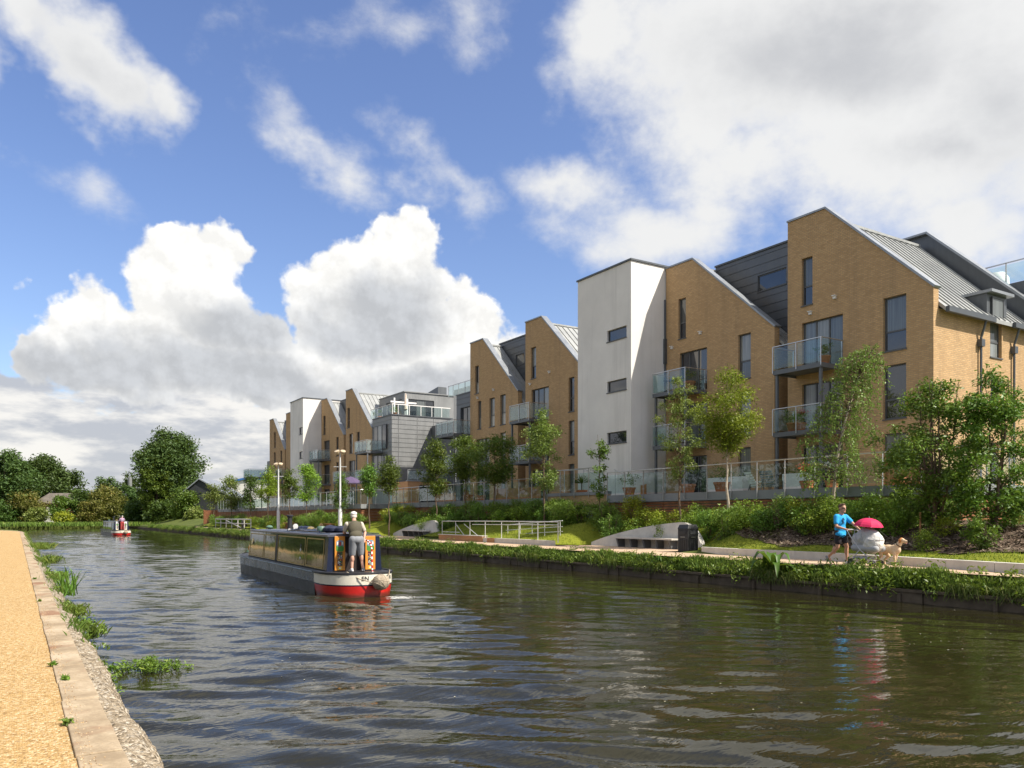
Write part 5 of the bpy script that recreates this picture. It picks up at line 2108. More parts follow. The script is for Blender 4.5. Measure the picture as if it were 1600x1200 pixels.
rg = random.Random(21)
L_RIGHT = 'leafy shrub in the dense bed between the man with the pram and the terrace'
L_MID = 'green shrub in the bed behind the big curved bench'
L_RAMP = 'feathery green shrub in the bed above the white ramp railing'
L_FAR = 'green shrub in the bed behind the moving narrowboat'
L_END = 'dark green shrub in the bed beyond the far end of the terrace'
y = 10.5
while y < 117:
    step = 1.0 + 0.006 * y
    for row, (xa, xb) in enumerate(((25.7, 26.5), (24.9, 25.6))):
        if 31.5 < y < 39.5 and row == 0 and rg.random() < 0.5: pass
        if y > 61 and row == 0: continue
        x = rg.uniform(xa, xb) - (1.9 if y > 61 else 0)
        yy = y + rg.uniform(-0.3, 0.3)
        if y < 16.5 and row == 1: continue
        if y < 14 and rg.random() < 0.55: continue
        if y < 24:
            kind, lab = rg.choice(['leafy', 'leafy', 'fern', 'dark']), L_RIGHT
            if row == 1 and y > 19: x -= 0.2
        elif y < 32:
            kind, lab = rg.choice(['fern', 'leafy', 'yellow', 'fern']), L_MID
            if 25.5 < y < 28: kind = rg.choice(['yellow', 'leafy'])
        elif y < 58:
            kind, lab = rg.choice(['fern', 'fern', 'leafy', 'dark']), L_RAMP
            if 31.8 < y < 39.6 and row == 1: x += 0.3
        elif y < 95:
            kind, lab = rg.choice(['leafy', 'yellow', 'fern']), L_FAR
        else:
            kind, lab = rg.choice(['dark', 'fern', 'leafy']), L_END
        put_shrub(kind, x, yy, lab, 0.9 + (0.08 if y > 30 else 0))
    y += step
# single shrubs on the mulch at the right
for (px, row, k, s) in ((1300, 832, 'leafy', 0.9), (1330, 834, 'fern', 0.9), (1362, 836, 'leafy', 0.95), (1418, 828, 'fern', 0.9), (1245, 826, 'yellow', 0.85), (1285, 822, 'fern', 0.9)):
    for X in np.arange(23.4, 26.6, 0.05):
        p = atX(px, row, X)
        if p.z < bed_z(X, p.y) + 0.02:
            break
    put_shrub(k, X, p.y, L_RIGHT, s)
for (px, row, k, s, lab) in ((1443, 862, 'leafy', 0.62, 'small bright shrub on the mulch just right of the dog'),
                             (1538, 858, 'dark', 0.75, 'rounded dark shrub on the mulch near the right edge'),
                             (1478, 836, 'yellow', 0.5, 'low pale shrub on the mulch under the large oak'),
                             (1585, 815, 'fern', 0.8, 'fern like shrub at the right edge before the slatted wall'),
                             (1350, 846, 'leafy', 0.7, 'bushy shrub directly behind the red parasol'),
                             (1395, 840, 'leafy', 0.8, 'leafy shrub behind the dog and the parasol'),
                             (1265, 838, 'leafy', 0.75, 'low leafy shrub on the mulch edge to the left of the man')):
    for X in np.arange(23.0, 26.6, 0.05):
        p = atX(px, row, X)
        if p.z < bed_z(X, p.y) + 0.02:
            break
    put_shrub(k, X, p.y, lab, s, group=None)
for k in protos:
    for p in protos[k]:
        if p.name not in used:
            for ch in list(p.children): bpy.data.objects.remove(ch)
            bpy.data.objects.remove(p)

# tree stake
TS = thing('tree_stake', 'thin wooden tree stake on the mulch below the large oak', 'stake', (24.6, yX(1438, 24.6), 1.4))
sy = yX(1438, 24.6)
mb = MB()
mb.tube([(24.6, sy, 1.3), (24.6, sy, 2.35)], 0.03, 7)
mb.build('stake_pole', M['timber'], TS)


# ---- grasses: nobody could count the blades
def blades(pts, h, w, lean, mat_name, name, label, cat='grass', parent=None):
    P = np.asarray(pts, dtype=float)
    n = len(P)
    a = RNG.uniform(0, 2 * PI, n)
    hh = h * RNG.uniform(0.45, 1.3, n) if np.isscalar(h) else h
    ln = lean * RNG.uniform(0.1, 1.2, n) * hh
    b = RNG.uniform(0, 2 * PI, n)
    side = np.stack([np.cos(a), np.sin(a), np.zeros(n)], 1) * (w * RNG.uniform(0.6, 1.3, n))[:, None]
    bend = np.stack([np.cos(b) * ln, np.sin(b) * ln, np.zeros(n)], 1)
    up = np.stack([np.zeros(n), np.zeros(n), hh], 1)
    V = np.stack([P - side, P + side, P + side * 0.7 + bend * 0.4 + up * 0.65, P + bend + up * 0.97], 1).reshape(-1, 3)
    o = np_mesh(name, V, 4, M[mat_name], parent, attr=np.clip(RNG.random(n) * 0.8 + 0.2 * np.sin(P[:, 1] * 0.8), 0, 1))
    if parent is None:
        tag(o, label, cat, kind='stuff')
    return o


n = 60000
yy = 7.0 + 145 * RNG.random(n) ** 1.9
xx = 19.56 + np.abs(RNG.normal(0.22, 0.22, n))
xx = np.minimum(xx, 20.4)
clumpy = 0.55 + 0.45 * np.sin(yy * 1.7) * np.sin(yy * 0.63 + 1) + 0.15 * np.sin(yy * 5.1)
zz = np.interp(xx, [19.5, 19.62, 19.9, 20.8], [0.30, 0.42, 0.70, 0.79])
hh = (0.07 + 0.15 * np.clip(clumpy, 0, 1) ** 1.5) * np.interp(xx, [19.5, 19.9, 20.5], [1.15, 1.0, 0.55]) * RNG.uniform(0.5, 1.3, n) * (1 + 0.006 * yy)
blades(np.stack([xx, yy, zz], 1), hh, 0.016, 0.5, 'grass', 'bank_grass', 'rough uncut grass fringing the far bank above the piling')
# long blades trailing over the piling
n = 16000
yy = 7.0 + 130 * RNG.random(n) ** 1.9
gap = np.sin(yy * 0.9) + 0.8 * np.sin(yy * 2.3 + 2) + 0.5 * np.sin(yy * 6.1) + RNG.normal(0, 0.5, n)
yy = yy[gap > 0.35]
n = len(yy)
P = np.stack([np.full(n, 19.56) + RNG.normal(0, 0.05, n), yy, 0.40 + RNG.uniform(-0.08, 0.14, n)], 1)
a = RNG.uniform(0, 2 * PI, n)
L = RNG.uniform(0.08, 0.28, n) * (1 + 0.006 * yy)
sd = np.stack([np.cos(a) * 0.5, np.sin(a), 0 * a], 1) * 0.013
m1 = P + np.stack([-0.14 * L / 0.3, RNG.normal(0, 0.08, n), 0.10 * L / 0.3], 1)
m2 = P + np.stack([-0.20 * L / 0.3, RNG.normal(0, 0.14, n), -L * 0.75], 1)
V = np.stack([P - sd, P + sd, m1 + sd, m1 - sd, m1 - sd, m1 + sd, m2 + sd * 0.3, m2 - sd * 0.3], 1).reshape(-1, 3)
tag(np_mesh('trailing_grass', V, 4, M['grass'], None, attr=np.repeat(RNG.random(n), 2)), 'long grass trailing over the piled edge of the far bank', 'grass', kind='stuff')
# leafy weeds woven through the bank grass, spilling over the edge
cl = []
for i in range(330):
    y = 8 + 110 * RNG.random() ** 1.6
    x = 19.46 + abs(RNG.normal(0, 0.35))
    cl.append((Vector((min(x, 20.6), y, np.interp(x, [19.45, 19.62, 20.2], [0.26, 0.50, 0.80]) + RNG.uniform(0, 0.1))), 0.26))
V, at = leaves_cloud(cl, 17000, 0.06, 0.2)
tag(np_mesh('bank_weeds', V, 4, M['weed'], None, attr=at), 'broad leaved weeds mixed into the grass of the far bank', 'weeds', kind='stuff')
# lawn blades
n = 42000
yy = 8 + 60 * RNG.random(n) ** 1.5
t = RNG.random(n)
x0 = np.array([max(kerb_x(float(q)) + 0.2, 24.75 if (23.6 < q < 31.9 or 48.2 < q < 56.4) else 0) for q in yy])
xx = x0 + (25.6 - x0) * t
ok = ~((yy < 20) & (xx > 23.4))
zz = np.array([bed_z(a, b) for a, b in zip(xx, yy)]) + 0.02
P = np.stack([xx, yy, zz], 1)[ok]
blades(P, 0.06, 0.012, 0.6, 'lawn_blade', 'lawn_grass', 'mown sunny lawn grass on the slope behind the edging wall')
# far bank verge beyond the bend
n = 9000
px = RNG.uniform(-20, 300, n)
yy = RNG.uniform(164, 178, n)
xx = np.array([ray(p)[0] / ray(p)[1] for p in px]) * yy
zb = 0.55 + 0 * yy
blades(np.stack([xx, yy, zb], 1), 0.7, 0.09, 0.5, 'grass', 'verge_grass', 'rough grass verge on the far side of the canal bend')


# big-leaved dock hanging over the far bank
def dock(px, label, s=1.0, n=9):
    y = yX(px, 19.55)
    root = thing('dock_plant', label, 'plant', (19.6, y, 0.55), group=None)
    rg = random.Random(px)
    for i in range(n):
        a = rg.uniform(0, 2 * PI)
        d = Vector((math.cos(a) * 0.8 - 0.5, math.sin(a), 0)).normalized()
        L = s * rg.uniform(0.45, 0.8)
        rise = rg.uniform(0.15, 0.5) * s
        side = d.cross(Vector((0, 0, 1))).normalized()
        vs, fs = [], []
        for k in range(7):
            t = k / 6
            c = Vector((19.62, y, 0.6)) + d * L * t + Vector((0, 0, rise * math.sin(t * 2.2) - 0.35 * s * max(0, t - 0.5) ** 2 * 4 * rg.uniform(0.4, 1.2)))
            w = s * 0.13 * math.sin(PI * (0.06 + 0.9 * t) ** 0.8) * (0.25 if k == 0 else 1)
            wav = 0.02 * s * math.sin(k * 2.4 + i)
            vs += [c - side * w + Vector((0, 0, 0.03 * s + wav)), c, c + side * w + Vector((0, 0, 0.03 * s - wav))]
        for k in range(6):
            for j in range(2):
                fs.append((k * 3 + j, k * 3 + j + 1, k * 3 + j + 4, k * 3 + j + 3))
        mb = MB()
        mb.add(vs, fs)
        o = mb.build('leaf', M['weed'], root, smooth=True, fix=False)
    return root


dock(1207, 'large leaved dock plant drooping over the far bank towards the water', 1.15, 12)
dock(1030, 'small withered plant hanging from the far bank below the black bin', 0.5, 6)


# near edge: weeds in the haunch, an iris clump, a raft of water weed
def weed_clump(label, x, y, z, r, h, n, mat='weed', grass=0):
    root = thing('weed_clump', label, 'weed', (x, y, z), group='weeds on the near canal edge')
    h *= 0.6
    cl = [(Vector((x + RNG.normal(0, r * 0.5), y + RNG.normal(0, r), z + RNG.uniform(0.02, h))), r * 0.4) for _ in range(14)]
    V, at = leaves_cloud(cl, n, 0.032, 0.2)
    np_mesh('leaves', V, 4, M[mat], root, attr=at)
    if grass:
        P = np.stack([RNG.normal(x, r * 0.5, grass), RNG.normal(y, r, grass), np.full(grass, z)], 1)
        tag(blades(P, h * 1.1, 0.006, 0.9, 'grass', 'grass_blades', '', parent=root), kind='stuff')


def near_pt(px, row, z):
    d = FPX * (HC - z) / (row - HOR)
    rx, ry = ray(px)
    return d * rx, d * ry


for (px, row, z, r, h, n, g, lab) in (
        (112, 962, 0.42, 0.25, 0.28, 320, 260, 'grassy weed clump below the iris on the near canal edge'),
        (122, 985, 0.35, 0.28, 0.22, 260, 320, 'tufted dry grass on the near canal edge'),
        (148, 996, 0.2, 0.20, 0.30, 220, 40, 'straggly leafy weed leaning over the water from the near edge'),
        (140, 1016, 0.4, 0.13, 0.12, 200, 40, 'small bright weed on the rough edge level with the floating water plant'),
        (158, 1053, 0.42, 0.10, 0.10, 180, 30, 'low weed in the rough concrete below the floating water plant'),
        (66, 858, 0.45, 0.5, 0.5, 500, 400, 'long weedy strip farthest along the near coping'),
        (76, 880, 0.45, 0.35, 0.4, 400, 300, 'leafy weeds on the near edge just beyond the iris'),
        (88, 905, 0.42, 0.25, 0.3, 250, 300, 'grass and weeds beside the iris on the near edge')):
    x, y = near_pt(px, row, z)
    weed_clump(lab, x, y, z, r, h, n, 'weed', g)
for (px, row) in ((103, 1063), (62, 940), (82, 1040), (106, 1130), (54, 905)):
    x, y = near_pt(px, row, ZN + 0.01)
    weed_clump('tiny tuft of weed in the joint between gravel and coping', x, y, ZN + 0.005, 0.03, 0.05, 30, 'weed', 24)

x, y = near_pt(100, 925, 0.35)
IR = thing('iris_clump', 'clump of sword shaped iris leaves on the near canal edge', 'plant', (x, y, 0.3))
V, at = [], []
for i in range(70):
    a, L = RNG.uniform(0, 6.28), RNG.uniform(0.35, 0.85)
    e = RNG.uniform(0.9, 1.45)
    c = np.array([x + RNG.normal(0.05, 0.10), y + RNG.normal(0, 0.28), 0.28])
    d = np.array([math.cos(a) * math.cos(e), math.sin(a) * math.cos(e), math.sin(e)])
    q = np.array([-math.sin(a), math.cos(a), 0]) * 0.017
    m1, m2 = c + d * L * 0.5, c + d * L * 0.82 + np.array([0, 0, -0.03])
    tip = c + d * L + np.array([math.cos(a), math.sin(a), 0]) * 0.10 * L - np.array([0, 0, 0.08 * L])
    for quad in ([c - q, c + q, m1 + q, m1 - q], [m1 - q, m1 + q, m2 + q * 0.7, m2 - q * 0.7], [m2 - q * 0.7, m2 + q * 0.7, tip, tip]):
        V += quad
        at.append(RNG.uniform(0.0, 0.6))
V = np.array(V)
np_mesh('leaves', V, 4, M['leaf_fern'], IR, attr=at)

x, y = near_pt(238, 1048, 0.0)
WP = thing('water_plant', 'bright green raft of floating water plant near the towpath', 'plant', (x, y, 0))
rv, fv = Vector((CA, -SA, 0)), Vector((SA, CA, 0))
cl = []
for i in range(46):
    u = RNG.uniform(-1, 1)
    c = Vector((x, y, 0)) + rv * u * 0.50 + fv * RNG.normal(0, 0.20) * math.sqrt(max(0.1, 1 - u * u))
    cl.append((c + Vector((0, 0, RNG.uniform(0.0, 0.16) * (1 - 0.4 * abs(u)))), 0.085))
V, at = leaves_cloud(cl, 1700, 0.026, 0.5)
np_mesh('leaves', V, 4, M['weed'], WP, attr=at)
mb = MB()
for (c, r) in cl:
    mb.tube([c + Vector((RNG.normal(0, 0.05), RNG.normal(0, 0.05), -c.z - 0.03)), c], [0.005, 0.003], 4)
mb.build('stems', M['leaf_mid'], WP)

# hedgerow along the open side of the towpath (left of the view; it shows in the windows and the boat's varnish)
cl = []
for i in range(560):
    y = RNG.uniform(-25, 128)
    h = 8.5 + 2.5 * math.sin(y * 0.31) + 1.5 * math.sin(y * 0.83 + 1)
    cl.append((Vector((RNG.uniform(-15.5, -11.0), y, RNG.uniform(0.8, max(2, h)))), 1.3))
V, at = leaves_cloud(cl, 42000, 0.32, 0.2)
tag(np_mesh('hedgerow', V, 4, M['leaf_far'], None, attr=at), 'tall mixed hedgerow along the open side of the towpath', 'hedgerow', kind='stuff')

# thin fringe of seedlings and grass in the cracks of the near edge
n = 5200
yy = 12 + 90 * RNG.random(n) ** 2.0
k = np.sin(yy * 1.9) + 0.7 * np.sin(yy * 4.7 + 1) + RNG.normal(0, 0.6, n)
yy = yy[k > 0.5]
n = len(yy)
xx = RNG.normal(0.86, 0.10, n)
zz = np.interp(xx, [0.6, 0.76, 0.87, 0.93, 0.98], [0.58, 0.54, 0.43, 0.2, 0.05]) - 0.01
blades(np.stack([xx, yy, zz], 1), 0.10 * (1 + 0.012 * yy) * RNG.uniform(0.4, 1.3, n), 0.006, 0.9, 'grass', 'edge_grass', 'thin fringe of grass rooted in the rough near canal edge')
cl = []
for i in range(110):
    y = 9.5 + 75 * RNG.random() ** 1.6
    if math.sin(y * 1.3) + 0.6 * math.sin(y * 3.1) < 0.2: continue
    x = RNG.normal(0.88, 0.07)
    cl.append((Vector((x, y, np.interp(x, [0.6, 0.76, 0.87, 0.93, 0.98], [0.6, 0.56, 0.46, 0.25, 0.08]))), RNG.uniform(0.04, 0.12) * (1 + 0.01 * y)))
V, at = leaves_cloud(cl, 3800, 0.026, 0.3)
tag(np_mesh('edge_weeds', V, 4, M['weed'], None, attr=at), 'small leafy seedlings scattered along the rough near canal edge', 'weeds', kind='stuff')
# ---------------------------------------------------------------- street furniture and far buildings
def curved_bench(label, y0, X=24.3, L=7.5):
    """cast concrete wave-shaped back wall, high near the low-Y end, with a slab seat on dark brackets"""
    root = thing('curved_bench', label, 'bench', (X, y0 + L / 2, ZP), group='curved concrete benches')
    n = 40
    prof = []
    for i in range(n + 1):
        t = i / n                     # 0 at the near (right) end, 1 at the long low tail
        if t < 0.20:
            z = 0.18 + 1.0 * math.sin(PI / 2 * (t / 0.20)) ** 0.85
        else:
            q = (t - 0.20) / 0.80
            z = 1.18 * (1 - q) ** 0.95 * (1 + 0.55 * q) + 0.16 * q
        if t < 0.02: z = 0.15
        prof.append((y0 + t * L, z))
    vs, fs = [], []
    for (y, z) in prof:
        bow = 0.18 * math.sin(PI * (y - y0) / L)
        lean = 0.22 * z
        vs += [(X + bow, y, ZP - 0.1), (X + bow + lean, y, ZP + z), (X + bow + lean + 0.26, y, ZP + z - 0.02), (X + bow + 0.42, y, ZP - 0.1)]
    for i in range(n):
        for k in range(4):
            l = (k + 1) % 4
            fs.append((i * 4 + k, i * 4 + l, (i + 1) * 4 + l, (i + 1) * 4 + k))
    fs += [(0, 1, 2, 3), tuple(n * 4 + k for k in (3, 2, 1, 0))]
    mb = MB()
    mb.add(vs, fs)
    mb.build('back_wall', M['concrete'], root, smooth=True)
    mb = MB()
    ya, yb = y0 + 0.18 * L, y0 + 0.72 * L
    vs = []
    m = 12
    for i in range(m + 1):
        y = ya + (yb - ya) * i / m
        bow = 0.18 * math.sin(PI * (y - y0) / L)
        vs += [(X + bow - 0.48, y, ZP + 0.40), (X + bow + 0.06, y, ZP + 0.40), (X + bow + 0.06, y, ZP + 0.47), (X + bow - 0.48, y, ZP + 0.47)]
    fs = []
    for i in range(m):
        for k in range(4):
            l = (k + 1) % 4
            fs.append((i * 4 + k, i * 4 + l, (i + 1) * 4 + l, (i + 1) * 4 + k))
    fs += [(0, 1, 2, 3), tuple(m * 4 + k for k in (3, 2, 1, 0))]
    mb.add(vs, fs)
    mb.build('seat', M['concrete'], root)
    for i in range(5):
        y = ya + (yb - ya) * (0.06 + 0.22 * i)
        bow = 0.18 * math.sin(PI * (y - y0) / L)
        mb = MB()
        mb.hexa([(X + bow - 0.30, y - 0.05, ZP), (X + bow + 0.04, y - 0.05, ZP), (X + bow + 0.04, y + 0.05, ZP), (X + bow - 0.30, y + 0.05, ZP),
                 (X + bow - 0.44, y - 0.05, ZP + 0.398), (X + bow + 0.02, y - 0.05, ZP + 0.398), (X + bow + 0.02, y + 0.05, ZP + 0.398), (X + bow - 0.44, y + 0.05, ZP + 0.398)])
        mb.build('bracket', M['darksteel'], root)
    return root


curved_bench('large pale curved concrete bench beside the black bin', 24.05)
curved_bench('curved concrete bench left of the white ramp railing', 48.6)
curved_bench('distant curved concrete bench seen over the roof of the moving boat', 80.2)


def litter_bin(label, x, y):
    root = thing('litter_bin', label, 'bin', (x, y, ZP), group='black litter bins')
    mb = MB()
    mb.box(x - 0.28, x + 0.28, y - 0.28, y + 0.28, ZP + 0.03, ZP + 0.93)
    mb.box(x - 0.24, x + 0.24, y - 0.24, y + 0.24, ZP, ZP + 0.03)
    for s in (-1, 1):
        for q in (-0.18, -0.06, 0.06, 0.18):
            mb.box(x + s * 0.28, x + s * 0.295, y + q - 0.03, y + q + 0.03, ZP + 0.08, ZP + 0.52)
            mb.box(x + q - 0.03, x + q + 0.03, y + s * 0.28, y + s * 0.295, ZP + 0.08, ZP + 0.52)
    mb.build('body', M['black'], root, bevel=0.012)
    mb = MB()
    mb.hexa([(x - 0.30, y - 0.30, ZP + 0.93), (x + 0.30, y - 0.30, ZP + 0.93), (x + 0.30, y + 0.30, ZP + 0.93), (x - 0.30, y + 0.30, ZP + 0.93),
             (x - 0.22, y - 0.26, ZP + 1.10), (x + 0.22, y - 0.26, ZP + 1.10), (x + 0.22, y + 0.26, ZP + 1.10), (x - 0.22, y + 0.26, ZP + 1.10)])
    mb.build('hood', M['black'], root, bevel=0.02)
    mb = MB()
    mb.box(x - 0.30, x - 0.283, y - 0.17, y + 0.17, ZP + 0.72, ZP + 0.86)
    mb.box(x - 0.17, x + 0.17, y - 0.30, y - 0.283, ZP + 0.72, ZP + 0.86)
    mb.build('slot', M['darkclad'], root)
    mb = MB()
    mb.box(x - 0.12, x + 0.12, y - 0.297, y - 0.284, ZP + 0.60, ZP + 0.62)
    mb.box(x - 0.297, x - 0.284, y - 0.12, y + 0.12, ZP + 0.60, ZP + 0.62)
    mb.build('label_strip', M['steel'], root)


by = yX(1075, 22.75)
litter_bin('square black litter bin in front of the right end of the big curved bench', 22.75, by)
litter_bin('small distant black litter bin near the far white railing', 22.6, yX(382, 22.6))


def railing(label, pts, zr, zb, posts, extra=(), r=0.024):
    """pts: top rail path; posts: list of (x,y,zbase,ztop)"""
    root = thing('ramp_railing', label, 'railing', (pts[0][0], pts[0][1], zb), group='white ramp railings')
    mb = MB()
    mb.tube(pts, r, 8)
    mb.build('top_rail', M['railwhite'], root)
    for e in extra:
        mb = MB()
        mb.tube(e, r * 0.75, 7)
        mb.build('rail', M['railwhite'], root)
    for (x, y, a, b) in posts:
        mb = MB()
        mb.tube([(x, y, a), (x, y, b)], r * 0.9, 7)
        mb.build('post', M['railwhite'], root)


X = 22.3
ya, yb, yc = yX(691, X), yX(757, X), yX(872, X)
zt = 1.95
railing('white tubular railing nearest the path between the two curved benches', [(X, ya, zt), (X, yb, zt + 0.02), (X, yc, zt + 0.02)], zt, 1.0,
        [(X, y, 0.95, zt) for y in np.linspace(ya, yc, 8)],
        [[(X, ya, 1.30), (X, yX(718, X), 1.30)], [(X, yX(738, X), 1.78), (X, yc, 1.82)], [(X, yX(712, X), 1.8), (X, yX(726, X), 1.1)],
         [(X, yX(725, X), 1.8), (X, yX(748, X), 1.1)]])
X2 = 23.6
railing('white sloping handrail of the ramp behind the front railing', [(X2, 38.5, 1.75), (X2, 33.0, 2.02)], 2, 1,
        [(X2, y, 1.0, z) for y, z in ((38.3, 1.76), (37, 1.83), (35.8, 1.88), (34.6, 1.94), (33.2, 2.01))],
        [[(X2, 38.5, 1.45), (X2, 33.0, 1.72)], [(X2, 38.5, 1.2), (X2, 33.0, 1.47)]])
RW = thing('ramp_wall', 'low brown brick wall carrying the white ramp railing', 'wall', (22.6, 38, ZP))
mb = MB()
mb.box(22.16, 22.44, yb, ya + 0.2, ZP - 0.1, 1.12)
mb.box(22.16, 22.44, yX(775, 22.3), yb - 0.5, ZP - 0.1, 1.05)
mb.build('wall', M['brick_red'], RW)
mb = MB()
mb.box(22.12, 22.48, yb - 0.02, ya + 0.24, 1.121, 1.16)
mb.build('wall_coping', M['concrete'], RW)
yf0, yf1 = yX(337, 22.3), yX(392, 22.3)
railing('distant white railing on the far bank at the end of the path', [(22.3, yf0, 1.95), (22.3, yf1, 1.95)], 1.95, 0.9,
        [(22.3, y, 0.8, 1.95) for y in np.linspace(yf0, yf1, 7)], [[(22.3, yf0, 1.45), (22.3, yf1, 1.45)], [(22.3, yf0 - 6, 1.8), (22.3, yf0 - 14, 0.95)]], r=0.06)


def lamp_post(label, px, X=21.9):
    y = yX(px, X)
    root = thing('lamp_post', label, 'lamp post', (X, y, ZP), group='white lamp posts')
    mb = MB()
    mb.tube([(X, y, ZP), (X, y, 2.75), (X, y, 2.95), (X, y, 6.5), (X, y, 7.0)], [0.16, 0.16, 0.085, 0.065, 0.05], 12)
    mb.build('column', M['lampwhite'], root, smooth=True)
    mb = MB()
    mb.tube([(X - 0.42, y + 0.3, 6.2), (X + 0.42, y - 0.3, 6.2)], 0.03, 7)
    mb.build('crossbar', M['lampwhite'], root)
    mb = MB()
    mb.tube([(X, y, 6.5), (X, y, 7.25)], 0.05, 8)
    mb.build('mast', M['steel'], root)
    for s in (-1, 1):
        mb = MB()
        c = Vector((X, y, 7.35)) + Vector((CA, -SA, 0)) * 0.22 * s
        rot = Euler((0.5, 0.25 * s, -YAW)).to_matrix()
        mb.lathe([(0.05, -0.16), (0.15, -0.12), (0.20, 0.06), (0.21, 0.14), (0.19, 0.15)], c, 12, M=rot.to_4x4())
        mb.build('floodlight', plain('floodlight_shell', (0.62, 0.50, 0.34), 0.4, 0.2, 0.1, 5, 0), root, smooth=True)
        mb = MB()
        mb.tube([(X, y, 7.22), c], 0.025, 6)
        mb.build('arm', M['steel'], root)


lamp_post('nearer white lamp post with two floodlights and a crossbar, behind the steersman', 531.5)
lamp_post('farther white lamp post with two floodlights, above the boat chimney', 435)


def timber_seat(label, px, X, L=3.2):
    y = yX(px, X)
    root = thing('timber_bench', label, 'bench', (X, y, ZP), group='low timber seats')
    mb = MB()
    n = 10
    for k in range(4):
        pts = []
        for i in range(n + 1):
            t = i / n - 0.5
            pts.append((X + k * 0.16 + 0.5 * (t * 2) ** 2 * 0.5, y + t * L, 1.62))
        for p, q in zip(pts, pts[1:]):
            mb.bar(p, q, 0.14, 0.07)
    mb.build('seat', M['timber'], root)
    mb = MB()
    mb.box(X + 0.05, X + 0.6, y - L * 0.42, y + L * 0.42, ZP, 1.58)
    mb.build('base', M['cedar'], root)


timber_seat('curved timber seat seen behind the boat chimney', 448, 22.9, 4.2)
timber_seat('curved timber seat seen behind the boat roof left of the steersman', 507, 22.9, 3.6)

# barn and shed beyond the bend
BN = thing('barn', 'low barn with a shallow grey tiled roof half hidden in the left wood', 'building', (0, 0, 0))
c = atD(90, 790, 196)
mb = MB()
rv, fv = Vector((CA, -SA, 0)), Vector((SA, CA, 0))
w, dp = 5.6, 6.0
def bp(u, v, z): return Vector((c.x, c.y, z)) + rv * u + fv * v
mb.hexa([bp(-w, 0, 0.5), bp(w, 0, 0.5), bp(w, dp, 0.5), bp(-w, dp, 0.5), bp(-w, 0, 5.6), bp(w, 0, 5.6), bp(w, dp, 5.6), bp(-w, dp, 5.6)])
mb.build('wall', M['brick_red'], BN)
mb = MB()
tri_prism(mb, [bp(-w - 0.4, -0.5, 5.61), bp(-w + 1.8, dp / 2, 8.2), bp(-w - 0.4, dp + 0.5, 5.61)], [bp(w + 0.4, -0.5, 5.61), bp(w - 0.2, dp / 2, 8.2), bp(w + 0.4, dp + 0.5, 5.61)])
mb.build('roof', M['slate'], BN)
mb = MB()
tri_prism(mb, [bp(-3.8, -2.4, 0.5), bp(-3.8, -2.4, 2.4), bp(-1.2, -2.4, 4.6), bp(0.2, -2.4, 4.6), bp(0.2, -2.4, 0.5)], [bp(-3.8, -0.1, 0.5), bp(-3.8, -0.1, 2.4), bp(-1.2, -0.1, 4.6), bp(0.2, -0.1, 4.6), bp(0.2, -0.1, 0.5)])
mb.build('lean_to', M['white'], BN)

SD = thing('shed', 'dark clad shed with a pitched roof beside the big tree', 'building', (0, 0, 0))
c = atD(316, 800, 150)
w, dp = 3.6, 9.0
mb = MB()
tri_prism(mb, [bp(-w, 0, 0.5), bp(-w, 0, 6.6), bp(-0.5, 0, 9.2), bp(w + 1.5, 0, 6.0), bp(w + 1.5, 0, 0.5)], [bp(-w, dp, 0.5), bp(-w, dp, 6.6), bp(-0.5, dp, 9.2), bp(w + 1.5, dp, 6.0), bp(w + 1.5, dp, 0.5)])
mb.build('wall', M['darkclad'], SD)
mb = MB()
for (a, b) in (((-w - 0.3, 6.45), (-0.5, 9.25)), ((-0.5, 9.25), (w + 1.9, 5.85))):
    tri_prism(mb, [bp(a[0], -0.4, a[1] + 0.05), bp(b[0], -0.4, b[1] + 0.05), bp(b[0], -0.4, b[1] + 0.28), bp(a[0], -0.4, a[1] + 0.28)],
              [bp(a[0], dp, a[1] + 0.05), bp(b[0], dp, b[1] + 0.05), bp(b[0], dp, b[1] + 0.28), bp(a[0], dp, a[1] + 0.28)])
mb.build('roof', M['coping'], SD)
GBL = thing('gable_hall', 'distant hall with a bright blue edged roof behind the young trees', 'building', (0, 0, 0))
c = atD(394, 790, 190)
w = 6.0
mb = MB()
tri_prism(mb, [bp(-w, 0, 0.5), bp(-w, 0, 10.2), bp(0, 0, 11.5), bp(w, 0, 10.2), bp(w, 0, 0.5)], [bp(-w, 9, 0.5), bp(-w, 9, 10.2), bp(0, 9, 11.5), bp(w, 9, 10.2), bp(w, 9, 0.5)])
mb.build('wall', M['render'], GBL)
mb = MB()
bl = plain('blue_roof', (0.05, 0.16, 0.42), 0.5, 0.1, 0.1, 1, 0, world=True)
for (a, b) in (((-w - 0.3, 10.15), (0, 11.52)), ((0, 11.52), (w + 0.3, 10.15))):
    tri_prism(mb, [bp(a[0], -0.4, a[1]), bp(b[0], -0.4, b[1]), bp(b[0], -0.4, b[1] + 0.5), bp(a[0], -0.4, a[1] + 0.5)],
              [bp(a[0], 9, a[1]), bp(b[0], 9, b[1]), bp(b[0], 9, b[1] + 0.5), bp(a[0], 9, a[1] + 0.5)])
mb.build('roof', bl, GBL)
CH = thing('chimney_stack', 'small grey flue rising above the hedge left of the big tree', 'chimney', (0, 0, 0))
c = atD(203, 780, 200)
mb = MB()
mb.tube([(c.x, c.y, 0.5), (c.x, c.y, HC + (HOR - 746) * 200 / FPX)], 0.5, 10)
mb.build('flue', M['zinc_mid'], CH)
FE = thing('board_fence', 'brown board fence at the end of the terrace by the dark shed', 'fence', (0, 0, 0))
c = atD(335, 800, 118)
mb = MB()
i = 0
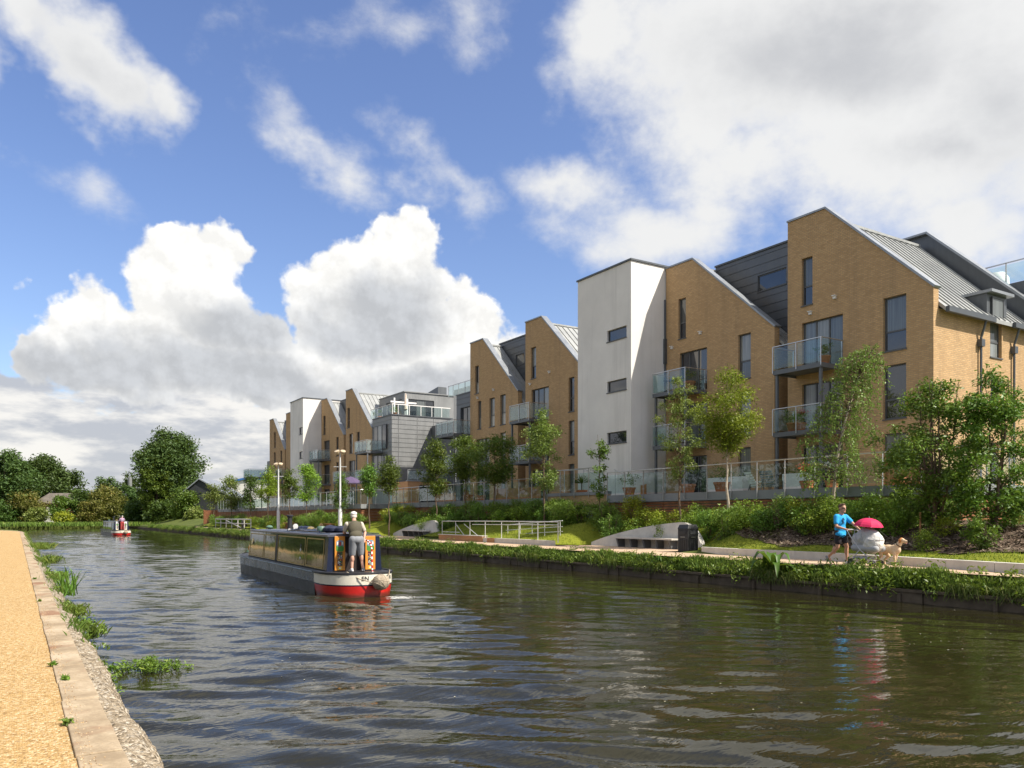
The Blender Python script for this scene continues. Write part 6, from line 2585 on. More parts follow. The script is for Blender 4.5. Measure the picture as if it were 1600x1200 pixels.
for u in np.arange(-1.6, 2.2, 0.16):
    mb.hexa([bp(u, 0, 1.0), bp(u + 0.14, 0, 1.0), bp(u + 0.14, 0.04, 1.0), bp(u, 0.04, 1.0), bp(u, 0, 3.2), bp(u + 0.14, 0, 3.2), bp(u + 0.14, 0.04, 3.2), bp(u, 0.04, 3.2)])
mb.build('boards', M['cedar'], FE)
for u in (-1.6, 0.3, 2.2):
    mb = MB()
    mb.bar(bp(u, 0.09, 0.9), bp(u, 0.09, 3.3), 0.09, 0.09)
    mb.build('post', M['cedar'], FE)
# slatted wall seen at the right edge behind the oaks belongs to the podium skirt
# ---------------------------------------------------------------- narrowboats
def paint(name, col, rough=0.22, **kw):
    return plain(name, col, rough, 0.0, kw.get('var', 0.08), 3.0, 0.03, 0.5)


def glossy_panel():
    m, nt, b = new_mat('varnished_cabin_side')
    v = objc(nt)
    n1 = nt.noise(v, 1.2, 4, 0.6)
    c = nt.ramp(n1, [(0.3, (0.020, 0.026, 0.018)), (0.7, (0.034, 0.038, 0.022))])
    nt.l(c, b.inputs['Base Color'])
    b.inputs['Roughness'].default_value = 0.06
    b.inputs['Coat Weight'].default_value = 0.3
    b.inputs['Coat Roughness'].default_value = 0.03
    b.inputs['IOR'].default_value = 1.5
    n2 = nt.noise(v, 2.0, 2, 0.5)
    nt.l(nt.bump(n2, 0.12, 0.03), b.inputs['Normal'])
    return m


BM = dict(
    hull=plain('hull_black', (0.020, 0.020, 0.021), 0.42, 0, 0.35, 2.5, 0.1),
    hull_side=plain('hull_grey_blue', (0.026, 0.029, 0.032), 0.25, 0, 0.25, 2.0, 0.08),
    cream=plain('cream_paint', (0.74, 0.70, 0.58), 0.35, 0, 0.08, 4, 0.04),
    red=plain('red_paint', (0.50, 0.018, 0.014), 0.35, 0, 0.12, 4, 0.04),
    deck=plain('deck_black', (0.025, 0.026, 0.03), 0.5, 0, 0.2, 6, 0.1),
    roof=plain('roof_blue_grey', (0.085, 0.090, 0.115), 0.35, 0, 0.15, 2, 0.06),
    panel=glossy_panel(),
    navy=paint('navy_paint', (0.012, 0.018, 0.045), 0.2),
    gold=plain('gold_line', (0.42, 0.30, 0.085), 0.4, 0, 0.12, 6, 0.03),
    orange=plain('orange_paint', (0.66, 0.26, 0.035), 0.4, 0, 0.10, 8, 0.05),
    yellow=plain('flower_yellow', (0.75, 0.50, 0.06), 0.5), white=M['white'],
    blue=plain('castle_blue', (0.20, 0.30, 0.40), 0.5), green=plain('castle_green', (0.06, 0.24, 0.035), 0.5),
    red2=plain('rose_red', (0.45, 0.05, 0.03), 0.5), brass=plain('brass', (0.75, 0.55, 0.25), 0.25, 0.9, 0.08, 6, 0),
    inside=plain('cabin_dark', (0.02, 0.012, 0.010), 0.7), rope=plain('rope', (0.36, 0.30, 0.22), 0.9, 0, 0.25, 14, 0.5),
    whiterope=plain('white_rope', (0.72, 0.70, 0.64), 0.8, 0, 0.1, 10, 0.3), jean=plain('blue_cloth', (0.018, 0.024, 0.055), 0.8, 0, 0.3, 6, 0.2),
    greyblue=paint('blue_grey_shutter', (0.25, 0.34, 0.42), 0.3), grn=plain('green_paint', (0.10, 0.18, 0.13), 0.5))
L0 = 15.2


def grime(m, top, col=(0.035, 0.03, 0.02)):
    """dried scum line just over the water and scuffs higher up"""
    nt = NT(m.node_tree)
    b = m.node_tree.nodes['Principled BSDF']
    src = b.inputs['Base Color'].links[0].from_socket
    v = objc(nt)
    z = nt.sep(v)[2]
    n1 = nt.noise(nt.vmath('MULTIPLY', v, (2.5, 2.5, 5)), 1.0, 5, 0.65)
    f = nt.mr(nt.math('MULTIPLY_ADD', n1, -0.22, nt.math('ADD', z, 0.11)), top * 0.35, top, 0.75, 0.0)
    sc = nt.mr(nt.noise(nt.vmath('MULTIPLY', v, (1.2, 1.2, 14)), 1.5, 4, 0.7), 0.60, 0.72, 0, 0.45)
    c = nt.mix(f, src, col)
    c = nt.mix(sc, c, tuple(k * 3 for k in col))
    nt.l(c, b.inputs['Base Color'])


grime(BM['red'], 0.16)
grime(BM['hull'], 0.22, (0.05, 0.042, 0.03))
grime(BM['hull_side'], 0.10, (0.05, 0.045, 0.04))
grime(BM['cream'], 0.05, (0.11, 0.09, 0.06))


def half_b(y):
    if y < 1.3: return max(0.05, 1.02 * math.sqrt(max(0, 1 - ((1.3 - y) / 1.3) ** 2.6)))
    if y > 11.4: return max(0.03, 1.02 * (1 - ((y - 11.4) / (L0 - 11.4)) ** 2.1))
    return 1.02


def narrowboat(label, loc, hd, door='orange', sidep='panel', text=True, roofm='roof', far=False):
    root = thing('narrowboat', label, 'boat', (0, 0, 0), group='narrowboats')
    ys = [0.0, 0.04, 0.12, 0.25, 0.45, 0.7, 1.0, 1.3] + list(np.arange(1.8, 11.5, 0.8)) + list(np.linspace(11.6, L0, 12))

    def loft(levels, mats, name, y0=-9, y1=99):
        yy = [y for y in ys if y0 <= y <= y1]
        st = [[(half_b(y) * k - (0.0), y if k > 0.9 else y + (0.25 if y < 0.5 else 0) * 0, z) for k, z in levels] for y in yy]
        vs, fs, mi = [], [], []
        n = len(levels)
        for side in (1, -1):
            b = len(vs)
            for s in st:
                vs += [(side * x, y, z) for x, y, z in s]
            for i in range(len(st) - 1):
                for k in range(n - 1):
                    fs.append((b + i * n + k, b + i * n + k + 1, b + (i + 1) * n + k + 1, b + (i + 1) * n + k))
                    mi.append(k)
        if yy[0] <= 0.001:          # flat counter at the very stern
            m = n * len(st)
            for k in range(n - 1):
                fs.append((k, k + 1, m + k + 1, m + k))
                mi.append(k)
        mb = MB()
        mb.add(vs, fs)
        o = mb.build(name, mats, root, fix=True)
        o.data.polygons.foreach_set('material_index', [min(q, len(mats) - 1) for q in mi])
        o.data.polygons.foreach_set('use_smooth', [True] * len(o.data.polygons))
        try:
            o.data.set_sharp_from_angle(angle=math.radians(35))
        except Exception:
            pass
        return o
    cut = 1.7
    ys_all = ys
    ys = sorted(set([round(y, 3) for y in ys_all] + [cut]))
    loft([(0.90, -0.35), (0.97, 0.0), (0.985, 0.33), (1.0, 0.345), (1.0, 0.62), (1.03, 0.63), (1.03, 0.68), (0.93, 0.685)],
         [BM['hull'], BM['hull'], BM['hull'], BM['hull_side'], BM['hull_side'], BM['hull_side'], BM['hull']], 'hull', cut, 99)
    loft([(0.90, -0.35), (0.985, 0.31)], [BM['red']], 'red_counter', -1, cut)
    loft([(0.99, 0.311), (1.0, 0.345)], [BM['navy']], 'navy_band', -1, cut)
    loft([(1.0, 0.346), (1.0, 0.62)], [BM['cream']], 'cream_band', -1, cut)
    loft([(1.03, 0.621), (1.04, 0.65), (1.03, 0.68), (0.93, 0.685)], [BM['deck']], 'stern_gunwale', -1, cut)
    if not far:
        for s in (1, -1):
            mb = MB()
            pts = [(s * half_b(y) * 1.035, y, 0.645) for y in ys if y > cut]
            mb.tube(pts, 0.012, 5)
            mb.build('rubbing_strip', BM['greyblue'], root)
    # decks
    mb = MB()
    yy = [y for y in ys]
    vs = [(half_b(y) * 0.97, y, 0.66) for y in yy] + [(-half_b(y) * 0.97, y, 0.66) for y in yy[::-1]]
    mb.add(vs, [tuple(range(len(vs)))])
    mb.build('deck', BM['deck'], root, fix=False)
    # cabin with leaning sides
    c0, c1 = 1.15, 11.6
    zb, zt, wb, wt_ = 0.662, 1.64, 0.815, 0.75
    def cabin_box(mb, y0, y1, inset=0.0):
        a = [(-wb, y0, zb), (wb, y0, zb), (wt_, y0, zt), (-wt_, y0, zt)]
        b = [(-wb, y1, zb), (wb, y1, zb), (wt_, y1 - (0.12 if y1 == c1 else 0), zt), (-wt_, y1 - (0.12 if y1 == c1 else 0), zt)]
        tri_prism(mb, a, b)
    mb = MB()
    cabin_box(mb, c0 + 0.30, c1)
    mb.build('cabin', BM[sidep], root)
    # rear bulkhead as a frame round the open hatchway
    for s in (1, -1):
        mb = MB()
        mb.hexa([(s * 0.28, c0, zb), (s * wb, c0, zb), (s * wb, c0 + 0.295, zb), (s * 0.28, c0 + 0.295, zb),
                 (s * 0.28, c0, zt), (s * wt_, c0, zt), (s * wt_, c0 + 0.295, zt), (s * 0.28, c0 + 0.295, zt)])
        mb.build('rear_bulkhead', BM['navy'], root)
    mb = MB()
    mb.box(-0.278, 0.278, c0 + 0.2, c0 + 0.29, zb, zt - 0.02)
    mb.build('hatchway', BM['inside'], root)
    # roof with a slight camber and rail
    mb = MB()
    secs = []
    for y in (c0 - 0.02, c1 - 0.16):
        secs.append([(-wt_ - 0.04, y, zt + 0.002), (wt_ + 0.04, y, zt + 0.002), (wt_ + 0.04, y, zt + 0.05), (0.4, y, zt + 0.085), (0, y, zt + 0.095), (-0.4, y, zt + 0.085), (-wt_ - 0.04, y, zt + 0.05)])
    tri_prism(mb, *secs)
    mb.build('roof', BM[roofm], root)
    # coach lines and panels along both sides
    def side_pt(s, y, t, off=0.006):
        x = wb + (wt_ - wb) * t
        z = zb + (zt - zb) * t
        nx, nz = (zt - zb), (wb - wt_)
        l = math.hypot(nx, nz)
        return Vector((s * (x + off * nx / l), y, z + off * nz / l))
    pans = [(1.55, 3.3), (3.5, 6.9), (7.25, 8.9), (9.1, 11.35)]
    for s in (1, -1):
        for (a, b) in pans:
            mb = MB()
            for (p, q) in (((a, 0.08), (b, 0.08)), ((a, 0.92), (b, 0.92)), ((a, 0.08), (a, 0.92)), ((b, 0.08), (b, 0.92))):
                P, Q = side_pt(s, *p), side_pt(s, *q)
                mb.bar(P, Q, 0.008, 0.035, up=(0, 0, 1) if p[0] != q[0] else (0, 1, 0))
            mb.build('coach_line', BM['gold'], root)
        if not far:
            mb = MB()
            for (a, b) in ((6.96, 7.07), (7.10, 7.20)):
                mb.add([side_pt(s, a, 0.04, 0.012), side_pt(s, b, 0.04, 0.012), side_pt(s, b, 0.97, 0.012), side_pt(s, a, 0.97, 0.012),
                        side_pt(s, a, 0.04, 0.002), side_pt(s, b, 0.04, 0.002), side_pt(s, b, 0.97, 0.002), side_pt(s, a, 0.97, 0.002)],
                       [(0, 1, 2, 3), (4, 7, 6, 5), (0, 4, 5, 1), (1, 5, 6, 2), (2, 6, 7, 3), (3, 7, 4, 0)])
            mb.build('side_hatch', BM['deck'], root)
            mb = MB()          # small black and white diamond painted on the side
            for (yy_, t0, t1, m_) in ((4.0, 0.60, 0.74, 0), (4.0, 0.47, 0.60, 1), (4.0, 0.22, 0.32, 1)):
                tm = (t0 + t1) / 2
                mb.add([side_pt(s, yy_, t0, 0.007), side_pt(s, yy_ + 0.09, tm, 0.007), side_pt(s, yy_, t1, 0.007), side_pt(s, yy_ - 0.09, tm, 0.007)], [(0, 1, 2, 3)], m_)
            mb.build('painted_diamonds', [BM['deck'], BM['white']], root, fix=False)
            for yy_ in (10.9, 3.4):
                mb = MB()
                c = side_pt(s, yy_, 0.62, 0.012)
                R = Matrix.Rotation(s * PI / 2 * 0.86, 4, 'Y')
                mb.lathe([(0.10, -0.01), (0.13, 0.0), (0.13, 0.012), (0.10, 0.012)], c, 18, M=R)
                if yy_ > 8:
                    mb.build('porthole', BM['brass'], root, smooth=False)
        else:
            mb = MB()
            mb.add([side_pt(s, 1.5, 0.05, 0.008), side_pt(s, 2.9, 0.05, 0.008), side_pt(s, 2.9, 0.95, 0.008), side_pt(s, 1.5, 0.95, 0.008)], [(0, 1, 2, 3)])
            mb.build('side_panel', BM['greyblue'], root, fix=False)
    # open doors folded back flat against the rear of the cabin, each with its painting
    for s in (1, -1):
        x0, x1 = (0.30, 0.60)
        yd = c0 - 0.03
        mb = MB()
        mb.box(min(s * x0, s * x1), max(s * x0, s * x1), yd - 0.035, yd, zb + 0.03, zt + 0.02)
        d = mb.build('cabin_door', BM[door], root, bevel=0.006)
        xc = s * (x0 + x1) / 2
        yf = yd - 0.037
        mb = MB()

        def patch(pts, m_, dy=0.0):
            mb.add([(xc + x, yf - dy, zb + z) for x, z in pts], [tuple(range(len(pts)))], m_)
        def disc(x, z, r, m_, dy=0.0, n=10):
            patch([(x + r * math.cos(2 * PI * i / n), z + r * math.sin(2 * PI * i / n)) for i in range(n)], m_, dy)
        # a painted landscape: blue sky, white walls, green bank
        patch([(-0.10, 0.62), (0.10, 0.62), (0.105, 0.84), (0.06, 0.88), (-0.06, 0.88), (-0.105, 0.84)], 0)
        patch([(-0.11, 0.60), (-0.06, 0.56), (0.06, 0.56), (0.11, 0.60), (0.11, 0.70), (0.04, 0.735), (-0.03, 0.70), (-0.11, 0.74)], 1, 0.001)
        patch([(-0.03, 0.73), (0.035, 0.73), (0.035, 0.82), (0.0, 0.85), (-0.03, 0.82)], 4, 0.002)
        patch([(-0.085, 0.76), (-0.05, 0.76), (-0.05, 0.84), (-0.085, 0.84)], 2, 0.002)
        patch([(0.05, 0.76), (0.09, 0.76), (0.09, 0.84), (0.05, 0.84)], 2, 0.002)
        # dark panel with roses
        patch([(-0.075, 0.16), (0.075, 0.16), (0.075, 0.55), (-0.075, 0.55)], 3, 0.001)
        rg = random.Random(4)
        for k in range(9):
            z = 0.20 + 0.038 * k
            for x in (-0.045, 0.0, 0.045):
                disc(x + rg.uniform(-0.012, 0.012), z + rg.uniform(-0.01, 0.01), rg.uniform(0.010, 0.019), rg.choice([2, 4, 2, 5, 1, 6]), 0.002 + 0.0004 * k)
        patch([(-0.06, 0.05), (0.06, 0.05), (0.06, 0.14), (-0.06, 0.14)], 5, 0.001)
        disc(0, 0.095, 0.028, 2, 0.003)
        mb.build('painted_panel', [BM['blue'], BM['green'], BM['white'], BM['deck'], BM['red2'], BM['yellow'], BM['orange']], d, fix=False)
    # striped tiller and swan neck
    mb = MB()
    path = [Vector((0.22, 0.26, 0.6)), Vector((0.22, 0.30, 0.75)), Vector((0.23, 0.36, 1.05)), Vector((0.25, 0.42, 1.30)), Vector((0.25, 0.52, 1.46)), Vector((0.22, 0.70, 1.54)), Vector((0.18, 0.98, 1.58))]
    def samp(t):
        f = t * (len(path) - 1)
        i = min(len(path) - 2, int(f))
        return path[i].lerp(path[i + 1], f - i)
    N = 22
    for i in range(N):
        mb.tube([samp(i / N), samp((i + 0.5) / N), samp((i + 1) / N)], 0.026, 8, mi=i % 2)
    mb.build('tiller', [BM['red'], BM['white']], root)
    # chimney, mushroom vents, lamp
    mb = MB()
    mb.lathe([(0.10, 0), (0.10, 0.04), (0.085, 0.05), (0.08, 0.50), (0.115, 0.52), (0.12, 0.56), (0.085, 0.58)], (-0.35, 7.0 if not far else 5, zt + 0.06), 14)
    mb.build('chimney', BM['deck'], root)
    for (x, y) in ((-0.15, 10.9), (0.1, 6.0), (0.0, 4.6)):
        mb = MB()
        mb.lathe([(0.05, 0), (0.05, 0.07), (0.13, 0.075), (0.13, 0.10), (0.08, 0.15), (0.01, 0.165)], (x, y, zt + 0.08), 14)
        mb.build('mushroom_vent', BM['grn'] if y > 10 else BM['brass'], root, smooth=True)
    mb = MB()
    for s in (1, -1):
        mb.tube([(s * (wt_ - 0.02), c0, zt + 0.085), (s * (wt_ - 0.02), c1 - 0.2, zt + 0.085)], 0.014, 6)
    mb.build('roof_rail', BM['navy'], root)
    # rope fender at the stern, with its two lines
    mb = MB()
    mb.ball((0.30, -0.17, 0.42), (0.24, 0.23, 0.22), 20)
    f = mb.build('stern_fender', BM['rope'], root, smooth=True)
    mb = MB()
    for k in range(9):
        th = k * PI / 9
        ax = Vector((math.cos(th), 0, math.sin(th)))
        pts = []
        for i in range(25):
            a = 2 * PI * i / 24
            w = Vector((0, 1, 0)) * math.cos(a) + Vector((-ax.z, 0, ax.x)) * math.sin(a)
            p = ax * 0.12 * math.sin(k * 1.7) + w * 0.225
            p = p.normalized() * 0.235
            pts.append(Vector((0.30, -0.17, 0.42)) + Vector((p.x, p.y * 0.97, p.z * 0.93)))
        mb.tube(pts, 0.011, 5)
    mb.build('rope_weave', BM['rope'], f)
    mb = MB()
    mb.tube([(-0.52, 0.27, 0.70), (-0.26, 0.0, 0.52), (0.10, -0.20, 0.40)], 0.014, 6)
    mb.tube([(0.78, 0.42, 0.70), (0.60, 0.02, 0.58), (0.42, -0.20, 0.42)], 0.014, 6)
    mb.build('fender_rope', BM['rope'], f)
    # bow fender
    mb = MB()
    mb.lathe([(0.10, -0.3), (0.14, -0.2), (0.15, 0.1), (0.09, 0.22)], (0, L0 + 0.1, 0.55), 12)
    mb.build('bow_fender', BM['grn'], root, smooth=True)
    mb = MB()
    mb.lathe([(0.05, 0), (0.11, 0.12), (0.10, 0.24), (0.0, 0.26)], (-0.1, L0 - 0.6, 0.68), 12)
    mb.build('bow_bollard', BM['orange'], root, smooth=True)
    if text:
        for (txt, xx, sz) in (('EN', -0.19, 0.165), ('TER', 0.56, 0.15)):
            cu = bpy.data.curves.new('letters', 'FONT')
            cu.body = txt
            cu.size = sz
            cu.extrude = 0.002
            ob = bpy.data.objects.new('letters', cu)
            COL.objects.link(ob)
            dg = bpy.context.evaluated_depsgraph_get()
            me = bpy.data.meshes.new_from_object(ob.evaluated_get(dg))
            bpy.data.objects.remove(ob)
            off = [(v.co.x, v.co.y, v.co.z) for v in me.vertices]
            w = max(p[0] for p in off)
            for v, p in zip(me.vertices, off):
                x = xx + p[0]
                # wrap the letters round the stern curve
                lo, hi = 0.0, 1.3
                for _ in range(30):
                    mid = (lo + hi) / 2
                    if half_b(mid) < abs(x): lo = mid
                    else: hi = mid
                yv = max(0.0, lo) if abs(x) > half_b(0.0) else 0.0
                v.co = (x, yv - 0.008 - p[2], 0.468 + p[1])
            link('stern_lettering', me, BM['deck'], root)
    root.location = loc
    root.rotation_euler = (0, 0, -hd)
    return root


HD = 0.036
BOAT = narrowboat('dark narrowboat with orange painted rear doors and a cream and red stern in mid canal', (8.18, 20.55, 0.0), HD)
BOAT2 = narrowboat('small distant narrowboat with white rear doors and a blue grey panel near the bend', (10.62, 103.2, 0.0), -0.03, door='white', sidep='panel', text=False, roofm='roof', far=True)
BMX = Matrix.Translation((8.18, 20.55, 0)) @ Matrix.Rotation(-HD, 4, 'Z')


def on_boat(x, y, z):
    return BMX @ Vector((x, y, z))


ZR = 1.74
# things lying on the roof
def roof_thing(name, label, cat, build_fn, group=None):
    root = thing(name, label, cat, (0, 0, 0), 0, group)
    build_fn(root)
    root.location = BMX.translation
    root.rotation_euler = (0, 0, -HD)
    return root


def _pole(x0, y0, x1, y1, z, r, mat):
    def f(root):
        mb = MB()
        mb.tube([(x0, y0, z), (x1, y1, z)], r, 7)
        mb.build('pole_shaft', mat, root)
        mb = MB()
        mb.tube([(x1, y1, z), (x1 + (x1 - x0) * 0.03, y1 + (y1 - y0) * 0.03, z)], r * 1.6, 7)
        mb.build('pole_tip', BM['white'], root)
    return f


roof_thing('boat_pole', 'long dark blue boat pole lying along the left of the boat roof', 'pole', _pole(-0.50, 2.9, -0.45, 6.6, ZR + 0.02, 0.03, BM['navy']))
roof_thing('boat_hook', 'second dark blue shaft lying along the middle of the boat roof', 'pole', _pole(-0.28, 3.2, -0.2, 6.9, ZR + 0.045, 0.028, BM['navy']))


def _plank(root):
    mb = MB()
    mb.box(0.12, 0.40, 3.6, 6.4, ZR + 0.03, ZR + 0.07)
    mb.build('plank', BM['navy'], root, bevel=0.005)
    for y in (3.9, 5.0, 6.1):
        mb = MB()
        mb.box(0.10, 0.42, y, y + 0.06, ZR + 0.012, ZR + 0.03)
        mb.build('batten', BM['navy'], root)


roof_thing('gangplank', 'dark blue gangplank lying on the boat roof', 'plank', _plank)


def _bundle(x, y, s, mat, seed):
    def f(root):
        rg = random.Random(seed)
        mb = MB()
        for k in range(5):
            mb.ball((x + rg.uniform(-0.16, 0.16) * s, y + rg.uniform(-0.2, 0.2) * s, ZR + 0.08 * s), (0.17 * s, 0.19 * s, 0.10 * s * rg.uniform(0.8, 1.4)), 10)
        mb.build('folded_cloth', mat, root, smooth=True)
    return f


roof_thing('cloth_bundle', 'crumpled navy blue cloth on the boat roof beside the steersman', 'cloth', _bundle(-0.05, 2.75, 1.1, BM['jean'], 1))
roof_thing('cloth_bundle', 'smaller dark bundle on the boat roof near the chimney', 'cloth', _bundle(0.0, 6.3, 0.8, BM['navy'], 2))


def _can(root):
    mb = MB()
    mb.lathe([(0.12, 0), (0.135, 0.02), (0.13, 0.14), (0.10, 0.18), (0.02, 0.19)], (-0.38, 3.15, ZR), 14)
    mb.build('lid', BM['grn'], root, smooth=True)
    mb = MB()
    mb.tube([(-0.38 + 0.06 * math.cos(a), 3.15, ZR + 0.18 + 0.07 * math.sin(a)) for a in np.linspace(0, PI, 8)], 0.008, 5)
    mb.build('handle', BM['brass'], root)


roof_thing('water_can', 'grey green lidded can on the boat roof', 'can', _can)


def _lamp(root):
    R = Matrix.Rotation(PI / 2, 4, 'X')
    mb = MB()
    mb.lathe([(0.03, -0.10), (0.08, -0.06), (0.10, 0.06), (0.11, 0.08)], (-0.1, 7.3, ZR + 0.13), 16, M=R)
    mb.build('lamp_body', BM['deck'], root, smooth=True)
    mb = MB()
    mb.lathe([(0.095, 0.08), (0.085, 0.095), (0.02, 0.10)], (-0.1, 7.3, ZR + 0.13), 16, M=R)
    mb.build('lamp_glass', M['railwhite'], root)
    mb = MB()
    mb.tube([(-0.1, 7.3, ZR - 0.01), (-0.1, 7.3, ZR + 0.05)], 0.03, 8)
    mb.build('lamp_foot', BM['deck'], root)


roof_thing('tunnel_lamp', 'round white faced lamp standing on the boat roof by the chimney', 'lamp', _lamp)
# ---------------------------------------------------------------- people, pram, dog
def fuse(name, prims, mat, parent, voxel=0.011, smooth=6, factor=0.5):
    """one continuous surface grown over overlapping tapered limbs and ellipsoids"""
    mb = MB()
    for p in prims:
        if p[0] == 'c':        # tapered capsule
            a, ra, b, rb = Vector(p[1]), p[2], Vector(p[3]), p[4]
            mb.ball(a, ra, 14)
            mb.ball(b, rb, 14)
            mb.tube([a, b], [ra, rb], 14)
        else:                  # ellipsoid
            M_ = Euler(p[3]).to_matrix().to_4x4() if len(p) > 3 else None
            mb.ball(p[1], p[2], 36, M=M_)
    me = bpy.data.meshes.new('tmp')
    me.from_pydata(mb.v, [], mb.f)
    bm = bmesh.new()
    bm.from_mesh(me)
    bmesh.ops.remove_doubles(bm, verts=bm.verts, dist=1e-5)
    bmesh.ops.recalc_face_normals(bm, faces=bm.faces)
    bm.to_mesh(me)
    bm.free()
    ob = bpy.data.objects.new('tmp', me)
    COL.objects.link(ob)
    r = ob.modifiers.new('r', 'REMESH')
    r.mode = 'VOXEL'
    r.voxel_size = voxel
    s = ob.modifiers.new('s', 'SMOOTH')
    s.iterations = smooth
    s.factor = factor
    dg = bpy.context.evaluated_depsgraph_get()
    out = bpy.data.meshes.new_from_object(ob.evaluated_get(dg))
    bpy.data.objects.remove(ob)
    out.name = name
    out.polygons.foreach_set('use_smooth', [True] * len(out.polygons))
    out.materials.clear()
    return link(name, out, mat, parent)


SKIN = plain('tanned_skin', (0.50, 0.27, 0.17), 0.55, 0, 0.10, 7, 0.08)
SKIN2 = plain('pink_skin', (0.56, 0.31, 0.22), 0.55, 0, 0.10, 7, 0.08)
HAIR = plain('brown_hair', (0.09, 0.045, 0.022), 0.7, 0, 0.3, 30, 0.4)
HAIRW = plain('white_hair', (0.62, 0.58, 0.52), 0.7, 0, 0.15, 30, 0.4)
SHIRT = plain('blue_tshirt', (0.02, 0.34, 0.70), 0.85, 0, 0.10, 5, 0.25, bscale=25)
SHORTB = plain('black_shorts', (0.025, 0.02, 0.025), 0.8, 0, 0.2, 5, 0.2)
SHORTG = plain('grey_shorts', (0.22, 0.23, 0.25), 0.85, 0, 0.15, 5, 0.25, bscale=25)
VEST = plain('olive_vest', (0.085, 0.075, 0.048), 0.85, 0, 0.18, 6, 0.3, bscale=25)
SLEEVE = plain('pale_check_shirt', (0.52, 0.46, 0.38), 0.85, 0, 0.15, 12, 0.25)
CAPM = plain('white_cap', (0.74, 0.70, 0.66), 0.8, 0, 0.06, 8, 0.15)
SHOE = plain('grey_trainer', (0.20, 0.21, 0.22), 0.7, 0, 0.3, 12, 0.2)
SHOEW = plain('white_trainer', (0.66, 0.65, 0.63), 0.7, 0, 0.1, 12, 0.2)
PRINT = plain('shirt_print', (0.03, 0.07, 0.13), 0.8, 0, 0.2, 20, 0.1)
LENS = plain('sunglass_lens', (0.012, 0.010, 0.010), 0.12)


def head(c, f, skin_prims, s=1.0):
    """head, neck-less; c centre, f facing (unit, horizontal); appends prims: skull, jaw, nose, brow, chin, ears"""
    f = Vector(f).normalized()
    r = f.cross(Vector((0, 0, 1))).normalized()
    z = math.atan2(f.y, f.x) - PI / 2
    c = Vector(c)
    up = Vector((0, 0, 1))
    skin_prims += [('e', c + up * 0.025 * s, (0.077 * s, 0.096 * s, 0.100 * s), (0, 0, z)),
                   ('e', c + f * 0.028 * s - up * 0.045 * s, (0.060 * s, 0.068 * s, 0.075 * s), (0, 0, z)),
                   ('e', c + f * 0.075 * s - up * 0.095 * s, (0.030 * s, 0.026 * s, 0.024 * s), (0, 0, z)),
                   ('c', c + f * 0.092 * s + up * 0.012 * s, 0.011 * s, c + f * 0.112 * s - up * 0.028 * s, 0.016 * s),
                   ('e', c + f * 0.086 * s + up * 0.028 * s, (0.055 * s, 0.016 * s, 0.012 * s), (0, 0, z)),
                   ('e', c + f * 0.092 * s - up * 0.062 * s, (0.026 * s, 0.012 * s, 0.011 * s), (0, 0, z)),
                   ('e', c + r * 0.080 * s - up * 0.005 * s, (0.012 * s, 0.020 * s, 0.032 * s), (0, 0, z)),
                   ('e', c - r * 0.080 * s - up * 0.005 * s, (0.012 * s, 0.020 * s, 0.032 * s), (0, 0, z))]


def hand(wrist, d, curl, thumb, prims, s=1.0):
    """palm with five separate fingers: d along the hand, curl the direction the fingers bend to, thumb its side"""
    w, d, curl, th = Vector(wrist), Vector(d).normalized(), Vector(curl).normalized(), Vector(thumb).normalized()
    side = d.cross(curl).normalized()
    if side.dot(th) < 0: side = -side
    prims.append(('c', w + d * 0.015 * s, 0.022 * s, w + d * 0.075 * s, 0.028 * s))
    for k, (off, L) in enumerate(((0.034, 0.072), (0.011, 0.080), (-0.012, 0.074), (-0.034, 0.058))):
        a = w + d * 0.085 * s + side * off * s
        b = a + (d * 0.75 + curl * 0.55) * L * 0.55 * s
        c = b + (d * -0.05 + curl) * L * 0.5 * s
        prims.append(('c', w + d * 0.05 * s + side * off * 0.9 * s, 0.011 * s, a, 0.0105 * s))
        prims.append(('c', a, 0.0100 * s, b, 0.0090 * s))
        prims.append(('c', b, 0.0090 * s, c, 0.0078 * s))
    a = w + d * 0.03 * s + side * 0.028 * s
    b = a + (d * 0.5 + side * 0.6 + curl * 0.4) * 0.045 * s
    c = b + (d * 0.6 + curl * 0.7) * 0.032 * s
    prims.append(('c', a, 0.013 * s, b, 0.011 * s))
    prims.append(('c', b, 0.011 * s, c, 0.009 * s))


def shoe(ank, toe_dir, parent, mat, pitch=0.0, s=1.0):
    """ank: ankle point; toe_dir horizontal; pitch lifts the heel"""
    f = Vector(toe_dir).normalized()
    up = Vector((0, 0, 1))
    fp = (f * math.cos(pitch) - up * math.sin(pitch))
    upp = (up * math.cos(pitch) + f * math.sin(pitch))
    a = Vector(ank)
    pr = [('c', a + fp * -0.045 * s - upp * 0.055 * s, 0.036 * s, a + fp * 0.10 * s - upp * 0.058 * s, 0.037 * s),
          ('c', a + fp * 0.10 * s - upp * 0.058 * s, 0.037 * s, a + fp * 0.165 * s - upp * 0.066 * s, 0.028 * s),
          ('c', a - upp * 0.01 * s, 0.044 * s, a + fp * 0.05 * s - upp * 0.045 * s, 0.042 * s)]
    return fuse('shoe', pr, mat, parent, 0.009, 4)


# ---- the man with the pram: walks along -Y, seen from his right front
MX, MY = 20.72, 14.85
MAN = thing('person', 'man in a bright blue T-shirt, black shorts and sunglasses pushing the white pram', 'person', (0, 0, 0))
F = Vector((0, -1, 0))
RGT = Vector((-1, 0, 0))
UPV = Vector((0, 0, 1))


def q(fw_, rt_, up_):
    return F * fw_ + RGT * rt_ + UPV * up_


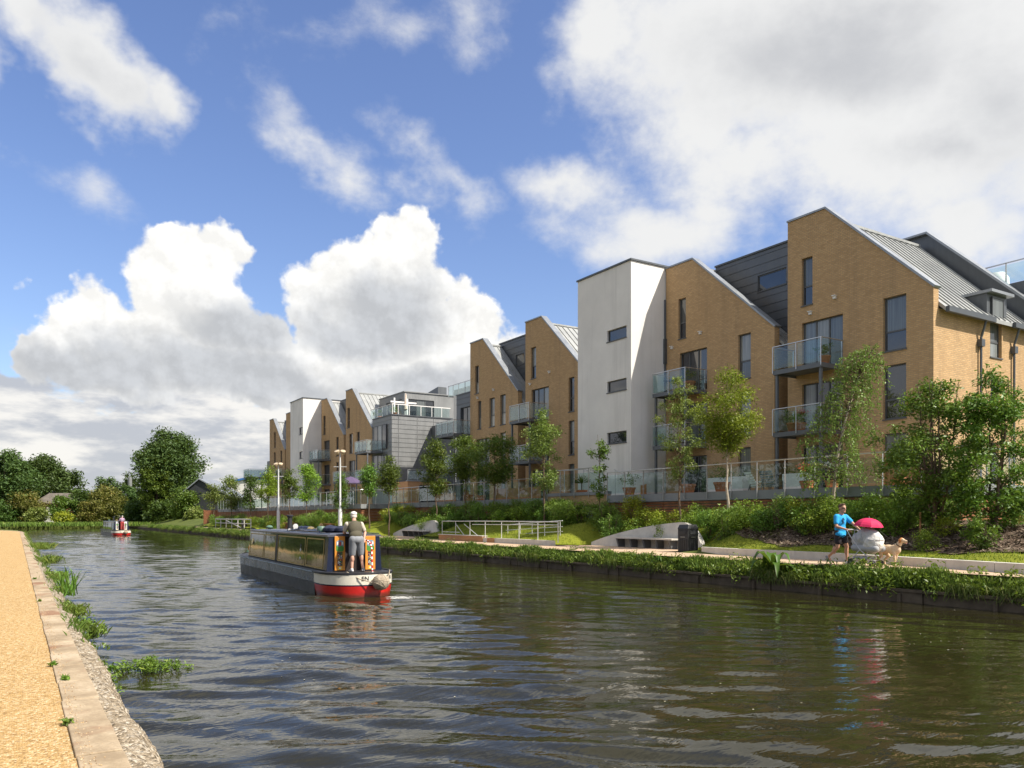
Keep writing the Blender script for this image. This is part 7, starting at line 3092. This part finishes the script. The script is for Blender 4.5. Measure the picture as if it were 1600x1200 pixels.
sk = []
hc = q(0.065, 0.0, 1.65)
head(hc, F + RGT * 0.18, sk, 1.12)
sk += [('c', q(0.02, 0, 1.44), 0.070, q(0.05, 0, 1.57), 0.064)]
sk += [('e', q(0.0, 0, 1.27), (0.175, 0.115, 0.26), (0, 0, 0)), ('e', q(0, 0, 1.0), (0.16, 0.11, 0.16)), ('c', q(0.01, -0.15, 1.42), 0.06, q(0.01, 0.15, 1.42), 0.06)]
shR, shL = q(0.01, 0.195, 1.405), q(0.03, -0.195, 1.405)
elR, haR = q(0.06, 0.27, 1.12), q(0.36, 0.20, 1.03)
elL, haL = q(0.27, -0.25, 1.18), q(0.50, -0.20, 1.03)
for sh, el, ha in ((shR, elR, haR), (shL, elL, haL)):
    sk += [('c', sh, 0.058, el, 0.043), ('c', el, 0.043, ha, 0.028)]
    dd = (ha - el).normalized()
    hand(ha, dd, Vector((0, 0, -1)) * 0.8 + dd * 0.3, Vector((0, 0, 1)) if False else (RGT if sh is shL else -RGT), sk, 1.05)
hipR, hipL = q(-0.01, 0.09, 0.93), q(-0.01, -0.09, 0.93)
knL, anL = q(0.14, -0.10, 0.52), q(0.16, -0.09, 0.085)      # leading left leg, planted
knR, anR = q(-0.02, 0.10, 0.50), q(-0.34, 0.09, 0.21)       # trailing right leg, heel lifted
for hp, kn, an in ((hipL, knL, anL), (hipR, knR, anR)):
    sk += [('c', hp, 0.092, kn, 0.057), ('c', kn, 0.055, an, 0.036)]
    calf = kn.lerp(an, 0.32) - (F if an is anL else F * 0.6 - UPV * 0.5) * 0.020
    sk += [('e', calf, (0.052, 0.056, 0.12), (0, 0, 0))]
sk += [('c', anL, 0.036, anL + F * 0.08 - UPV * 0.05, 0.03), ('c', anR, 0.036, anR + F * 0.06 - UPV * 0.09, 0.03)]
fuse('body', sk, SKIN, MAN, 0.0085, 4)
ts = [('e', q(0.0, 0, 1.27), (0.198, 0.142, 0.24)), ('e', q(-0.005, 0, 1.06), (0.185, 0.14, 0.20)), ('c', q(0.005, -0.16, 1.405), 0.078, q(0.005, 0.16, 1.405), 0.078),
      ('c', q(0.0, -0.08, 0.90), 0.132, q(0.0, 0.08, 0.90), 0.132), ('e', q(0, 0, 0.86), (0.19, 0.15, 0.09)), ('e', q(0, 0, 1.42), (0.12, 0.09, 0.07))]
for sh, el in ((shR, elR), (shL, elL)):
    ts += [('c', sh, 0.080, sh.lerp(el, 0.62), 0.074)]
fuse('tshirt', ts, SHIRT, MAN, 0.012, 5)
sh = [('e', q(-0.01, 0, 0.86), (0.170, 0.130, 0.11))]
for hp, kn in ((hipR, knR), (hipL, knL)):
    sh += [('c', hp, 0.118, hp.lerp(kn, 0.62), 0.100)]
fuse('shorts', sh, SHORTB, MAN, 0.012, 5)
fd = (F + RGT * 0.18).normalized()
rd = fd.cross(UPV).normalized()
hz = math.atan2(fd.y, fd.x) - PI / 2
fuse('hair', [('e', hc + UPV * 0.066 - fd * 0.014, (0.091, 0.108, 0.082), (0, 0, hz)), ('e', hc - fd * 0.055 + UPV * 0.005, (0.078, 0.060, 0.086), (0, 0, hz)),
              ('e', hc + UPV * 0.118 + fd * 0.045, (0.060, 0.050, 0.030), (0, 0, hz))], HAIR, MAN, 0.008, 3)
mb = MB()
for s in (-1, 1):
    mb.ball(hc + fd * 0.102 + rd * 0.036 * s + UPV * 0.006, (0.030, 0.012, 0.020), 10, M=Matrix.Rotation(hz, 4, 'Z'))
    mb.bar(hc + fd * 0.085 + rd * 0.066 * s + UPV * 0.012, hc - fd * 0.01 + rd * 0.090 * s + UPV * 0.012, 0.006, 0.008)
mb.build('sunglasses', LENS, MAN, smooth=True)
mb = MB()       # dark emblem on the chest
cc = q(0.148, 0.0, 1.30)
for i, (dx, dz, w, h) in enumerate(((0, 0.06, 0.05, 0.03), (-0.03, 0.02, 0.045, 0.04), (0.035, 0.015, 0.04, 0.05), (0.0, -0.03, 0.07, 0.035), (-0.02, -0.07, 0.03, 0.03), (0.03, -0.075, 0.03, 0.04))):
    c = cc + RGT * (dx + 0.045) + UPV * dz - F * (0.010 + 0.18 * (dx + 0.045) ** 2)
    mb.obox(c, (w, 0.016, h), Matrix.Rotation(0.25, 4, 'Z'))
mb.build('shirt_print', PRINT, MAN)
shoe(anL, F, MAN, SHOEW, 0.0)
shoe(anR, F, MAN, SHOE, 0.85)
MAN.location = (MX, MY, ZP + 0.008)

# ---- pram
PRAM = thing('pram', 'white hooded pram with a grey tubular frame and small wheels', 'pram', (0, 0, 0))
FRM = plain('pram_frame', (0.50, 0.52, 0.53), 0.35, 0.5, 0.08, 6, 0.03)
HOOD = plain('pram_cloth', (0.66, 0.64, 0.60), 0.85, 0, 0.10, 5, 0.25, bscale=18)
HOODL = plain('pram_net', (0.50, 0.50, 0.49), 0.85, 0, 0.10, 5, 0.25, bscale=30)
HOODG = plain('pram_grey_cloth', (0.36, 0.37, 0.38), 0.85, 0, 0.12, 5, 0.25)
PC0 = Vector((MX, MY - 0.52, ZP))


def w(fw_, rt_, up_):
    return F * fw_ + RGT * rt_ + UPV * up_


fuse('hood', [('e', w(0.38, 0, 0.78), (0.245, 0.38, 0.33), (0.12, 0, 0)), ('e', w(0.18, 0, 0.74), (0.235, 0.30, 0.24))], HOODL, PRAM, 0.014, 6)
fuse('front_cover', [('e', w(0.54, 0, 0.68), (0.262, 0.30, 0.32)), ('e', w(0.50, 0, 0.60), (0.25, 0.30, 0.22))], HOOD, PRAM, 0.014, 3)
mb = MB()
for (cx, ang) in ((0.34, 0.25), (0.20, 0.75)):
    pts = []
    for i in range(19):
        t = PI * i / 18
        pts.append(w(cx + 0.02 - math.sin(ang) * 0.30 * math.sin(t), 0.262 * math.cos(t), 0.70 + 0.375 * math.cos(ang * 0.5) * math.sin(t)))
    mb.tube(pts, 0.010, 6)
fold = bpy.data.textures.new('cloth_folds', 'CLOUDS')
fold.noise_scale = 0.16
fold.noise_depth = 3
for o in PRAM.children:
    if o.name.split('.')[0] in ('hood', 'front_cover'):
        dmod = o.modifiers.new('folds', 'DISPLACE')
        dmod.texture = fold
        dmod.strength = 0.075
        dmod.mid_level = 0.55
pts = []
for i in range(21):
    t = -PI / 2 + PI * i / 20
    pts.append(w(0.54 + 0.292 * math.cos(t), 0.258 * math.sin(t), 0.76))
mb.tube(pts, 0.009, 6)
mb.build('hood_seams', HOODG, PRAM)
fuse('carrycot', [('c', w(0.06, -0.16, 0.52), 0.10, w(0.72, -0.15, 0.50), 0.10), ('c', w(0.06, 0.16, 0.52), 0.10, w(0.72, 0.15, 0.50), 0.10), ('c', w(0.14, -0.08, 0.56), 0.13, w(0.14, 0.08, 0.56), 0.13), ('c', w(0.55, -0.09, 0.52), 0.14, w(0.55, 0.09, 0.52), 0.14),
                  ('c', w(0.14, 0.08, 0.56), 0.13, w(0.55, 0.09, 0.52), 0.14), ('c', w(0.14, -0.08, 0.56), 0.13, w(0.55, -0.09, 0.52), 0.14),
                  ('c', w(-0.02, -0.1, 0.66), 0.05, w(-0.02, 0.1, 0.66), 0.05), ('c', w(0.0, 0.1, 0.66), 0.06, w(0.3, 0.12, 0.64), 0.10), ('c', w(0.0, -0.1, 0.66), 0.06, w(0.3, -0.12, 0.64), 0.10)], HOODG, PRAM, 0.014, 6)
mb = MB()
for s in (-1, 1):
    mb.tube([w(-0.20, s * 0.2, 1.03), w(-0.12, s * 0.24, 1.01), w(-0.02, s * 0.25, 0.86), w(0.30, s * 0.25, 0.46), w(0.60, s * 0.20, 0.20), w(0.64, s * 0.18, 0.12)], 0.015, 8)
    mb.tube([w(0.02, s * 0.26, 0.14), w(0.22, s * 0.25, 0.40), w(0.34, s * 0.25, 0.50)], 0.013, 8)
mb.tube([w(0.02, -0.26, 0.14), w(0.02, 0.26, 0.14)], 0.012, 8)
mb.tube([w(0.30, -0.25, 0.46), w(0.30, 0.25, 0.46)], 0.012, 8)
mb.tube([w(0.62, -0.19, 0.16), w(0.62, 0.19, 0.16)], 0.012, 8)
mb.build('frame', FRM, PRAM)
mb = MB()
mb.tube([w(-0.20, -0.2, 1.03), w(-0.225, -0.1, 1.035), w(-0.23, 0, 1.037), w(-0.225, 0.1, 1.035), w(-0.20, 0.2, 1.03)], 0.019, 8)
mb.build('handlebar', HOODG, PRAM)
mb = MB()
mb.box(-0.2, 0.2, -0.5, -0.02, 0.19, 0.27)
mb.build('basket', HOODG, PRAM, bevel=0.02)
TYRE = plain('pram_tyre', (0.05, 0.05, 0.052), 0.8)
for (fx_, r) in ((0.02, 0.105), (0.64, 0.085)):
    for s in (-1, 1):
        for o_ in ((-0.035, 0.035) if fx_ > 0.5 else (0.0,)):
            R = Matrix.Rotation(PI / 2, 4, 'Y')
            c = w(fx_, s * (0.28 if fx_ < 0.5 else 0.19) + o_, r + 0.002)
            mb = MB()
            mb.lathe([(r * 0.72, -0.018), (r * 0.93, -0.02), (r, -0.008), (r, 0.008), (r * 0.93, 0.02), (r * 0.72, 0.018)], c, 18, M=R)
            wh = mb.build('wheel', TYRE, PRAM, smooth=True)
            mb = MB()
            mb.lathe([(r * 0.70, -0.012), (r * 0.70, 0.012)], c, 14, M=R)
            mb.lathe([(0.02, -0.026), (0.02, 0.026)], c, 8, M=R)
            mb.build('rim', FRM, wh)
PRAM.location = PC0

# ---- the red parasol clamped over the pram
PS = thing('parasol', 'small crimson parasol clamped above the pram', 'parasol', (0, 0, 0))
CR = plain('crimson_cloth', (0.56, 0.012, 0.085), 0.8, 0, 0.08, 6, 0.1)
mb = MB()
vs, fs = [], []
nr, ns = 6, 8
apex = w(0.42, 0.0, 1.37)
tilt = Matrix.Rotation(0.10, 3, 'X')
for i in range(nr + 1):
    t = i / nr
    for k in range(ns * 3):
        a = 2 * PI * k / (ns * 3)
        sag = 1 - 0.05 * (1 - math.cos(ns * a)) * t
        r = 0.40 * math.sin(t * 1.25) / math.sin(1.25) * sag
        z = -0.235 * (1 - math.cos(t * 1.25)) / (1 - math.cos(1.25))
        vs.append(apex + tilt @ Vector((r * math.cos(a), r * math.sin(a), z)))
m = ns * 3
for i in range(nr):
    for k in range(m):
        l = (k + 1) % m
        fs.append((i * m + k, i * m + l, (i + 1) * m + l, (i + 1) * m + k))
mb.add(vs, fs)
o = mb.build('canopy', CR, PS, fix=False)
o.modifiers.new('thick', 'SOLIDIFY').thickness = 0.004
mb = MB()
for k in range(8):
    a = 2 * PI * k / 8
    mb.tube([apex + tilt @ Vector((0.40 * math.sin(t * 1.25) / math.sin(1.25) * math.cos(a), 0.40 * math.sin(t * 1.25) / math.sin(1.25) * math.sin(a), -0.235 * (1 - math.cos(t * 1.25)) / (1 - math.cos(1.25)) - 0.008)) for t in (0.05, 0.35, 0.7, 1.0)], 0.004, 5)
mb.build('ribs', FRM, PS)
mb = MB()
mb.tube([w(0.30, 0.20, 0.62), w(0.38, 0.06, 1.0), w(0.42, 0, 1.36), w(0.42, 0, 1.42)], 0.008, 6)
mb.build('pole', FRM, PS)
PS.location = PC0

# ---- dog
DOG = thing('dog', 'cream dog with a tan head and ears walking beside the pram on a lead', 'dog', (0, 0, 0))
FUR = plain('cream_fur', (0.62, 0.46, 0.30), 0.9, 0, 0.12, 6, 0.35, bscale=70)
TAN = plain('tan_fur', (0.46, 0.19, 0.06), 0.9, 0, 0.15, 8, 0.35, bscale=70)
NOSE = plain('dog_nose', (0.02, 0.016, 0.015), 0.4)
PINK = plain('tongue', (0.55, 0.20, 0.20), 0.5)
d = w
pr = [('e', d(0.20, 0, 0.47), (0.115, 0.20, 0.145)), ('e', d(0.0, 0, 0.49), (0.105, 0.22, 0.125)), ('e', d(-0.22, 0, 0.51), (0.10, 0.17, 0.115)),
      ('c', d(0.27, 0, 0.54), 0.095, d(0.40, 0.0, 0.70), 0.065), ('e', d(0.44, 0, 0.745), (0.064, 0.085, 0.066)),
      ('c', d(0.48, 0, 0.735), 0.048, d(0.59, 0, 0.715), 0.034), ('c', d(0.47, 0, 0.705), 0.032, d(0.565, 0, 0.672), 0.020),
      ('c', d(-0.36, 0, 0.55), 0.035, d(-0.50, 0.02, 0.50), 0.022), ('c', d(-0.50, 0.02, 0.50), 0.022, d(-0.62, 0.03, 0.53), 0.010)]
for s, (kx_, ax_) in ((1, (0.26, 0.27)), (-1, (0.20, 0.13))):        # fore legs
    pr += [('c', d(0.23, s * 0.075, 0.42), 0.062, d(kx_, s * 0.075, 0.22), 0.033), ('c', d(kx_, s * 0.075, 0.22), 0.031, d(ax_, s * 0.075, 0.05), 0.024),
           ('c', d(ax_, s * 0.075, 0.032), 0.030, d(ax_ + 0.05, s * 0.075, 0.026), 0.026)]
for s, dx in ((1, -0.04), (-1, 0.10)):                               # hind legs: knee forward, hock back
    pr += [('c', d(-0.24, s * 0.075, 0.46), 0.085, d(-0.14 + dx, s * 0.08, 0.29), 0.052), ('c', d(-0.14 + dx, s * 0.08, 0.29), 0.046, d(-0.29 + dx, s * 0.08, 0.17), 0.027),
           ('c', d(-0.29 + dx, s * 0.08, 0.17), 0.026, d(-0.27 + dx, s * 0.08, 0.045), 0.024), ('c', d(-0.27 + dx, s * 0.08, 0.03), 0.028, d(-0.22 + dx, s * 0.08, 0.026), 0.025)]
fuse('body', pr, FUR, DOG, 0.011, 5)
fuse('head_patch', [('e', d(0.425, 0.0, 0.76), (0.064, 0.060, 0.062)), ('e', d(0.415, 0.066, 0.72), (0.018, 0.040, 0.065), (0.25, 0, 0)), ('e', d(0.415, -0.066, 0.72), (0.018, 0.040, 0.065), (0.25, 0, 0)),
                    ('e', d(0.40, 0.05, 0.755), (0.03, 0.04, 0.03)), ('e', d(0.40, -0.05, 0.755), (0.03, 0.04, 0.03))], TAN, DOG, 0.009, 3)
mb = MB()
mb.ball(d(0.618, 0, 0.728), (0.020, 0.016, 0.016), 10)
mb.build('nose', NOSE, DOG, smooth=True)
mb = MB()
for s in (-1, 1):
    mb.ball(d(0.487, s * 0.050, 0.770), 0.010, 8)
mb.build('eyes', NOSE, DOG, smooth=True)
mb = MB()
mb.ball(d(0.57, 0, 0.668), (0.014, 0.045, 0.007), 10, M=Matrix.Rotation(0.45, 4, 'X'))
mb.build('tongue', PINK, DOG, smooth=True)
mb = MB()
mb.lathe([(0.082, -0.014), (0.088, 0), (0.082, 0.014)], d(0.335, 0, 0.615), 16, M=Matrix.Rotation(0.68, 4, 'X'))
mb.build('collar', NOSE, DOG, smooth=True)
DOG.location = (MX + 0.30, MY - 1.34, ZP + 0.006)
DOG.scale = (0.95, 0.92, 1.0)
LD = thing('dog_lead', 'thin dark lead running from the pram down to the dog collar', 'lead', (MX + 0.30, MY - 1.34, ZP))
mb = MB()
p0 = DOG.location + d(0.30, 0, 0.68)
p1 = PC0 + w(0.52, -0.14, 1.12)
mb.tube([p0, p0.lerp(p1, 0.5) - Vector((0, 0, 0.06)), p1], 0.006, 5)
mb.build('strap', NOSE, LD)

# ---- the steersman, seen from behind, leaning forward over the hatch with his right arm on the tiller
ST2 = thing('person', 'steersman in a white cap, olive waistcoat and grey shorts leaning at the stern', 'person', (0, 0, 0))
F = Vector((0, 1, 0))
RGT = Vector((1, 0, 0))
sk = []
hc = q(0.30, 0.03, 1.56)
head(hc, F + RGT * 0.35, sk, 1.04)
sk += [('c', q(0.20, 0.01, 1.40), 0.062, q(0.275, 0.025, 1.50), 0.058), ('e', q(0.10, 0, 1.20), (0.17, 0.12, 0.25), (-0.22, 0, 0)), ('e', q(0.0, 0, 0.97), (0.17, 0.12, 0.15)),
       ('c', q(0.17, -0.16, 1.34), 0.062, q(0.17, 0.16, 1.34), 0.062)]
shR, shL = q(0.18, 0.205, 1.33), q(0.18, -0.205, 1.33)
elR, haR = q(0.20, 0.33, 1.10), q(0.06, 0.26, 0.95)
elL, haL = q(0.30, -0.25, 1.10), q(0.52, -0.14, 1.06)
for sh_, el_, ha_ in ((shR, elR, haR), (shL, elL, haL)):
    sk += [('c', sh_, 0.058, el_, 0.044), ('c', el_, 0.044, ha_, 0.029)]
    dd = (ha_ - el_).normalized()
    hand(ha_, dd, Vector((0, 0, -1)) * 0.7 + dd * 0.3, RGT * -1 if sh_ is shR else RGT, sk, 1.05)
hipR, hipL = q(-0.03, 0.095, 0.91), q(-0.03, -0.095, 0.91)
knR, anR = q(0.03, 0.15, 0.49), q(-0.08, 0.17, 0.09)
knL, anL = q(0.05, -0.10, 0.49), q(-0.02, -0.13, 0.09)
for hp, kn, an in ((hipR, knR, anR), (hipL, knL, anL)):
    sk += [('c', hp, 0.098, kn, 0.060), ('c', kn, 0.057, an, 0.038), ('e', kn.lerp(an, 0.30) - F * 0.022, (0.055, 0.058, 0.12)),
           ('c', an, 0.036, an + F * 0.10 - UPV * 0.055, 0.03)]
fuse('body', sk, SKIN2, ST2, 0.0085, 4)
vs_ = [('e', q(0.10, 0, 1.20), (0.205, 0.150, 0.25), (-0.22, 0, 0)), ('e', q(0.02, 0, 1.02), (0.195, 0.145, 0.15)), ('c', q(0.165, -0.15, 1.335), 0.078, q(0.165, 0.15, 1.335), 0.078)]
fuse('waistcoat', vs_, VEST, ST2, 0.012, 5)
sl = []
for sh_, el_ in ((shR, elR), (shL, elL)):
    sl += [('c', sh_, 0.078, sh_.lerp(el_, 0.70), 0.066)]
fuse('sleeves', sl + [('c', shL, 0.06, shR, 0.06)], SLEEVE, ST2, 0.012, 4)
sh = [('e', q(-0.02, 0, 0.90), (0.185, 0.150, 0.14)), ('e', q(-0.075, 0.07, 0.90), (0.09, 0.08, 0.10)), ('e', q(-0.075, -0.07, 0.90), (0.09, 0.08, 0.10))]
for hp, kn in ((hipR, knR), (hipL, knL)):
    sh += [('c', hp, 0.122, hp.lerp(kn, 0.97), 0.098)]
fuse('shorts', sh, SHORTG, ST2, 0.012, 5)
fd = (F + RGT * 0.35).normalized()
hz = math.atan2(fd.y, fd.x) - PI / 2
fuse('hair', [('e', hc - fd * 0.030 - UPV * 0.005, (0.084, 0.078, 0.078), (0, 0, hz))], HAIRW, ST2, 0.008, 3)
fuse('cap', [('e', hc + UPV * 0.068, (0.094, 0.112, 0.072), (0, 0, hz)), ('e', hc + UPV * 0.050 + fd * 0.12, (0.072, 0.075, 0.012), (0.15, 0, hz))], CAPM, ST2, 0.008, 3)
shoe(anR, F + RGT * 0.5, ST2, SHOE, 0.0)
shoe(anL, F - RGT * 0.1, ST2, SHOEW, 0.0)
ST2.location = on_boat(-0.10, 0.72, 0.665)
ST2.rotation_euler = (0, 0, -HD)

# ---- helmsman on the far boat
P3 = thing('person', 'tiny helmsman with pale hair, lilac shirt and red trousers on the distant boat', 'person', (0, 0, 0))
sk = []
hc = q(0.12, 0.05, 1.58)
head(hc, F, sk, 1.0)
sk += [('c', q(0.05, 0, 1.42), 0.06, q(0.09, 0.02, 1.50), 0.056), ('e', q(0.03, 0, 1.18), (0.17, 0.12, 0.26))]
for s in (1, -1):
    sk += [('c', q(0.05, s * 0.19, 1.36), 0.055, q(0.1, s * 0.28, 1.12), 0.044), ('c', q(0.1, s * 0.28, 1.12), 0.042, q(0.3, s * 0.24, 1.0), 0.03),
           ('c', q(0, s * 0.09, 0.9), 0.09, q(0.02, s * 0.1, 0.48), 0.058), ('c', q(0.02, s * 0.1, 0.48), 0.055, q(-0.02, s * 0.1, 0.05), 0.04)]
    hand(q(0.3, s * 0.24, 1.0), F, Vector((0, 0, -1)), RGT * -s, sk)
fuse('body', sk, SKIN2, P3, 0.012, 4)
fuse('shirt', [('e', q(0.03, 0, 1.18), (0.20, 0.145, 0.27)), ('c', q(0.05, -0.18, 1.36), 0.075, q(0.05, 0.18, 1.36), 0.075)] +
     [('c', q(0.05, s * 0.19, 1.36), 0.075, q(0.1, s * 0.28, 1.14), 0.06) for s in (1, -1)], plain('lilac_shirt', (0.40, 0.27, 0.38), 0.85), P3, 0.015, 4)
fuse('trousers', [('e', q(0, 0, 0.90), (0.18, 0.14, 0.14))] + [('c', q(0, s * 0.09, 0.88), 0.115, q(0.0, s * 0.1, 0.10), 0.075) for s in (1, -1)],
     plain('red_trousers', (0.36, 0.05, 0.045), 0.85), P3, 0.015, 4)
fuse('hair', [('e', hc + UPV * 0.04 - F * 0.02, (0.084, 0.098, 0.085))], HAIRW, P3, 0.012, 3)
P3.location = BOAT2.location + Vector((0.0, 0.8, 0.665))
print('objects', len(bpy.data.objects), 'shrubs', SH_N[0])
